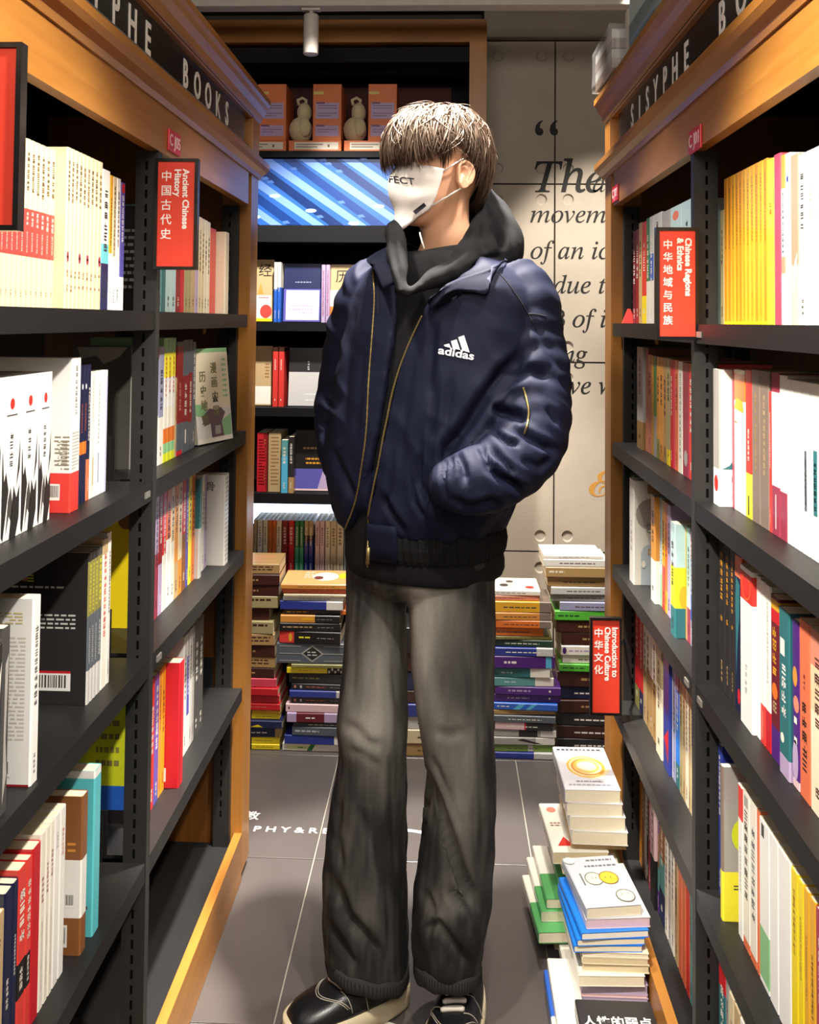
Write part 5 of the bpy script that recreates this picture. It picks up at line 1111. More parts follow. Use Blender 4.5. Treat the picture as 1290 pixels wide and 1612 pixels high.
# ---------------------------------------------------------------- stack in the aisle against the right-hand plinth
def page_stack(x0, x1, Yn, Yf, zs, layers, where, group):
    """books lying with their page edges to the camera"""
    z = zs
    for i, la in enumerate(layers):
        h, cov, pg, desc, dx, dy, yaw = la[:7]; op = la[7] if len(la) > 7 else {}
        w = op.get('w', x1 - x0); L = op.get('l', Yf - Yn)
        # spine on the left (-x); length along y
        me = make_book(h - 0.0003, L, w, cov, op.get('b', ()), (), None, pg)
        cover, pages, _ = me
        # local x(spine +) -> -X ; z(length) -> +Y ; y -> Z
        M = Matrix(((-1, 0, 0, -w / 2), (0, 0, 1, 0), (0, 1, 0, h / 2), (0, 0, 0, 1)))
        cover.transform(M); pages.transform(M)
        cover.flip_normals(); pages.flip_normals()
        m_ = MB()
        if op.get('top'): face_prints(m_, lambda u, v, l=1: (-w / 2 + u, v, h - 0.0002 + 0.00025 * l), w, L, op['top'], False)
        if op.get('spine'): face_prints(m_, lambda u, v, l=1: (-w / 2 - 0.0002 * l, L - u, v), L, h, op['spine'], False)
        pr = None
        if m_.f: pr = m_.mesh('print'); pr.materials.append(MATS['print'])
        o = place_book((cover, pages, pr), ((x0 + x1) / 2 + dx, Yn + dy, z + 0.0002), (0, 0, R(yaw)), f'{desc}, {ORD[len(layers) - 1 - i]} from top of {where}' if i < len(layers) - 1 else f'{desc}, topmost of {where}', group)
        op['o'] = o
        z += h
    return o, z


wt = 'ivory'
rows = [(0.026, 'offw', 'cream2', 'pale book', -0.03, 0.0, 2), (0.024, 'offw', 'cream2', 'pale book with cream pages', -0.06, -0.02, 4), (0.024, 'agreen', 'cream2', 'white book with green half', -0.072, -0.055, 5, dict(b=[(0.5, 1, 'ivory', 1)])), (0.022, 'ivory', 'cream2', 'white and gray book', -0.062, -0.02, 4, dict(b=[(0.0, 0.45, 'agreen', 1)])), (0.022, 'agreen', 'cream2', 'green fronted book', -0.050, -0.01, 3, dict(b=[(0.45, 1, 'ivory', 1)])), (0.024, 'agreen', 'cream2', 'green covered book', -0.02, 0.0, 0, dict(b=[(0.5, 1, 'ivory', 1)])), (0.024, 'lgreen', 'cream', 'pale green book', 0.0, 0.0, -1), (0.026, 'cream2', 'cream', 'cream book', -0.012, 0.0, 1),
        (0.026, 'ivory', 'cream', 'white book with red triangle', -0.034, -0.005, 3, dict(top=[('poly', [(0.12, 0.12), (0.42, 0.12), (0.27, 0.3)], 'red2'), ('o', 0.2, 0.86, 0.09, 0.06, 'salmon'), ('lines', 0.1, 0.3, 0.5, 0.6, 2, 'brown')])), (0.016, 'tan', 'tan', 'thin tan paged book', 0.008, 0.01, 0), (0.030, 'offw', 'cream2', 'thick cream paged book', 0.008, -0.004, -1), (0.030, 'offw', 'cream2', 'cream paged book', 0.004, 0.0, 1), (0.028, 'offw', 'cream2', 'cream paged book', -0.002, 0.004, 0),
        (0.029, '#dedbe2', 'cream2', 'gray white book with golden spiral cover', -0.006, 0.006, 1, dict(top=[('o', 0.55, 0.52, 0.40, 0.27, '#efdca8'), ('ring', 0.52, 0.52, 0.36, 0.25, 0.10, '#e8b04a'), ('ring', 0.55, 0.52, 0.31, 0.20, 0.14, '#d98f33'), ('ring', 0.53, 0.53, 0.24, 0.15, 0.2, '#eec05c'), ('o', 0.52, 0.53, 0.16, 0.09, '#f6ecd0'), ('lines', 0.06, 0.94, 0.88, 0.97, 1, '#3c3a3c'), ('lines', 0.25, 0.75, 0.16, 0.2, 1, '#77737d'), ('lines', 0.1, 0.9, 0.08, 0.13, 1, '#a7a3b5')]))]
page_stack(0.287, 0.413, 2.135, 2.345, 0.0005, rows, 'the tall aisle stack', 'books in the tall aisle stack')
bl = 'bblue'
rows2 = [(0.022, 'black', 'cream2', 'black book', 0.0, 0.0, 0), (0.022, 'ivory', 'cream2', 'white book', -0.012, 0.01, 2), (0.0205, 'lilac', '#b9adc4', 'lilac edged book', 0.004, 0.0, 0), (0.006, 'lpink', 'lpink', 'thin pink book', 0.002, 0.0, 0), (0.0205, 'lilac', '#b9adc4', 'lilac edged book', 0.003, 0.0, 0), (0.021, 'ivory', 'cream2', 'white paged book', -0.004, -0.008, 2), (0.016, 'cream2', 'cream', 'cream book', 0.006, 0.002, -1), (0.014, 'cream2', 'cream', 'cream book', 0.004, 0.0, 0), (0.010, 'cream2', 'cream2', 'thin cream book', 0.005, 0.0, 0),
         (0.0135, bl, 'cream2', 'bright blue book', -0.010, 0.0, 3, dict(w=0.138)), (0.0135, bl, 'cream2', 'bright blue book', -0.004, 0.0, 5, dict(w=0.138)), (0.0145, bl, 'ivory', 'bright blue book', 0.004, 0.0, 7, dict(w=0.138)), (0.020, '#d9d3d0', 'lpink', 'pinkish paged book', 0.012, 0.01, 6), (0.022, '#c9cdd6', 'cream2', 'gray blue book with smiling circles', 0.004, 0.012, 9, dict(w=0.115, l=0.172,
            top=[('lines', 0.42, 0.92, 0.88, 0.96, 1, '#6d6d74'), ('lines', 0.34, 0.95, 0.76, 0.84, 1, '#6d6d74'), ('r', 0.17, 0.20, 0.42, 0.66, '#77756c'), ('o', 0.40, 0.54, 0.17, 0.13, '#f4ecc8'), ('ring', 0.40, 0.54, 0.17, 0.13, 0.10, '#5a564c'), ('o', 0.68, 0.54, 0.18, 0.13, '#f0c13c'), ('ring', 0.68, 0.54, 0.18, 0.13, 0.10, '#8a6a20'), ('o', 0.62, 0.55, 0.012, 0.009, '#5a564c'), ('o', 0.72, 0.55, 0.012, 0.009, '#5a564c'), ('o', 0.37, 0.55, 0.012, 0.009, '#5a564c'), ('o', 0.44, 0.55, 0.012, 0.009, '#5a564c'), ('o', 0.80, 0.17, 0.17, 0.12, '#f4ecc8'), ('ring', 0.80, 0.17, 0.17, 0.12, 0.10, '#5a564c'), ('o', 0.75, 0.2, 0.012, 0.009, '#5a564c'), ('o', 0.87, 0.2, 0.012, 0.009, '#5a564c'), ('o', 0.1, 0.92, 0.1, 0.07, '#f4f0de')]))]
page_stack(0.280, 0.412, 1.90, 2.085, 0.0005, rows2, 'the front aisle stack', 'books in the front aisle stack')
rows3 = [(0.024, 'navy', 'cream2', 'navy book', 0, 0, 0), (0.024, 'black', 'cream2', 'black book', 0, 0, 0), (0.024, 'black', 'cream2', 'black book wrapped in film', 0, 0, 0), (0.026, 'char', 'offw', 'black film-wrapped book with white title', 0.0, 0.0, 0, dict(w=0.145))]
o, z = page_stack(0.262, 0.407, 1.635, 1.845, 0.0005, rows3, 'the black pile in front', 'black books piled in front')
text_obj('lettering', '人性的弱点', 0.026, 'sign_white', o, frame((0.0, 0.145, 0.0265), (1, 0, 0), (0, 1, 0)), 0.0002, ax='CENTER', bold=0.0006)
text_obj('lettering', '完整全译本', 0.0115, 'sign_white', o, frame((0.0, 0.122, 0.0265), (1, 0, 0), (0, 1, 0)), 0.0002, ax='CENTER')
text_obj('lettering', 'How To Win Friends And\nInfluence People', 0.0095, 'sign_white', o, frame((0.01, 0.095, 0.0265), (1, 0, 0), (0, 1, 0)), 0.0002, ax='CENTER')
m_ = MB(); m_.face([(0.02 + 0.02 * math.cos(2 * math.pi * i / 20), 0.055 + 0.02 * math.sin(2 * math.pi * i / 20), 0.0263) for i in range(20)], C('gray')); m_.build('print', 'print', o)
# narrow pile to the left of the front stacks
rows4 = [(0.022, 'ivory', 'cream2', 'white book', 0, 0, 0), (0.024, 'blue', 'cream2', 'blue and white book', -0.003, 0, 0, dict(b=[(0, 0.35, 'ivory', 1)])), (0.024, 'ivory', 'cream2', 'ivory book', 0.004, 0, 0)]
page_stack(0.222, 0.278, 1.80, 2.00, 0.0005, rows4, 'the narrow aisle pile', 'books in the narrow aisle pile')

# plastic-wrapped goods on top of the case at the right
m, nt, b = new_mat('clear_film'); b.inputs['Base Color'].default_value = (0.92, 0.93, 0.94, 1); b.inputs['Roughness'].default_value = 0.12; b.inputs['Transmission Weight'].default_value = 0.0; b.inputs['Alpha'].default_value = 0.22; b.inputs['Specular IOR Level'].default_value = 0.9


def wrapped(name, label, x, y, z, sx, sy, sz, cols):
    root = empty(name, (x, y, z)); tag(root, label, 'package', 'film-wrapped packages on the ethnics case')
    m_ = MB(); n = len(cols)
    for k, c in enumerate(cols): m_.rbox((-sx / 2, -sy / 2 + 0.004 * (k % 2), sz * k / n + 0.001), (sx / 2, sy / 2 - 0.003 * (k % 2), sz * (k + 1) / n), 0.002, C(c))
    m_.build('contents', 'book_cover', root)
    bm = bmesh.new(); bmesh.ops.create_cube(bm, size=1); bmesh.ops.subdivide_edges(bm, edges=list(bm.edges), cuts=5, use_grid_fill=True)
    for v in bm.verts:
        q = noise.noise(v.co * 6 + Vector((x * 9, y * 7, 0))) * 0.012
        v.co = Vector((v.co.x * (sx + 0.014), v.co.y * (sy + 0.014), (v.co.z + 0.5) * (sz + 0.008))) + v.co.normalized() * max(0, q)
        v.co.z = max(v.co.z, 0.0005)
    m_ = MB(); m_.bm(bm); m_.build('film', 'clear_film', root, True)


wrapped('wrapped_books', 'gray books in clear film on the far end of the case top', 0.462, 2.27, 2.005, 0.15, 0.24, 0.095, ['gbrown', 'gray', 'gbrown', 'lgray'])
wrapped('wrapped_books', 'green and white toys in clear film on the case top, nearer', 0.475, 1.86, 2.005, 0.15, 0.32, 0.17, ['teal2', 'lteal', 'dgreen'])
dv = empty('wooden_marker', (0.420, 2.085, 2.005)); tag(dv, 'upright cream wooden marker between the wrapped packages', 'marker')
m_ = MB(); m_.rbox((-0.009, -0.012, 0.0), (0.009, 0.012, 0.075), 0.003, C('cream2')); m_.build('stick', 'page', dv)
m_ = MB(); m_.rbox((-0.013, -0.014, 0.0755), (0.013, 0.014, 0.115), 0.006, C('cream2')); hd = m_.build('head', 'page', dv)
m_ = MB(); m_.tube([(0.0, -0.0142, 0.098), (0.0, -0.0150, 0.098)], 0.004, 10, C('brown')); m_.build('eye', 'print', hd)
tent = MB(); tent.loft([[(-0.016, -0.012, 0), (0.016, -0.012, 0), (0.016, 0.012, 0), (-0.016, 0.012, 0)], [(-0.003, -0.002, 0.036), (0.003, -0.002, 0.036), (0.003, 0.002, 0.036), (-0.003, 0.002, 0.036)]], col=C('bred'))
tag(tent.build('paper_tent', 'print', loc=(0.455, 2.295, RZ[0] + 0.0005)), 'tiny folded red paper tent beside the maroon book', 'ornament')
# things seen through the open back of the history case
nb = empty('neighbour_shelf', (-1.90, 2.3, 0)); tag(nb, 'black bookshelf seen through the gap above the thick white volumes', 'shelf')
for z in (0.75, 1.10, 1.40, 1.75):
    m_ = MB(); m_.box((-0.3, -1.9, z - 0.025), (0.0, 1.0, z)); m_.build('board', 'black_steel', nb)
m_ = MB(); m_.box((-0.32, -1.9, 0.0), (-0.3, 1.0, 2.0)); m_.build('back', 'dark_inner', nb)
y = 1.35
for k, c in enumerate(('red2', 'bred', 'orange2', 'lgray', 'tan', 'white', 'lgray', 'dblue')):
    w = 0.035; me = make_book(w, 0.22, 0.148, c, (), [G(0.4, 0.8, 'ivory' if c in DARK else 'brown')])
    place_book(me, (-1.905, y + w / 2, 1.1005), (0, 0, 0), f'{ORD[k]} book on the neighbour shelf behind the history case', 'books on the neighbour shelf')
    y += w + 0.001
# ------------------------------------------------------------------ the person
# materials
plain('skin', '#e0ab88', 0.5, vary=0.03, scale=12); MATS['skin'].node_tree.nodes['Principled BSDF'].inputs['Subsurface Weight'].default_value = 0.12
MATS['skin'].node_tree.nodes['Principled BSDF'].inputs['Subsurface Radius'].default_value = (0.012, 0.005, 0.003)
plain('jacket_navy', '#11152a', 0.70, spec=0.17, vary=0.08, scale=18, bump=0.12, bscale=900)
plain('rib_black', '#151516', 0.9, spec=0.2, vary=0.1, scale=40)
plain('hoodie_black', '#161618', 0.92, spec=0.2, vary=0.12, scale=50, bump=0.3, bscale=900)
plain('tee_black', '#0e0e0f', 0.9)
plain('brass', '#8d7c4e', 0.42, metal=0.75)
plain('logo_white', '#eceaea', 0.5)
plain('mask_white', '#efe9e2', 0.8, vary=0.02, bump=0.15, bscale=500)
plain('mask_ink', '#2a2530', 0.7)
plain('cord_white', '#efe8dd', 0.6)
plain('shoe_black', '#17181b', 0.33, spec=0.55, vary=0.12, scale=30, bump=0.15, bscale=350)
plain('shoe_cream', '#e2d2b0', 0.6, vary=0.04)
plain('stitch', '#b9b3a4', 0.7)
plain('eye_white', '#e9e4df', 0.2)
plain('iris', '#2a1a10', 0.15)
attr_mat('denim', 0.82, spec=0.3, vary=0.22, vscale=260)
m, nt, b = new_mat('hair_brown')
b.inputs['Specular Tint'].default_value = (1.0, 0.80, 0.62, 1); b.inputs['Base Color'].default_value = lin('#372318'); b.inputs['Roughness'].default_value = 0.52; b.inputs['Specular IOR Level'].default_value = 1.0

person = empty('person', (0.0, 1.92, 0.0)); tag(person, 'standing person in navy jacket, black hoodie, gray jeans and white face mask, hands pocketed', 'person')
PINV = Matrix.Translation((0, -1.92, 0))


def W(px, py, Y): return on_y(px, py, Y)


def fuse(mbs, voxel, smooth=6, name='fused', fac=0.5):
    """joins closed shells into one continuous surface"""
    m_ = MB()
    for q in mbs:
        i = len(m_.v); m_.v += q.v; m_.f += [tuple(i + k for k in f) for f in q.f]; m_.c += q.c
    me = m_.mesh(name); o = bpy.data.objects.new(name, me); COL.objects.link(o)
    md = o.modifiers.new('r', 'REMESH'); md.mode = 'VOXEL'; md.voxel_size = voxel; md.use_smooth_shade = True
    if smooth:
        md = o.modifiers.new('s', 'SMOOTH'); md.iterations = smooth; md.factor = fac
    bpy.context.view_layer.update()
    out = bpy.data.meshes.new_from_object(o.evaluated_get(bpy.context.evaluated_depsgraph_get()))
    bpy.data.objects.remove(o); out.name = name
    out.polygons.foreach_set('use_smooth', np.ones(len(out.polygons), dtype=bool))
    return out


def get_co(me):
    a = np.empty(len(me.vertices) * 3); me.vertices.foreach_get('co', a); return a.reshape(-1, 3)


def get_no(me):
    a = np.empty(len(me.vertices) * 3); me.vertices.foreach_get('normal', a); return a.reshape(-1, 3)


def set_co(me, co):
    me.vertices.foreach_set('co', co.ravel()); me.update()


_RM = np.array([RGT, UPV, FWD])


def project_np(co):
    d = (co - np.array(CAMLOC)) @ _RM.T
    return np.stack([PCX + FPX * d[:, 0] / d[:, 2], PCY - FPX * d[:, 1] / d[:, 2]], 1)


def crease(me, lines, front=None):
    """presses folds into the cloth: a furrow with raised flanks along each line (given on the side seen in the photo)"""
    co = get_co(me); no = get_no(me); p = project_np(co)
    view = co - np.array(CAMLOC); view /= np.linalg.norm(view, axis=1)[:, None]
    facing = np.clip(-(no * view).sum(1) * 1.6 + 0.15, 0, 1)
    disp = np.zeros(len(co))
    for pts, depth, width in lines:
        dmin = np.full(len(co), 1e9); tt = np.zeros(len(co))
        n = len(pts) - 1
        for k in range(n):
            a = np.array(pts[k]); b = np.array(pts[k + 1]); ab = b - a
            t = np.clip(((p - a) @ ab) / (ab @ ab), 0, 1)
            d = np.linalg.norm(p - a - t[:, None] * ab, axis=1)
            u = d < dmin; dmin[u] = d[u]; tt[u] = (k + t[u]) / n
        w = dmin / width
        taper = np.clip(np.minimum(tt, 1 - tt) * 5, 0.15, 1)
        disp += -depth * (1 - 1.1 * w * w) * np.exp(-w * w) * taper
    set_co(me, co + no * (disp * facing)[:, None])


def noise_disp(me, fn):
    co = get_co(me); no = get_no(me)
    d = np.array([fn(Vector(c)) for c in co])
    set_co(me, co + no * d[:, None])


def obj_from(me, name, mat, parent):
    me.materials.clear(); me.materials.append(MATS[mat] if isinstance(mat, str) else mat)
    o = bpy.data.objects.new(name, me); COL.objects.link(o)
    o.parent = parent
    if parent == person: o.matrix_parent_inverse = PINV
    return o


def P(o):
    """mesh built in world coordinates, carried by the person"""
    o.parent = person; o.matrix_parent_inverse = PINV; return o


def sub(o, par):
    o.parent = par; o.matrix_parent_inverse = Matrix.Identity(4); return o


def bvh(me):
    return BVHTree.FromPolygons([v.co for v in me.vertices], [tuple(p.vertices) for p in me.polygons])


def hit(tree, px, py):
    d = ray(px, py).normalized()
    h = tree.ray_cast(CAMLOC, d)
    return (h[0], h[1]) if h[0] is not None else (None, None)


def interp(rows, y, k):
    ys = [r[0] for r in rows]
    return float(np.interp(y, ys, [r[k] for r in rows]))


def smooth_path(pts, n):
    """Catmull-Rom through tuples of any length"""
    P_ = [np.array(p, float) for p in pts]; P_ = [2 * P_[0] - P_[1]] + P_ + [2 * P_[-1] - P_[-2]]
    out = []
    m = len(P_) - 3
    for i in range(n):
        t = i / (n - 1) * m; k = min(int(t), m - 1); t -= k
        a, b, c, d = P_[k:k + 4]
        out.append(0.5 * ((2 * b) + (c - a) * t + (2 * a - 5 * b + 4 * c - d) * t * t + (3 * b - a - 3 * c + d) * t ** 3))
    return out


def limb(pts, n=40, seg=24, wob=0.0):
    """closed tube through (px, py, Y, radius) points"""
    q = [tuple(W(p[0], p[1], p[2])) + (p[3],) for p in pts]
    s_ = smooth_path(q, n)
    m_ = MB(); m_.tube([v[:3] for v in s_], [max(0.004, v[3] * (1 + wob * math.sin(i * 1.9))) for i, v in enumerate(s_)], seg)
    return m_


PSI = R(28)
LAT = Vector((math.cos(PSI), -math.sin(PSI), 0)); FW = Vector((-math.sin(PSI), -math.cos(PSI), 0))
YB = 1.93


def ring_pt(row, phi, grow=0.0, ex=2.3):
    """row: (yc, centre px, half width px, depth half)"""
    yc, cx, hw, b = row
    c = W(cx, yc, YB)
    hwm = hw * YB / FPX
    a = math.sqrt(max(1e-5, hwm * hwm - (b * math.sin(PSI)) ** 2)) / math.cos(PSI)
    a += grow; b += grow
    s_, c_ = math.sin(phi), math.cos(phi)
    e = 2 / ex
    return c + LAT * (a * math.copysign(abs(s_) ** e, s_)) + FW * (b * math.copysign(abs(c_) ** e, c_))


JR = [(392, 694, 62, .075), (400, 694, 74, .088), (412, 694, 96, .10), (428, 695, 120, .112), (450, 696, 138, .122), (480, 696, 146, .132), (540, 690, 150, .140), (612, 683, 156, .148), (686, 674, 160, .152), (741, 668, 154, .155), (778, 664, 143, .153), (800, 663, 135, .150), (814, 664, 128, .145), (824, 664, 124, .142)]
XR_ = [(395, 790), (408, 775), (425, 735), (440, 706), (455, 690), (470, 678), (500, 662), (550, 640), (600, 622), (650, 611), (700, 602), (760, 590), (800, 583), (850, 579), (895, 578)]
XL_ = [(395, 606), (430, 613), (470, 622), (500, 620), (550, 613), (600, 605), (650, 598), (700, 587), (760, 572), (800, 561), (825, 547), (855, 533), (880, 530)]


def solve_phi(row, tab, lo=-1.45, hi=1.1):
    """ring angle whose point lies on the opening edge"""
    best = None
    for i in range(160):
        ph = lo + (hi - lo) * i / 159
        p = project(ring_pt(row, ph)); d = p[0] - float(np.interp(p[1], [t[0] for t in tab], [t[1] for t in tab]))
        if best is None or abs(d) < best[0]: best = (abs(d), ph)
    return best[1]


def jrow(y): return (y, interp(JR, y, 1), interp(JR, y, 2), interp(JR, y, 3))


ys = [408, 412, 418, 427, 438] + list(np.linspace(455, 812, 26)) + [819, 824]
rows = [jrow(y) for y in ys]
phR = [solve_phi(r, XR_) for r in rows]; phL = [solve_phi(r, XL_) for r in rows]
def sm(a):
    a = np.array(a)
    for _ in range(3): a[1:-1] = (a[:-2] + a[1:-1] * 2 + a[2:]) / 4
    return a
phR, phL = sm(phR), sm(phL)
NC = 90
outer, inner_ = [], []
for r, a, b_ in zip(rows, phR, phL):
    o_, i_ = [], []
    for k in range(NC + 1):
        ph = a + (2 * math.pi + b_ - a) * k / NC
        o_.append(ring_pt(r, ph)); i_.append(ring_pt(r, ph, -0.017))
    outer.append(o_); inner_.append(i_)
shell = MB()
shell.loft([o_ + i_[::-1] for o_, i_ in zip(outer, inner_)], closed=True, cap=False)
n2 = 2 * (NC + 1)
for base, flip in ((0, False), ((len(rows) - 1) * n2, True)):
    for k in range(NC):
        f = (base + k, base + k + 1, base + n2 - 2 - k, base + n2 - 1 - k)
        shell.f.append(f if not flip else f[::-1]); shell.c.append((1, 1, 1, 1))
edgeR = [o_[0] for o_ in outer]; edgeL = [o_[-1] for o_ in outer]

ARM_L = [(795, 440, 1.91, .070), (822, 478, 1.885, .074), (829, 540, 1.865, .073), (836, 600, 1.84, .074), (838, 650, 1.81, .072), (828, 702, 1.775, .067), (792, 738, 1.735, .066), (752, 757, 1.715, .060), (716, 762, 1.715, .050), (690, 762, 1.735, .030)]
ARM_R = [(600, 440, 1.99, .062), (583, 468, 2.02, .070), (562, 540, 2.04, .072), (549, 610, 2.04, .070), (547, 680, 2.02, .068), (556, 728, 1.97, .064), (580, 762, 1.90, .058), (606, 775, 1.85, .046)]
jacket_me = fuse([shell, limb(ARM_L, 60, 28, 0.03), limb(ARM_R, 44, 24, 0.03)], 0.0056, 8, 'jacket')
V_ = Vector


def jacket_noise(c):
    u = LAT.dot(c); w = FW.dot(c)
    n1 = noise.noise(V_((c.x * 11, c.y * 11, c.z * 2.6)))
    n2_ = noise.noise(V_((c.x * 26 + 5, c.y * 26, c.z * 9)))
    d = n1 * 0.005 + n2_ * 0.0025
    lowz = max(0.0, min(1.0, (1.10 - c.z) / 0.12))
    d += lowz * noise.noise(V_((c.x * 42, c.y * 42, c.z * 5))) * 0.006
    n3 = 1 - abs(noise.noise(V_((c.x * 9 + 3, c.y * 9, c.z * 13 + c.x * 8)))) * 2
    if abs(u) > 0.12: d += 0.004 * n3 * min(1, (abs(u) - 0.12) / 0.05)
    return d


LOGO = W(718, 550, 1.775)
noise_disp(jacket_me, lambda c: jacket_noise(c) * (1 - math.exp(-((c - LOGO).length / 0.06) ** 2)))
crease(jacket_me, [
    ([(845, 545), (795, 585), (762, 630), (738, 668), (706, 707), (698, 740)], 0.020, 15),
    ([(775, 636), (788, 648), (815, 655), (832, 664)], 0.017, 11), ([(790, 600), (835, 583), (868, 592)], 0.016, 12), ([(778, 628), (800, 607), (822, 597)], 0.006, 6),
    ([(768, 672), (800, 695), (818, 700)], 0.013, 7), ([(806, 668), (840, 692), (884, 714)], 0.019, 10), ([(754, 700), (768, 722), (772, 738)], 0.013, 7), ([(768, 700), (795, 728), (814, 750)], 0.014, 8),
    ([(766, 730), (790, 752), (812, 765), (834, 782)], 0.020, 10), ([(718, 710), (730, 735), (734, 762)], 0.013, 7), ([(708, 715), (712, 735)], 0.010, 6), ([(818, 722), (850, 735), (872, 718)], 0.008, 9), ([(705, 782), (740, 800), (775, 790), (800, 800)], 0.010, 9),
    ([(688, 590), (682, 680), (672, 770), (676, 815)], 0.008, 7), ([(664, 700), (660, 760), (690, 822)], 0.009, 6), ([(648, 745), (652, 790), (672, 820)], 0.006, 5), ([(684, 500), (680, 560), (676, 640)], 0.005, 9), ([(712, 590), (706, 640), (700, 690)], 0.004, 9),
    ([(655, 540), (640, 640), (628, 740)], 0.004, 8), ([(620, 700), (612, 770), (600, 810)], 0.005, 7), ([(600, 780), (618, 812), (640, 842)], 0.009, 7), ([(560, 470), (548, 560), (540, 650)], 0.006, 9), ([(575, 520), (566, 620), (560, 700)], 0.004, 8), ([(520, 700), (540, 750), (560, 790)], 0.008, 9), ([(540, 735), (556, 775)], 0.006, 6), ([(700, 705), (697, 745), (701, 790)], 0.011, 5),
    ([(510, 625), (525, 645)], 0.006, 6), ([(505, 665), (520, 672)], 0.006, 5), ([(835, 500), (858, 540), (880, 580)], 0.005, 9), ([(862, 640), (880, 668)], 0.006, 8)])
jacket = obj_from(jacket_me, 'jacket', 'jacket_navy', person)
jb = bvh(jacket_me)


def decal_poly(tree, polys, off, name, mat, parent, thick=0.0006):
    m_ = MB()
    for poly in polys:
        pts = []
        for x, y in poly:
            h, n_ = hit(tree, x, y)
            if h is None: continue
            pts.append((h + n_ * off))
        if len(pts) >= 3: m_.face(pts)
    o = m_.build(name, mat); 
    return o


def decal_mesh(tree, me, fn, off, name, mat):
    """lays a flat mesh on a surface: fn maps its x, y to photo coordinates"""
    bm = bmesh.new(); bm.from_mesh(me); bad = []
    for v in bm.verts:
        x, y = fn(v.co.x, v.co.y); h, n_ = hit(tree, x, y)
        if h is None: bad.append(v)
        else: v.co = h + n_ * off
    bmesh.ops.delete(bm, geom=bad, context='VERTS'); bm.to_mesh(me); bm.free()
    o = bpy.data.objects.new(name, me); COL.objects.link(o); me.materials.clear(); me.materials.append(MATS[mat]); return o


def line_on(tree, pts, off, rad, name, mat, n=30, bead=0.0, seg=6):
    q = smooth_path(pts, n); out = []
    for x, y in q:
        h, n_ = hit(tree, x, y)
        if h is not None: out.append(h + n_ * off)
    if len(out) < 2: return None
    m_ = MB(); m_.tube(out, [rad * (1 + bead * (-1) ** i) for i in range(len(out))], seg)
    return m_.build(name, mat, None, True)


def flat_text(s, size, bold=0.0, sx=1.0, space=1.0):
    o = text_obj('tmp', s, size, 'logo_white', None, None, 0.0, bold=bold, sx=sx, space=space)
    me = o.data.copy(); bpy.data.objects.remove(o); return me


# emblem on the chest: three slanted bars over a word
th = R(10.5)
def lg(x, y): return (690.2 + x * math.cos(th) + y * math.sin(th) * 1.0, 556.5 + x * math.sin(th) - y * math.cos(th))
bars = [[(699.2, 543.2), (707.8, 541.0), (711, 548), (701.3, 545.6)], [(710.8, 537.2), (719.7, 534.5), (725, 551), (717.5, 549.5), (716, 551.5), (714.3, 551)], [(722.0, 531.2), (731.2, 528.0), (739.8, 555.0), (728.8, 552)]]
sub(decal_poly(jb, bars, 0.0028, 'emblem_bars', 'logo_white', jacket), jacket)
tm = flat_text('adidas', 17.6, bold=0.35, space=1.0)
wx = max(v.co.x for v in tm.vertices)
lo_ = decal_mesh(jb, tm, lambda x, y: lg(x * 56.5 / wx, y), 0.0028, 'emblem_lettering', 'logo_white'); sub(lo_, jacket)

# zips, seams
zl = [(588, 428), (590, 470), (587, 520), (581, 600), (577, 680), (569, 740), (561, 785), (547, 824), (534, 850)]
q = line_on(jb, zl, 0.0010, 0.0019, 'zipper', 'brass', 120, 0.22); sub(q, jacket)
er = [p + FW * 0.001 for p in edgeR]
m_ = MB(); pts = smooth_path([tuple(p) for p in er[8:]] + [tuple(W(578.5, 893, 1.775))], 150); m_.tube([p for p in pts], [0.0021 * (1 + 0.22 * (-1) ** i) for i in range(len(pts))], 6)
sub(m_.build('zipper', 'brass', None, True), jacket)
m_ = MB(); a = W(580, 862, 1.768); b_ = W(579, 888, 1.768); m_.tube([a, (a + b_) / 2, b_], [0.004, 0.0032, 0.0045], 8); sub(m_.build('zip_slider', 'brass', None, True), jacket)
for pts, r_, nm, mt in (([(824, 610), (828, 622), (832, 641), (833, 655), (830, 672), (827, 683)], 0.0022, 'sleeve_zipper', 'brass'), ):
    q = line_on(jb, pts, 0.001, r_, nm, mt, 50, 0.3)
    if q: sub(q, jacket)
for pts in ([(784, 428), (800, 446), (818, 472), (831, 493), (845, 520)], [(831, 494), (845, 495), (860, 498)], [(598, 432), (596, 460), (595, 495)]):
    q = line_on(jb, pts, 0.0002, 0.0011, 'seam', 'tee_black', 30)
    if q: sub(q, jacket)

# ribbed hem and the placket that runs down over it
rib_rows = [(818, 665, 121, .141), (826, 665, 125, .145), (840, 666, 126, .147), (855, 667, 123, .144), (862, 668, 119, .140)]
phr = solve_phi(rib_rows[2], [(800, 622), (900, 626)]); phl = solve_phi(rib_rows[2], XL_) - 0.05
m_ = MB(); NR = 220
ro, ri = [], []
for rr in rib_rows:
    ro.append([ring_pt(rr, phr + (2 * math.pi + phl - phr) * k / NR, 0.0022 * (1 if k % 4 < 2 else -0.4)) for k in range(NR + 1)])
    ri.append([ring_pt(rr, phr + (2 * math.pi + phl - phr) * k / NR, -0.012) for k in range(NR + 1)])
m_.loft([a + b[::-1] for a, b in zip(ro, ri)], cap=False)
k2 = 2 * (NR + 1)
for base, fl in ((0, 0), ((len(rib_rows) - 1) * k2, 1)):
    for k in range(NR):
        f = (base + k, base + k + 1, base + k2 - 2 - k, base + k2 - 1 - k); m_.f.append(f if not fl else f[::-1]); m_.c.append((1, 1, 1, 1))
sub(m_.build('hem_rib', 'rib_black', None, False), jacket)
pl_rows = [(806, 663, 131, .148), (818, 664, 127, .147), (840, 666, 126, .148), (862, 668, 121, .143)]
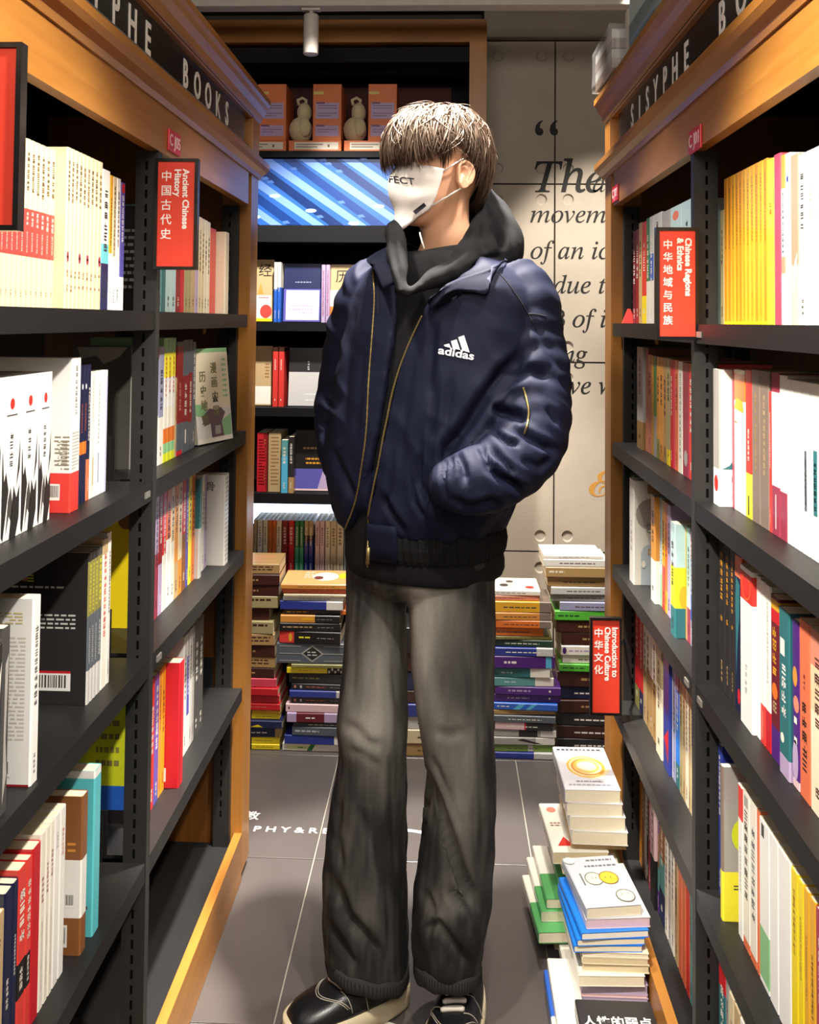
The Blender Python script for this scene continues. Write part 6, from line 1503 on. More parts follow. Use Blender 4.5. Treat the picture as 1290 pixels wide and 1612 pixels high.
m_ = MB(); go, gi = [], []
for rr in pl_rows:
    a = solve_phi(rr, XR_); b_ = solve_phi(rr, [(800, 624), (900, 627)])
    go.append([ring_pt(rr, a + (b_ - a) * k / 8, 0.005 + 0.001 * math.sin(k * 2.1)) for k in range(9)]); gi.append([ring_pt(rr, a + (b_ - a) * k / 8, -0.008) for k in range(9)])
m_.loft([a + b[::-1] for a, b in zip(go, gi)])
sub(m_.build('placket', 'jacket_navy', None, True), jacket)

# turned-down collar, two wings lying on the cloth
def wing(name, top, bot, Yt, lift=0.011, n=14, thick=0.005):
    a = smooth_path(top, n); b = smooth_path(bot, n); yt = np.interp(np.linspace(0, 1, n), np.linspace(0, 1, len(Yt)), Yt)
    rows_ = []
    for k in range(9):
        t = k / 8; r_ = []
        for i_, (u, v) in enumerate(zip(a, b)):
            x, y = (1 - t) * u + t * v
            h, n_ = hit(jb, x, y)
            fall = W(x, y, yt[i_])
            p_ = (h + n_ * lift) if h is not None and h.y < 2.0 else fall
            if p_.y > fall.y: p_ = fall.lerp(p_, 0.5)
            r_.append(p_)
        rows_.append(r_)
    rows_ = np.array([[tuple(p_) for p_ in r_] for r_ in rows_])
    for _ in range(4):
        rows_[1:-1, 1:-1] = (rows_[:-2, 1:-1] + rows_[2:, 1:-1] + rows_[1:-1, :-2] + rows_[1:-1, 2:]) / 4
    rows_ = [[Vector(p_) for p_ in r_] for r_ in rows_]
    bk = [[p_ + Vector((0.001, thick, -0.001)) for p_ in r_] for r_ in rows_]
    m_ = MB(); m_.loft([r_ + q_[::-1] for r_, q_ in zip(rows_, bk)])
    return sub(m_.build(name, 'jacket_navy', None, True), jacket)
wing('collar', [(798, 414), (776, 426), (742, 437), (705, 450), (672, 472)], [(772, 424), (768, 463), (740, 460), (706, 462), (680, 488)], [1.86, 1.82, 1.79, 1.765, 1.755])
wing('collar', [(618, 384), (619, 400), (621, 420), (622, 446)], [(590, 398), (577, 410), (594, 428), (606, 456)], [1.92, 1.88, 1.83, 1.79])

# ------------------------------------------------------------------ hoodie
HR = [(398, 694, 58, .070), (412, 694, 80, .085), (440, 695, 112, .105), (500, 693, 126, .118), (600, 684, 132, .128), (700, 674, 134, .132), (790, 665, 122, .132), (840, 665, 119, .134), (862, 667, 120, .137), (874, 668, 121, .139), (886, 669, 120, .138), (893, 669, 117, .134)]
m_ = MB()
ring_rows = []
for y in list(np.linspace(398, 862, 30)) + [868, 874, 880, 886, 891, 894]:
    r = (y, interp(HR, y, 1), interp(HR, y, 2), interp(HR, y, 3))
    ring_rows.append([ring_pt(r, 2 * math.pi * k / 80) + (FW * (0.004 * noise.noise(V_((k * 0.35, y * 0.02, 1)))) if y < 860 else Vector((0, 0, 0))) for k in range(80)])
m_.loft(ring_rows)
hoodie = obj_from(m_.mesh('hoodie', True), 'hoodie', 'hoodie_black', person)
HB = [((640, 456, 1.752), (626, 470, 1.750), .010), ((643, 420, 1.785), (614, 428, 1.772), .016), ((640, 375, 1.835), (610, 392, 1.830), .019), ((633, 348, 1.885), (614, 378, 1.90), .020), ((655, 330, 1.985), (650, 388, 2.02), .022),
      ((712, 318, 2.02), (716, 408, 2.07), .026), ((752, 290, 2.02), (790, 404, 2.06), .030), ((757, 318, 1.975), (817, 414, 1.985), .034), ((738, 358, 1.905), (792, 420, 1.90), .030), ((712, 400, 1.84), (742, 434, 1.825), .024), ((672, 432, 1.79), (692, 450, 1.78), .018), ((641, 456, 1.755), (630, 472, 1.75), .010)]
HU = smooth_path([tuple(W(*u)) + tuple(W(*l)) + (t_,) for u, l, t_ in HB], 110)
nc = W(705, 395, 1.93)
m_ = MB(); rings = []
for i, v in enumerate(HU):
    u, l, th_ = Vector(v[:3]), Vector(v[3:6]), max(0.007, v[6])
    c = (u + l) / 2; ax = (u - l) / 2; tn = Vector(HU[min(i + 1, 109)][:3]) + Vector(HU[min(i + 1, 109)][3:6]) - Vector(HU[max(i - 1, 0)][:3]) - Vector(HU[max(i - 1, 0)][3:6]); tn.normalize()
    ax = ax - tn * ax.dot(tn); nn = tn.cross(ax).normalized()
    if nn.dot(c - nc) < 0: nn = -nn
    ring = []
    for k in range(26):
        a = 2 * math.pi * k / 26
        s_, c_ = math.sin(a), math.cos(a)
        ring.append(c + ax * c_ + nn * (th_ * math.copysign(abs(s_) ** 0.8, s_) * 0.8 + 0.35 * th_ * (1 - c_ * c_)))
    rings.append(ring)
m_.loft(rings)
bag = MB()
bag.loft([[W(cx, cy, Y) + Vector((rx * math.cos(a), ry * math.sin(a), 0.01 * math.sin(a))) for a in [2 * math.pi * k / 24 for k in range(24)]] for cx, cy, Y, rx, ry in ((735, 345, 2.05, .03, .02), (742, 360, 2.06, .060, .045), (750, 385, 2.06, .082, .055), (756, 408, 2.05, .086, .05), (756, 424, 2.05, .05, .03))])
hood_me = fuse([m_, bag], 0.0055, 8, 'hood')
noise_disp(hood_me, lambda c: noise.noise(V_((c.x * 18, c.y * 18, c.z * 18))) * 0.006 + noise.noise(V_((c.x * 40, c.y * 40, c.z * 22))) * 0.0022)
crease(hood_me, [([(775, 345), (790, 375), (793, 392)], 0.012, 7), ([(760, 330), (752, 370), (770, 400)], 0.007, 8), ([(760, 310), (770, 345), (800, 400)], 0.008, 10), ([(745, 350), (725, 395), (690, 420)], 0.008, 8), ([(786, 372), (790, 392)], 0.008, 6), ([(735, 430), (770, 405), (800, 402)], 0.006, 7), ([(618, 352), (622, 400), (632, 446)], 0.005, 6)])
hood = sub(obj_from(hood_me, 'hood', 'hoodie_black', None), hoodie)
m_ = MB()
zc = W(690, 388, 1.86)
m_.loft([[zc + Vector((0.004, 0.075, dz)) + Vector((0.058 * g * math.cos(a), 0.062 * g * math.sin(a), 0.010 * math.cos(a))) for a in [2 * math.pi * k / 40 for k in range(40)]] for dz, g in ((-0.06, 1.35), (-0.03, 1.12), (-0.008, 1.0), (0.0, 0.98), (0.0, 0.93), (-0.02, 0.95))], cap=False)
sub(m_.build('tee_collar', 'tee_black', None, True), hoodie)
m_ = MB(); m_.tube([W(661, 366, 1.825), W(664, 378, 1.818), (W(668, 391, 1.812))], 0.0016, 8); sub(m_.build('drawstring', 'cord_white', None, True), hoodie)

# ------------------------------------------------------------------ jeans
LEGL = [(868, 604, 58, 2.00, .105), (905, 597, 51, 1.985, .10), (960, 592, 48, 1.965, .092), (1050, 590, 51, 1.95, .086), (1140, 586, 56, 1.935, .084), (1185, 586, 52, 1.94, .080), (1280, 580, 60, 1.945, .080), (1360, 575, 65, 1.945, .084), (1440, 574, 66, 1.945, .088), (1480, 577, 65, 1.945, .09), (1516, 578, 62, 1.94, .088)]
LEGR = [(868, 716, 64, 1.89, .10), (905, 712, 67, 1.89, .10), (960, 711, 69, 1.885, .094), (1050, 714, 64, 1.875, .086), (1100, 717, 60, 1.87, .082), (1150, 720, 57, 1.865, .078), (1220, 725, 54, 1.87, .076), (1300, 722, 57, 1.875, .080), (1400, 714, 61, 1.88, .086), (1480, 707, 56, 1.89, .086), (1522, 705, 51, 1.895, .084)]


TOEDIR = {id(LEGL): Vector((-0.86, -0.5, 0)), id(LEGR): Vector((-0.25, -0.97, 0))}


def leg_rings(tab, n):
    out = []; td = TOEDIR[id(tab)]
    for i in range(n):
        y = tab[0][0] + (tab[-1][0] - tab[0][0]) * i / (n - 1)
        cx, hw, Y, b = (interp(tab, y, k) for k in (1, 2, 3, 4))
        c = W(cx, y, Y); hwm = hw * Y / FPX
        ring = []
        lift = max(0.0, (i / (n - 1) - 0.8) / 0.2) ** 1.5
        for k in range(36):
            a = 2 * math.pi * k / 36; s_, c_ = math.sin(a), math.cos(a)
            off = Vector((hwm * c_, b * s_, 0))
            ring.append(c + Vector((0, 0, lift * 0.26 * off.dot(td))) + Vector((hwm * math.copysign(abs(c_) ** 0.9, c_), b * math.copysign(abs(s_) ** 0.9, s_), 0)))
        out.append(ring)
    return out


ll, lr = MB(), MB()
ll.loft(leg_rings(LEGL, 40)); lr.loft(leg_rings(LEGR, 40))
hip = MB(); hip.loft([[ring_pt((y, cx, hw, b), 2 * math.pi * k / 50) for k in range(50)] for y, cx, hw, b in ((845, 668, 112, .125), (880, 666, 114, .125), (905, 664, 112, .122), (925, 664, 100, .10), (940, 664, 70, .07))])
jeans_me = fuse([ll, lr, hip], 0.0065, 8, 'jeans')
noise_disp(jeans_me, lambda c: noise.noise(V_((c.x * 12, c.y * 12, c.z * 5))) * 0.006 + noise.noise(V_((c.x * 26, c.y * 26, c.z * 16 + c.x * 12))) * 0.003 * (0.5 + (c.z < 0.45)))
crease(jeans_me, [([(642, 925), (638, 1000), (640, 1080), (642, 1160)], 0.010, 9), ([(538, 1136), (562, 1152), (580, 1172), (606, 1176)], 0.0055, 12), ([(548, 1180), (575, 1190), (600, 1212)], 0.004, 10), ([(620, 1040), (628, 1120), (626, 1200)], 0.005, 8), ([(682, 1150), (708, 1158), (735, 1150)], 0.0035, 11), ([(672, 1215), (700, 1290), (725, 1370), (750, 1425)], 0.013, 11), ([(676, 1185), (700, 1240), (735, 1330)], 0.006, 8),
                  ([(524, 1380), (545, 1440), (580, 1480), (600, 1510)], 0.014, 12), ([(515, 1450), (540, 1490), (565, 1530)], 0.010, 9), ([(600, 1300), (612, 1400), (615, 1500)], 0.007, 8), ([(560, 1260), (590, 1340), (600, 1420)], 0.006, 10), ([(535, 1240), (530, 1320), (540, 1380)], 0.006, 9), ([(665, 1470), (690, 1455), (715, 1490), (742, 1520)], 0.012, 9), ([(700, 1400), (735, 1440), (752, 1490)], 0.009, 9), ([(662, 1400), (680, 1440), (670, 1480)], 0.007, 8), ([(735, 940), (748, 1040), (750, 1150)], 0.004, 7), ([(560, 960), (556, 1040), (552, 1110)], 0.005, 9)])
# the right leg's front panel drapes over the part beneath it
co = get_co(jeans_me); no = get_no(jeans_me); p = project_np(co)
a_, b_ = np.array((668.0, 1205.0)), np.array((752.0, 1432.0)); ab = (b_ - a_) / np.linalg.norm(b_ - a_)
al = (p - a_) @ ab; sd = (p[:, 0] - a_[0]) * ab[1] - (p[:, 1] - a_[1]) * ab[0]
L_ = np.linalg.norm(b_ - a_)
w_ = 1 / (1 + np.exp(sd / 2.5)) * np.exp(np.minimum(sd, 0) / 60) * np.clip(np.minimum(al / 30, (L_ - al) / 30), 0, 1) * (p[:, 0] > 640) * (no[:, 1] < 0.1)
set_co(jeans_me, co - no * (0.020 * w_)[:, None])
# faded wash: lighter thighs and knees, dark seams
co = get_co(jeans_me); p = project_np(co)
base = np.array(lin('#282727')[:3]); fade = np.array(lin('#a19d93')[:3]); dark = np.array(lin('#1c1c1c')[:3])
t = np.zeros(len(co))
for cx, cy, rx, ry, s_ in ((664, 1010, 22, 130, .95), (690, 960, 40, 70, .40), (588, 1080, 34, 110, .60), (575, 1150, 40, 40, .45), (735, 1160, 34, 60, .35), (690, 1180, 22, 80, .35), (725, 1280, 30, 120, .25), (580, 1240, 40, 90, .15), (690, 1430, 25, 40, .2), (560, 1400, 30, 60, .15)):
    t += s_ * np.exp(-(((p[:, 0] - cx) / rx) ** 2 + ((p[:, 1] - cy) / ry) ** 2)) * (co[:, 1] < 1.97)
t += np.array([noise.noise(V_((c[0] * 22, c[1] * 22, c[2] * 6))) * 0.22 + noise.noise(V_((c[0] * 90, c[1] * 90, c[2] * 14))) * 0.12 for c in co])
t = np.clip(t, -0.3, 1)
dk = np.zeros(len(co))
for pts in ([(745, 930), (750, 1050), (752, 1180), (756, 1330)], [(612, 1190), (616, 1300), (622, 1420), (622, 1530)]):
    for a, b_ in zip(pts, pts[1:]):
        a = np.array(a); ab = np.array(b_) - a; u = np.clip(((p - a) @ ab) / (ab @ ab), 0, 1); d = np.linalg.norm(p - a - u[:, None] * ab, axis=1); dk = np.maximum(dk, np.exp(-(d / 3.2) ** 2) * 0.7)
colr = base + (fade - base) * np.clip(t, 0, 1)[:, None] + (dark - base) * np.clip(-t, 0, 1)[:, None]
colr = colr * (1 - dk[:, None] * 0.6)
at = jeans_me.attributes.new('Col', 'FLOAT_COLOR', 'POINT'); at.data.foreach_set('color', np.concatenate([colr, np.ones((len(co), 1))], 1).astype(np.float32).ravel())
jeans = obj_from(jeans_me, 'jeans', 'denim', person)
# rolled, stitched hems
for tab, slope in ((LEGL, 0.0), (LEGR, 0.0)):
    for_ = leg_rings(tab, 40)
    c0 = sum(for_[-1], Vector()) / 36
    m_ = MB(); rr = []
    for dz, g in ((0.014, 1.0), (0.012, 1.022), (-0.004, 1.028), (-0.017, 1.024), (-0.019, 0.97), (0.0, 0.95)):
        rr.append([c0 + (q_ - c0) * g + Vector((0, 0, dz + 0.0025 * math.sin(k * 1.7))) for k, q_ in enumerate(for_[-1])])
    m_.loft(rr, cap=False, col=tuple(lin('#393736')))
    sub(m_.build('hem', 'denim', None, True), jeans)
    st_ = MB()
    for k in range(0, 36):
        for f_ in (0.1, 0.6):
            a = for_[-1][k].lerp(for_[-1][(k + 1) % 36], f_); a = c0 + (a - c0) * 1.030
            st_.tube([a + Vector((0, 0, 0.007)), a + Vector((0, 0, -0.011))], 0.0009, 4, tuple(lin('#1f1e1e')))
    sub(tag(st_.build('stitching', 'denim'), kind='stuff'), jeans)

# ------------------------------------------------------------------ shoes
def sneaker(heel, toe, label):
    heel, toe = Vector(heel), Vector(toe)
    d = (toe - heel); L = d.length; ang = math.atan2(d.y, d.x)
    root = empty('sneaker', heel, (0, 0, ang))
    P(root); 
    def outline(g, z, lift=0.0):
        pts = []
        for k in range(44):
            a = 2 * math.pi * k / 44
            u = 0.5 - 0.5 * math.cos(a)                # 0 heel .. 1 toe .. 0 heel
            wv = 0.5 * (0.033 + 0.013 * math.sin(math.pi * min(1, u * 1.0)) + 0.016 * u) / 0.05 * 0.1
            wv = (0.034 + 0.0165 * math.sin(math.pi * (u ** 1.35) * 0.9)) * math.sqrt(max(0, 1 - (2 * u - 1) ** 6))
            wv *= g
            pts.append(Vector((L * (0.5 + (u - 0.5) * (0.96 + 0.04 * g)), math.copysign(wv, math.sin(a)) if k not in (0, 22) else 0, z + lift * u ** 3)))
        return pts
    m_ = MB(); m_.loft([outline(0.98, 0.0005, 0.008), outline(1.10, 0.006, 0.007), outline(1.13, 0.024, 0.006), outline(1.09, 0.041, 0.005), outline(0.92, 0.043, 0.005)])
    m_.build('sole', 'shoe_cream', root, True)
    m_ = MB(); m_.loft([outline(1.062, 0.0, 0.008), outline(1.062, 0.006, 0.007)]); 
    m_ = MB(); rings = []
    for z, g, cut in ((0.036, 1.0, 1.0), (0.05, 0.99, 0.985), (0.062, 0.92, 0.95), (0.072, 0.80, 0.86), (0.080, 0.70, 0.72), (0.088, 0.64, 0.60), (0.096, 0.60, 0.50), (0.100, 0.52, 0.46)):
        o_ = outline(g, 0)
        rings.append([Vector((min(q_.x, L * 0.985) * cut, q_.y, z - 0.010 * max(0, q_.x / L - 0.5) * (z > 0.04))) for q_ in o_])
    m_.loft(rings); up = m_.build('upper', 'shoe_black', root, True)
    # toe cap seam, side stitching and laces follow the surface of the upper
    ub = bvh(up.data)

    def drop(x, y, dz):
        h = ub.ray_cast(Vector((x, y, 0.3)), Vector((0, 0, -1)))
        return Vector((x, y, (h[0].z if h[0] is not None else 0.04) + dz))
    for f_ in (0.735, 0.752):
        pts = [drop(L * (f_ - 0.17 * s_ * s_), 0.047 * s_, 0.0008) for s_ in [-1 + 2 * k / 24 for k in range(25)]]
        m_ = MB(); m_.tube(pts, 0.0009, 5); m_.build('stitching', 'stitch', up, True)
    for s_ in (-1, 1):
        for x0 in (0.60, 0.47):
            m_ = MB(); m_.tube([drop(L * (x0 - 0.05 * k / 8), s_ * (0.022 + 0.027 * k / 8), 0.0008) for k in range(9)], 0.0010, 5); m_.build('stitching', 'stitch', up, True)
    for k in range(4):
        x = L * (0.60 - 0.06 * k); w = 0.022
        m_ = MB(); m_.tube([drop(x - 0.012 * (1 - abs(q_)) * 0 - 0.006 * q_, w * q_, 0.0028) for q_ in [-1 + 2 * t_ / 10 for t_ in range(11)]], [0.0035] + [0.0052] * 9 + [0.0035], 8)
        m_.build('lace', 'cord_white', root, True)
    return root
sneaker((-0.066, 1.972, 0.0), (-0.302, 1.830, 0.0), None)
sneaker((0.066, 1.985, 0.0), (-0.002, 1.722, 0.0), None)



# ------------------------------------------------------------------ body: head, neck, trunk, arms, legs in one surface
TH = R(60)
HF = Vector((-math.sin(TH), -math.cos(TH), 0)); HL = Vector((math.cos(TH), -math.sin(TH), 0))
HC = Vector((-0.012, 1.920, 1.612))            # under the ears, at chin height
HD = [(-0.006, .010, .074, -.030), (0.0, .024, .084, -.010), (0.012, .036, .089, .010), (.03, .047, .091, .040), (.05, .055, .092, .062), (.08, .063, .092, .080), (.105, .068, .089, .088), (.118, .070, .086, .092), (.14, .073, .091, .096), (.165, .0735, .089, .097), (.19, .069, .079, .090), (.21, .058, .063, .076), (.225, .042, .043, .055), (.235, .018, .018, .025)]


def head_ring(z, grow=0.0):
    zz = [h[0] for h in HD]
    w, f, b = (float(np.interp(z, zz, [h[k] for h in HD])) + grow for k in (1, 2, 3))
    return w, f, b


def head_pt(z, a, grow=0.0):
    w, f, b = head_ring(z, grow)
    mid = (f - b) / 2; hl = (f + b) / 2
    e = 2 / 2.25; s_, c_ = math.sin(a), math.cos(a)
    return HC + HF * (mid + hl * math.copysign(abs(c_) ** e, c_)) + HL * (w * math.copysign(abs(s_) ** e, s_)) + Vector((0, 0, z))


hd = MB(); hd.loft([[head_pt(z, 2 * math.pi * k / 40) for k in range(40)] for z in np.linspace(-0.006, 0.235, 40)])
nose = MB(); nose.loft([[HC + HF * (f + r_ * math.cos(a) * 0.9) + HL * (r_ * math.sin(a)) + Vector((0, 0, z)) for a in [2 * math.pi * k / 14 for k in range(14)]] for z, f, r_ in ((.066, .086, .010), (.070, .092, .016), (.080, .094, .016), (.095, .090, .011), (.112, .084, .009), (.125, .082, .007))])
lips = MB(); lips.loft([[HC + HF * (f + r_ * math.cos(a) * 0.5) + HL * (r_ * 2.0 * math.sin(a)) + Vector((0, 0, z)) for a in [2 * math.pi * k / 14 for k in range(14)]] for z, f, r_ in ((.034, .086, .005), (.040, .090, .011), (.046, .089, .009), (.050, .091, .011), (.056, .086, .005))])
neck = MB()
nk = smooth_path([tuple(HC + Vector((0.006, 0.012, 0.06))) + (.056,), tuple(HC + Vector((0.010, 0.014, 0.0))) + (.053,), tuple(W(704, 372, 1.935)) + (.053,), tuple(W(702, 400, 1.945)) + (.060,), tuple(W(699, 425, 1.945)) + (.085,)], 16)
neck.tube([v[:3] for v in nk], [v[3] for v in nk], 28)
trunk = MB(); trunk.loft([[ring_pt((y, interp(HR, y, 1), interp(HR, y, 2) - 30, interp(HR, y, 3) - 0.035), 2 * math.pi * k / 40) for k in range(40)] for y in np.linspace(415, 880, 24)])


def arm_in(tab, f):
    return [(x, y, Y, max(0.02, r_ * f)) for x, y, Y, r_ in tab]


parts_ = [hd, nose, lips, neck, trunk, limb(arm_in(ARM_L, 0.56), 40, 18), limb(arm_in(ARM_R, 0.56), 36, 18)]
for base_, dirv in (((742, 762, 1.745), (-1, 0.1)), ((592, 775, 1.90), (0.8, 0.15))):
    for k, ln in enumerate((0.046, 0.050, 0.047, 0.040)):
        a = W(*base_) + Vector((0, 0.004, 0.018 - 0.012 * k))
        m_ = MB(); m_.tube([a, a + Vector((dirv[0] * ln * 0.5, 0.012, -0.004)), a + Vector((dirv[0] * ln, 0.03, -0.012))], [0.0085, 0.008, 0.0065], 8); parts_.append(m_)
    m_ = MB(); a = W(*base_); m_.tube([a + Vector((-dirv[0] * 0.02, 0, 0.02)), a + Vector((dirv[0] * 0.01, 0.004, 0.042)), a + Vector((dirv[0] * 0.035, 0.014, 0.045))], [0.011, 0.0095, 0.008], 8); parts_.append(m_)
for tab, heel, toe in ((LEGL, Vector((-0.066, 1.972, 0)), Vector((-0.302, 1.830, 0))), (LEGR, Vector((0.066, 1.985, 0)), Vector((-0.002, 1.722, 0)))):
    ank = heel.lerp(toe, 0.20) + Vector((0, 0, 0.095))
    q = [tuple(W(r[1], r[0], r[3])) + (max(0.03, min(r[2] * r[3] / FPX, r[4]) * 0.62),) for r in tab[:-3]]
    q += [tuple(ank + Vector((0, 0, 0.06))) + (0.030,), tuple(ank) + (0.026,), tuple(heel.lerp(toe, 0.22) + Vector((0, 0, 0.055))) + (0.024,)]
    s_ = smooth_path(q, 40); m_ = MB(); m_.tube([v[:3] for v in s_], [v[3] for v in s_], 20); parts_.append(m_)
    m_ = MB(); m_.tube([heel.lerp(toe, 0.14) + Vector((0, 0, 0.055)), heel.lerp(toe, 0.45) + Vector((0, 0, 0.054)), heel.lerp(toe, 0.75) + Vector((0, 0, 0.048))], [0.020, 0.018, 0.012], 12); parts_.append(m_)
body_me = fuse(parts_, 0.0048, 7, 'body')
body = obj_from(body_me, 'body', 'skin', person)
bb = bvh(body_me)
for s_ in (-1, 1):
    c = HC + HF * 0.0775 + HL * (0.032 * s_) + Vector((0, 0, 0.116))
    bm = bmesh.new(); bmesh.ops.create_uvsphere(bm, u_segments=16, v_segments=10, radius=0.0115); m_ = MB(); m_.bm(bm, M=Matrix.Translation(c)); e_ = sub(m_.build('eye', 'eye_white', None, True), body)
    bm = bmesh.new(); bmesh.ops.create_uvsphere(bm, u_segments=12, v_segments=8, radius=0.0058); m_ = MB(); m_.bm(bm, M=Matrix.Translation(c + HF * 0.0068)); sub(m_.build('iris', 'iris', None, True), body)


def ear(side):
    c = HC + HL * (0.0735 * side) + HF * (-0.006) + Vector((0, 0, 0.096))
    nrm = (HL * side * 0.92 - HF * 0.38).normalized(); up = Vector((0, 0, 1)); up = (up - HF * 0.18); up = (up - nrm * up.dot(nrm)).normalized(); fw = up.cross(nrm) * side * 1.0
    fw = fw if fw.dot(HF) > 0 else -fw
    NA, NRr = 36, 9
    ring_list = []
    for i in range(NRr + 1):
        r_ = i / NRr
        ring = []
        for k in range(NA):
            a = 2 * math.pi * k / NA
            x, y = math.cos(a), math.sin(a)              # x forward, y up
            sx_ = 0.0185 * (1.0 if x < 0 else 0.72) * (1 + 0.16 * y); sy_ = 0.0305
            hgt = 0.010 * math.exp(-((r_ - 0.86) / 0.16) ** 2) * (1 if x < 0.55 else 0.25) + 0.0055 * math.exp(-((r_ - 0.52) / 0.12) ** 2) * (x < 0.5) - 0.004 * math.exp(-(r_ / 0.3) ** 2)
            if y < -0.75: hgt = 0.006
            hgt += 0.012 * max(0, -x) * r_
            ring.append(c + fw * (x * sx_ * r_) + up * (y * sy_ * r_) + nrm * (0.004 + hgt))
        ring_list.append(ring)
    back = [[q_ - nrm * (0.004 + 0.010 * (1 - abs(2 * k / NA - 1))) * 1.0 for k, q_ in enumerate(ring_list[-1])]]
    back2 = [[c + (q_ - c) * 0.6 - nrm * 0.010 for q_ in ring_list[-1]]]
    m_ = MB(); m_.loft(ring_list[1:] + back + back2)
    return sub(m_.build('ear', 'skin', None, True), body)
ear(1); ear(-1)

# ------------------------------------------------------------------ face mask
NA, NZ = 40, 18
mo = []
for j in range(NZ + 1):
    v = j / NZ; row = []
    for i in range(NA + 1):
        a = R(-74 + 148 * i / NA); ca = abs(a) / R(74)
        zt = 0.117 - 0.012 * ca ** 1.5 - 0.006 * math.exp(-(a / R(26)) ** 2) * 0 ; zb = -0.022 + 0.044 * ca ** 1.7
        z = zb + (zt - zb) * v
        w, f, b = head_ring(max(z, -0.002), 0)
        ext = 0.006 + 0.019 * math.exp(-(a / R(24)) ** 2) * math.exp(-((z - 0.078) / 0.034) ** 2) + 0.008 * math.exp(-(a / R(40)) ** 2) * (1 - v)
        ext += 0.0018 * math.sin(v * 2 * math.pi * 2.5 + a * 1.2) * math.exp(-(ca / 0.8) ** 4)
        row.append(head_pt(max(z, 0.008), a, ext) + Vector((0, 0, min(0, z - 0.008))))
    mo.append(row)
mi = [[p_ - (HF * math.cos(R(-74 + 148 * i / NA)) + HL * math.sin(R(-74 + 148 * i / NA))) * 0.002 for i, p_ in enumerate(r_)] for r_ in mo]
m_ = MB(); m_.loft([a + b[::-1] for a, b in zip(mo, mi)])
mask_me = m_.mesh('face_mask', True)
mask = obj_from(mask_me, 'face_mask', 'mask_white', person)
mb_ = bvh(mask_me)
tm = flat_text('FECT', 15.5, bold=0.3)
wx = max(v.co.x for v in tm.vertices)
t2 = R(6)
sub(decal_mesh(mb_, tm, lambda x, y: (612 + (x * 42 / wx) * math.cos(t2) - y * 0.15, 286.5 + x * 42 / wx * math.sin(t2) - y * 0.95), 0.0012, 'mask_lettering', 'mask_ink'), mask)
sub(decal_poly(mb_, [[(650.5, 332.5), (667.5, 318.8), (671.5, 324.0), (654.5, 337.2)]], 0.0014, 'mask_mark', 'mask_ink', mask), mask)
def side_pt(i, j): return mo[j][i]
for (i, j), tgt in (((NA, NZ - 1), HC + HL * 0.078 - HF * 0.004 + Vector((0, 0, 0.126))), ((NA, 2), HC + HL * 0.079 - HF * 0.008 + Vector((0, 0, 0.070)))):
    a = side_pt(i, j); m_ = MB(); m_.tube([a, a.lerp(tgt, 0.5) + HL * 0.004, tgt + HL * 0.004, tgt - HF * 0.012], 0.0017, 8); sub(m_.build('ear_loop', 'mask_white', None, True), mask)

# ------------------------------------------------------------------ hair
RH = random.Random(3)
EC = HC + Vector((0, 0, 0.138)) - HF * 0.004


def env(az, el, s=1.0):
    """hair envelope; az 0 = front, el = elevation"""
    c_, s_ = math.cos(el), math.sin(el)
    f = 0.131 if math.cos(az) > 0 else 0.114
    ce = abs(c_) ** 0.80
    return EC + (HF * (math.cos(az) * f * ce) + HL * (math.sin(az) * 0.090 * ce)) * s + Vector((0, 0, (0.112 if s_ > 0 else 0.128) * s_)) * s


def el_end(az):
    a = abs(math.degrees(az))
    return R(float(np.interp(a, [0, 25, 50, 66, 76, 90, 104, 118, 140, 180], [-13, -12, -8, -3, 2, 6, -4, -30, -46, -50])))


hm = MB()
cap_rings = []
for j in range(15):
    t = j / 14
    cap_rings.append([env(az, R(90) + (el_end(az) + R(6) - R(90)) * t, 0.90) for az in [2 * math.pi * k / 48 - math.pi for k in range(48)]])
hm.loft(cap_rings, cap=False)
crown = R(180)


def lock(az, e0, e1, s0, s1, w, th, twist=0.0, curl=0.0, n=9):
    pts = []
    for k in range(n):
        t = k / (n - 1)
        el = e0 + (e1 - e0) * t
        a = az + twist * t * t
        s_ = s0 + (s1 - s0) * t + curl * math.sin(math.pi * t)
        pts.append(env(a, el, s_))
    rings = []
    for k, p_ in enumerate(pts):
        t = (pts[min(k + 1, n - 1)] - pts[max(k - 1, 0)]).normalized()
        out = (p_ - EC); out = (out - t * out.dot(t)).normalized(); sd = t.cross(out)
        u = k / (n - 1); g = max(0.06, (1 - u ** 2.2) * (0.35 + 0.65 * min(1, u * 5)))
        rings.append([p_ + sd * (w * g), p_ + out * (th * g), p_ - sd * (w * g), p_ - out * (th * g)])
    hm.loft(rings)


for i in range(2300):
    az = RH.uniform(-math.pi, math.pi)
    clump = math.sin(az * 17 + 2 * math.sin(az * 5)) * 4 + math.sin(az * 41) * 2.5
    e1 = el_end(az) + R(RH.uniform(-5, 6) + clump)
    e0 = R(RH.uniform(22, 80)) if i % 3 else R(RH.uniform(60, 90))
    if e0 < e1 + R(18): e0 = e1 + R(24)
    sw = 0.10 * math.sin(az * 9) + RH.uniform(-0.22, 0.22)
    lock(az, e0, e1, RH.uniform(0.92, 1.0), RH.uniform(0.92, 1.05), RH.uniform(0.0016, 0.0040), RH.uniform(0.0010, 0.0020), sw, RH.uniform(-0.012, 0.05) + 0.012 * math.sin(az * 13))
for i in range(260):                                   # messy layer on top
    az = RH.uniform(-math.pi, math.pi); e0 = R(RH.uniform(45, 88)); e1 = e0 - R(RH.uniform(28, 55))
    lock(az, e0, max(e1, el_end(az) + R(4)), 0.99, RH.uniform(0.98, 1.08), RH.uniform(0.0014, 0.003), 0.0012, RH.uniform(-0.7, 0.7), RH.uniform(0.0, 0.05))
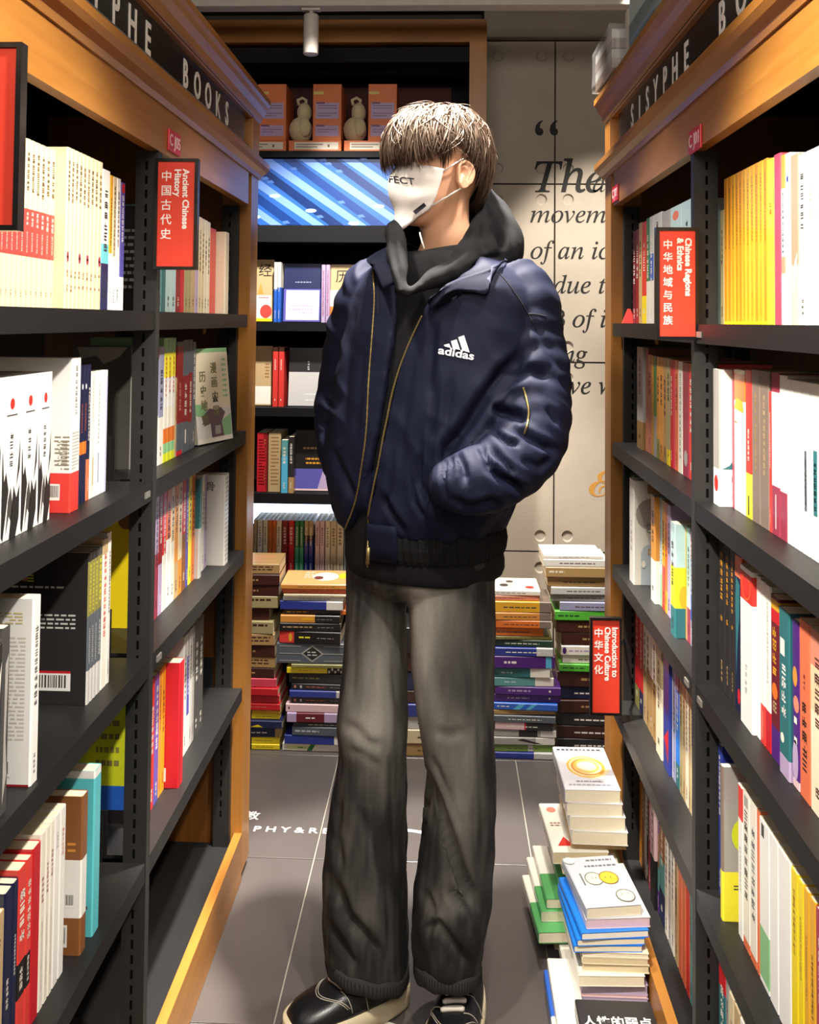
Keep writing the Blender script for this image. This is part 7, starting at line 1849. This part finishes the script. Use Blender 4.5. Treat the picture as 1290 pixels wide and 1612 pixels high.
for i in range(150):                                   # loose ends standing off the outline
    az = RH.uniform(-math.pi, math.pi); e1 = R(RH.uniform(-8, 60)); e0 = min(R(88), e1 + R(28))
    lock(az, e0, e1, 0.98, RH.uniform(1.03, 1.13), 0.0008, 0.0006, RH.uniform(-0.5, 0.5), 0.02)
for i in range(16):                                    # side locks before the ears
    sd = 1 if i % 2 else -1
    az = sd * R(RH.uniform(66, 80)); lock(az, R(20), R(RH.uniform(-24, -14)), 0.95, RH.uniform(0.80, 0.84), 0.0026, 0.0016, 0.0, 0.0)
hair = obj_from(hm.mesh('hair', True), 'hair', 'hair_brown', person)
# ------------------------------------------------------------------ the smallest glimpses of books become one object
bpy.context.view_layer.update()
dg = bpy.context.evaluated_depsgraph_get()
seen = {}
for iy in range(0, 1612, 10):
    for ix in range(0, 1290, 9):
        ok, loc, nrm, idx, ob, mt = SC.ray_cast(dg, CAMLOC, ray(ix + 4.5, iy + 5).normalized())
        if ok and ob:
            r_ = ob.original
            while r_.parent: r_ = r_.parent
            if r_.get('category') == 'book': seen[r_.name] = seen.get(r_.name, 0) + 1
books = [o for o in COL.objects if o.parent is None and o.get('category') == 'book']
books.sort(key=lambda o: -seen.get(o.name, 0))
rest = books[298:]
if rest:
    V, F, CC, MI = [], [], [], []
    mats = [MATS['book_cover'], MATS['page'], MATS['print']]
    for o in rest:
        for q_ in [o] + list(o.children):
            me = q_.data; Mw = q_.matrix_world; base = len(V)
            k = 0 if q_ is o else (1 if q_.name.startswith('page_block') else 2)
            V += [tuple(Mw @ v.co) for v in me.vertices]
            at = me.attributes.get('Col')
            for p_ in me.polygons:
                F.append(tuple(base + i for i in p_.vertices)); MI.append(k)
                CC.append(tuple(at.data[p_.loop_start].color) if at else C('ivory'))
    m_ = MB(); m_.v = V; m_.f = F; m_.c = CC
    bo = m_.build('books', None)
    for m in mats: bo.data.materials.append(m)
    bo.data.polygons.foreach_set('material_index', MI)
    tag(bo, 'remaining slivers of books between and behind the counted volumes', 'books', None, 'stuff')
    for o in rest:
        for q_ in list(o.children):
            for c_ in list(q_.children): bpy.data.objects.remove(c_)
            bpy.data.objects.remove(q_)
        bpy.data.objects.remove(o)
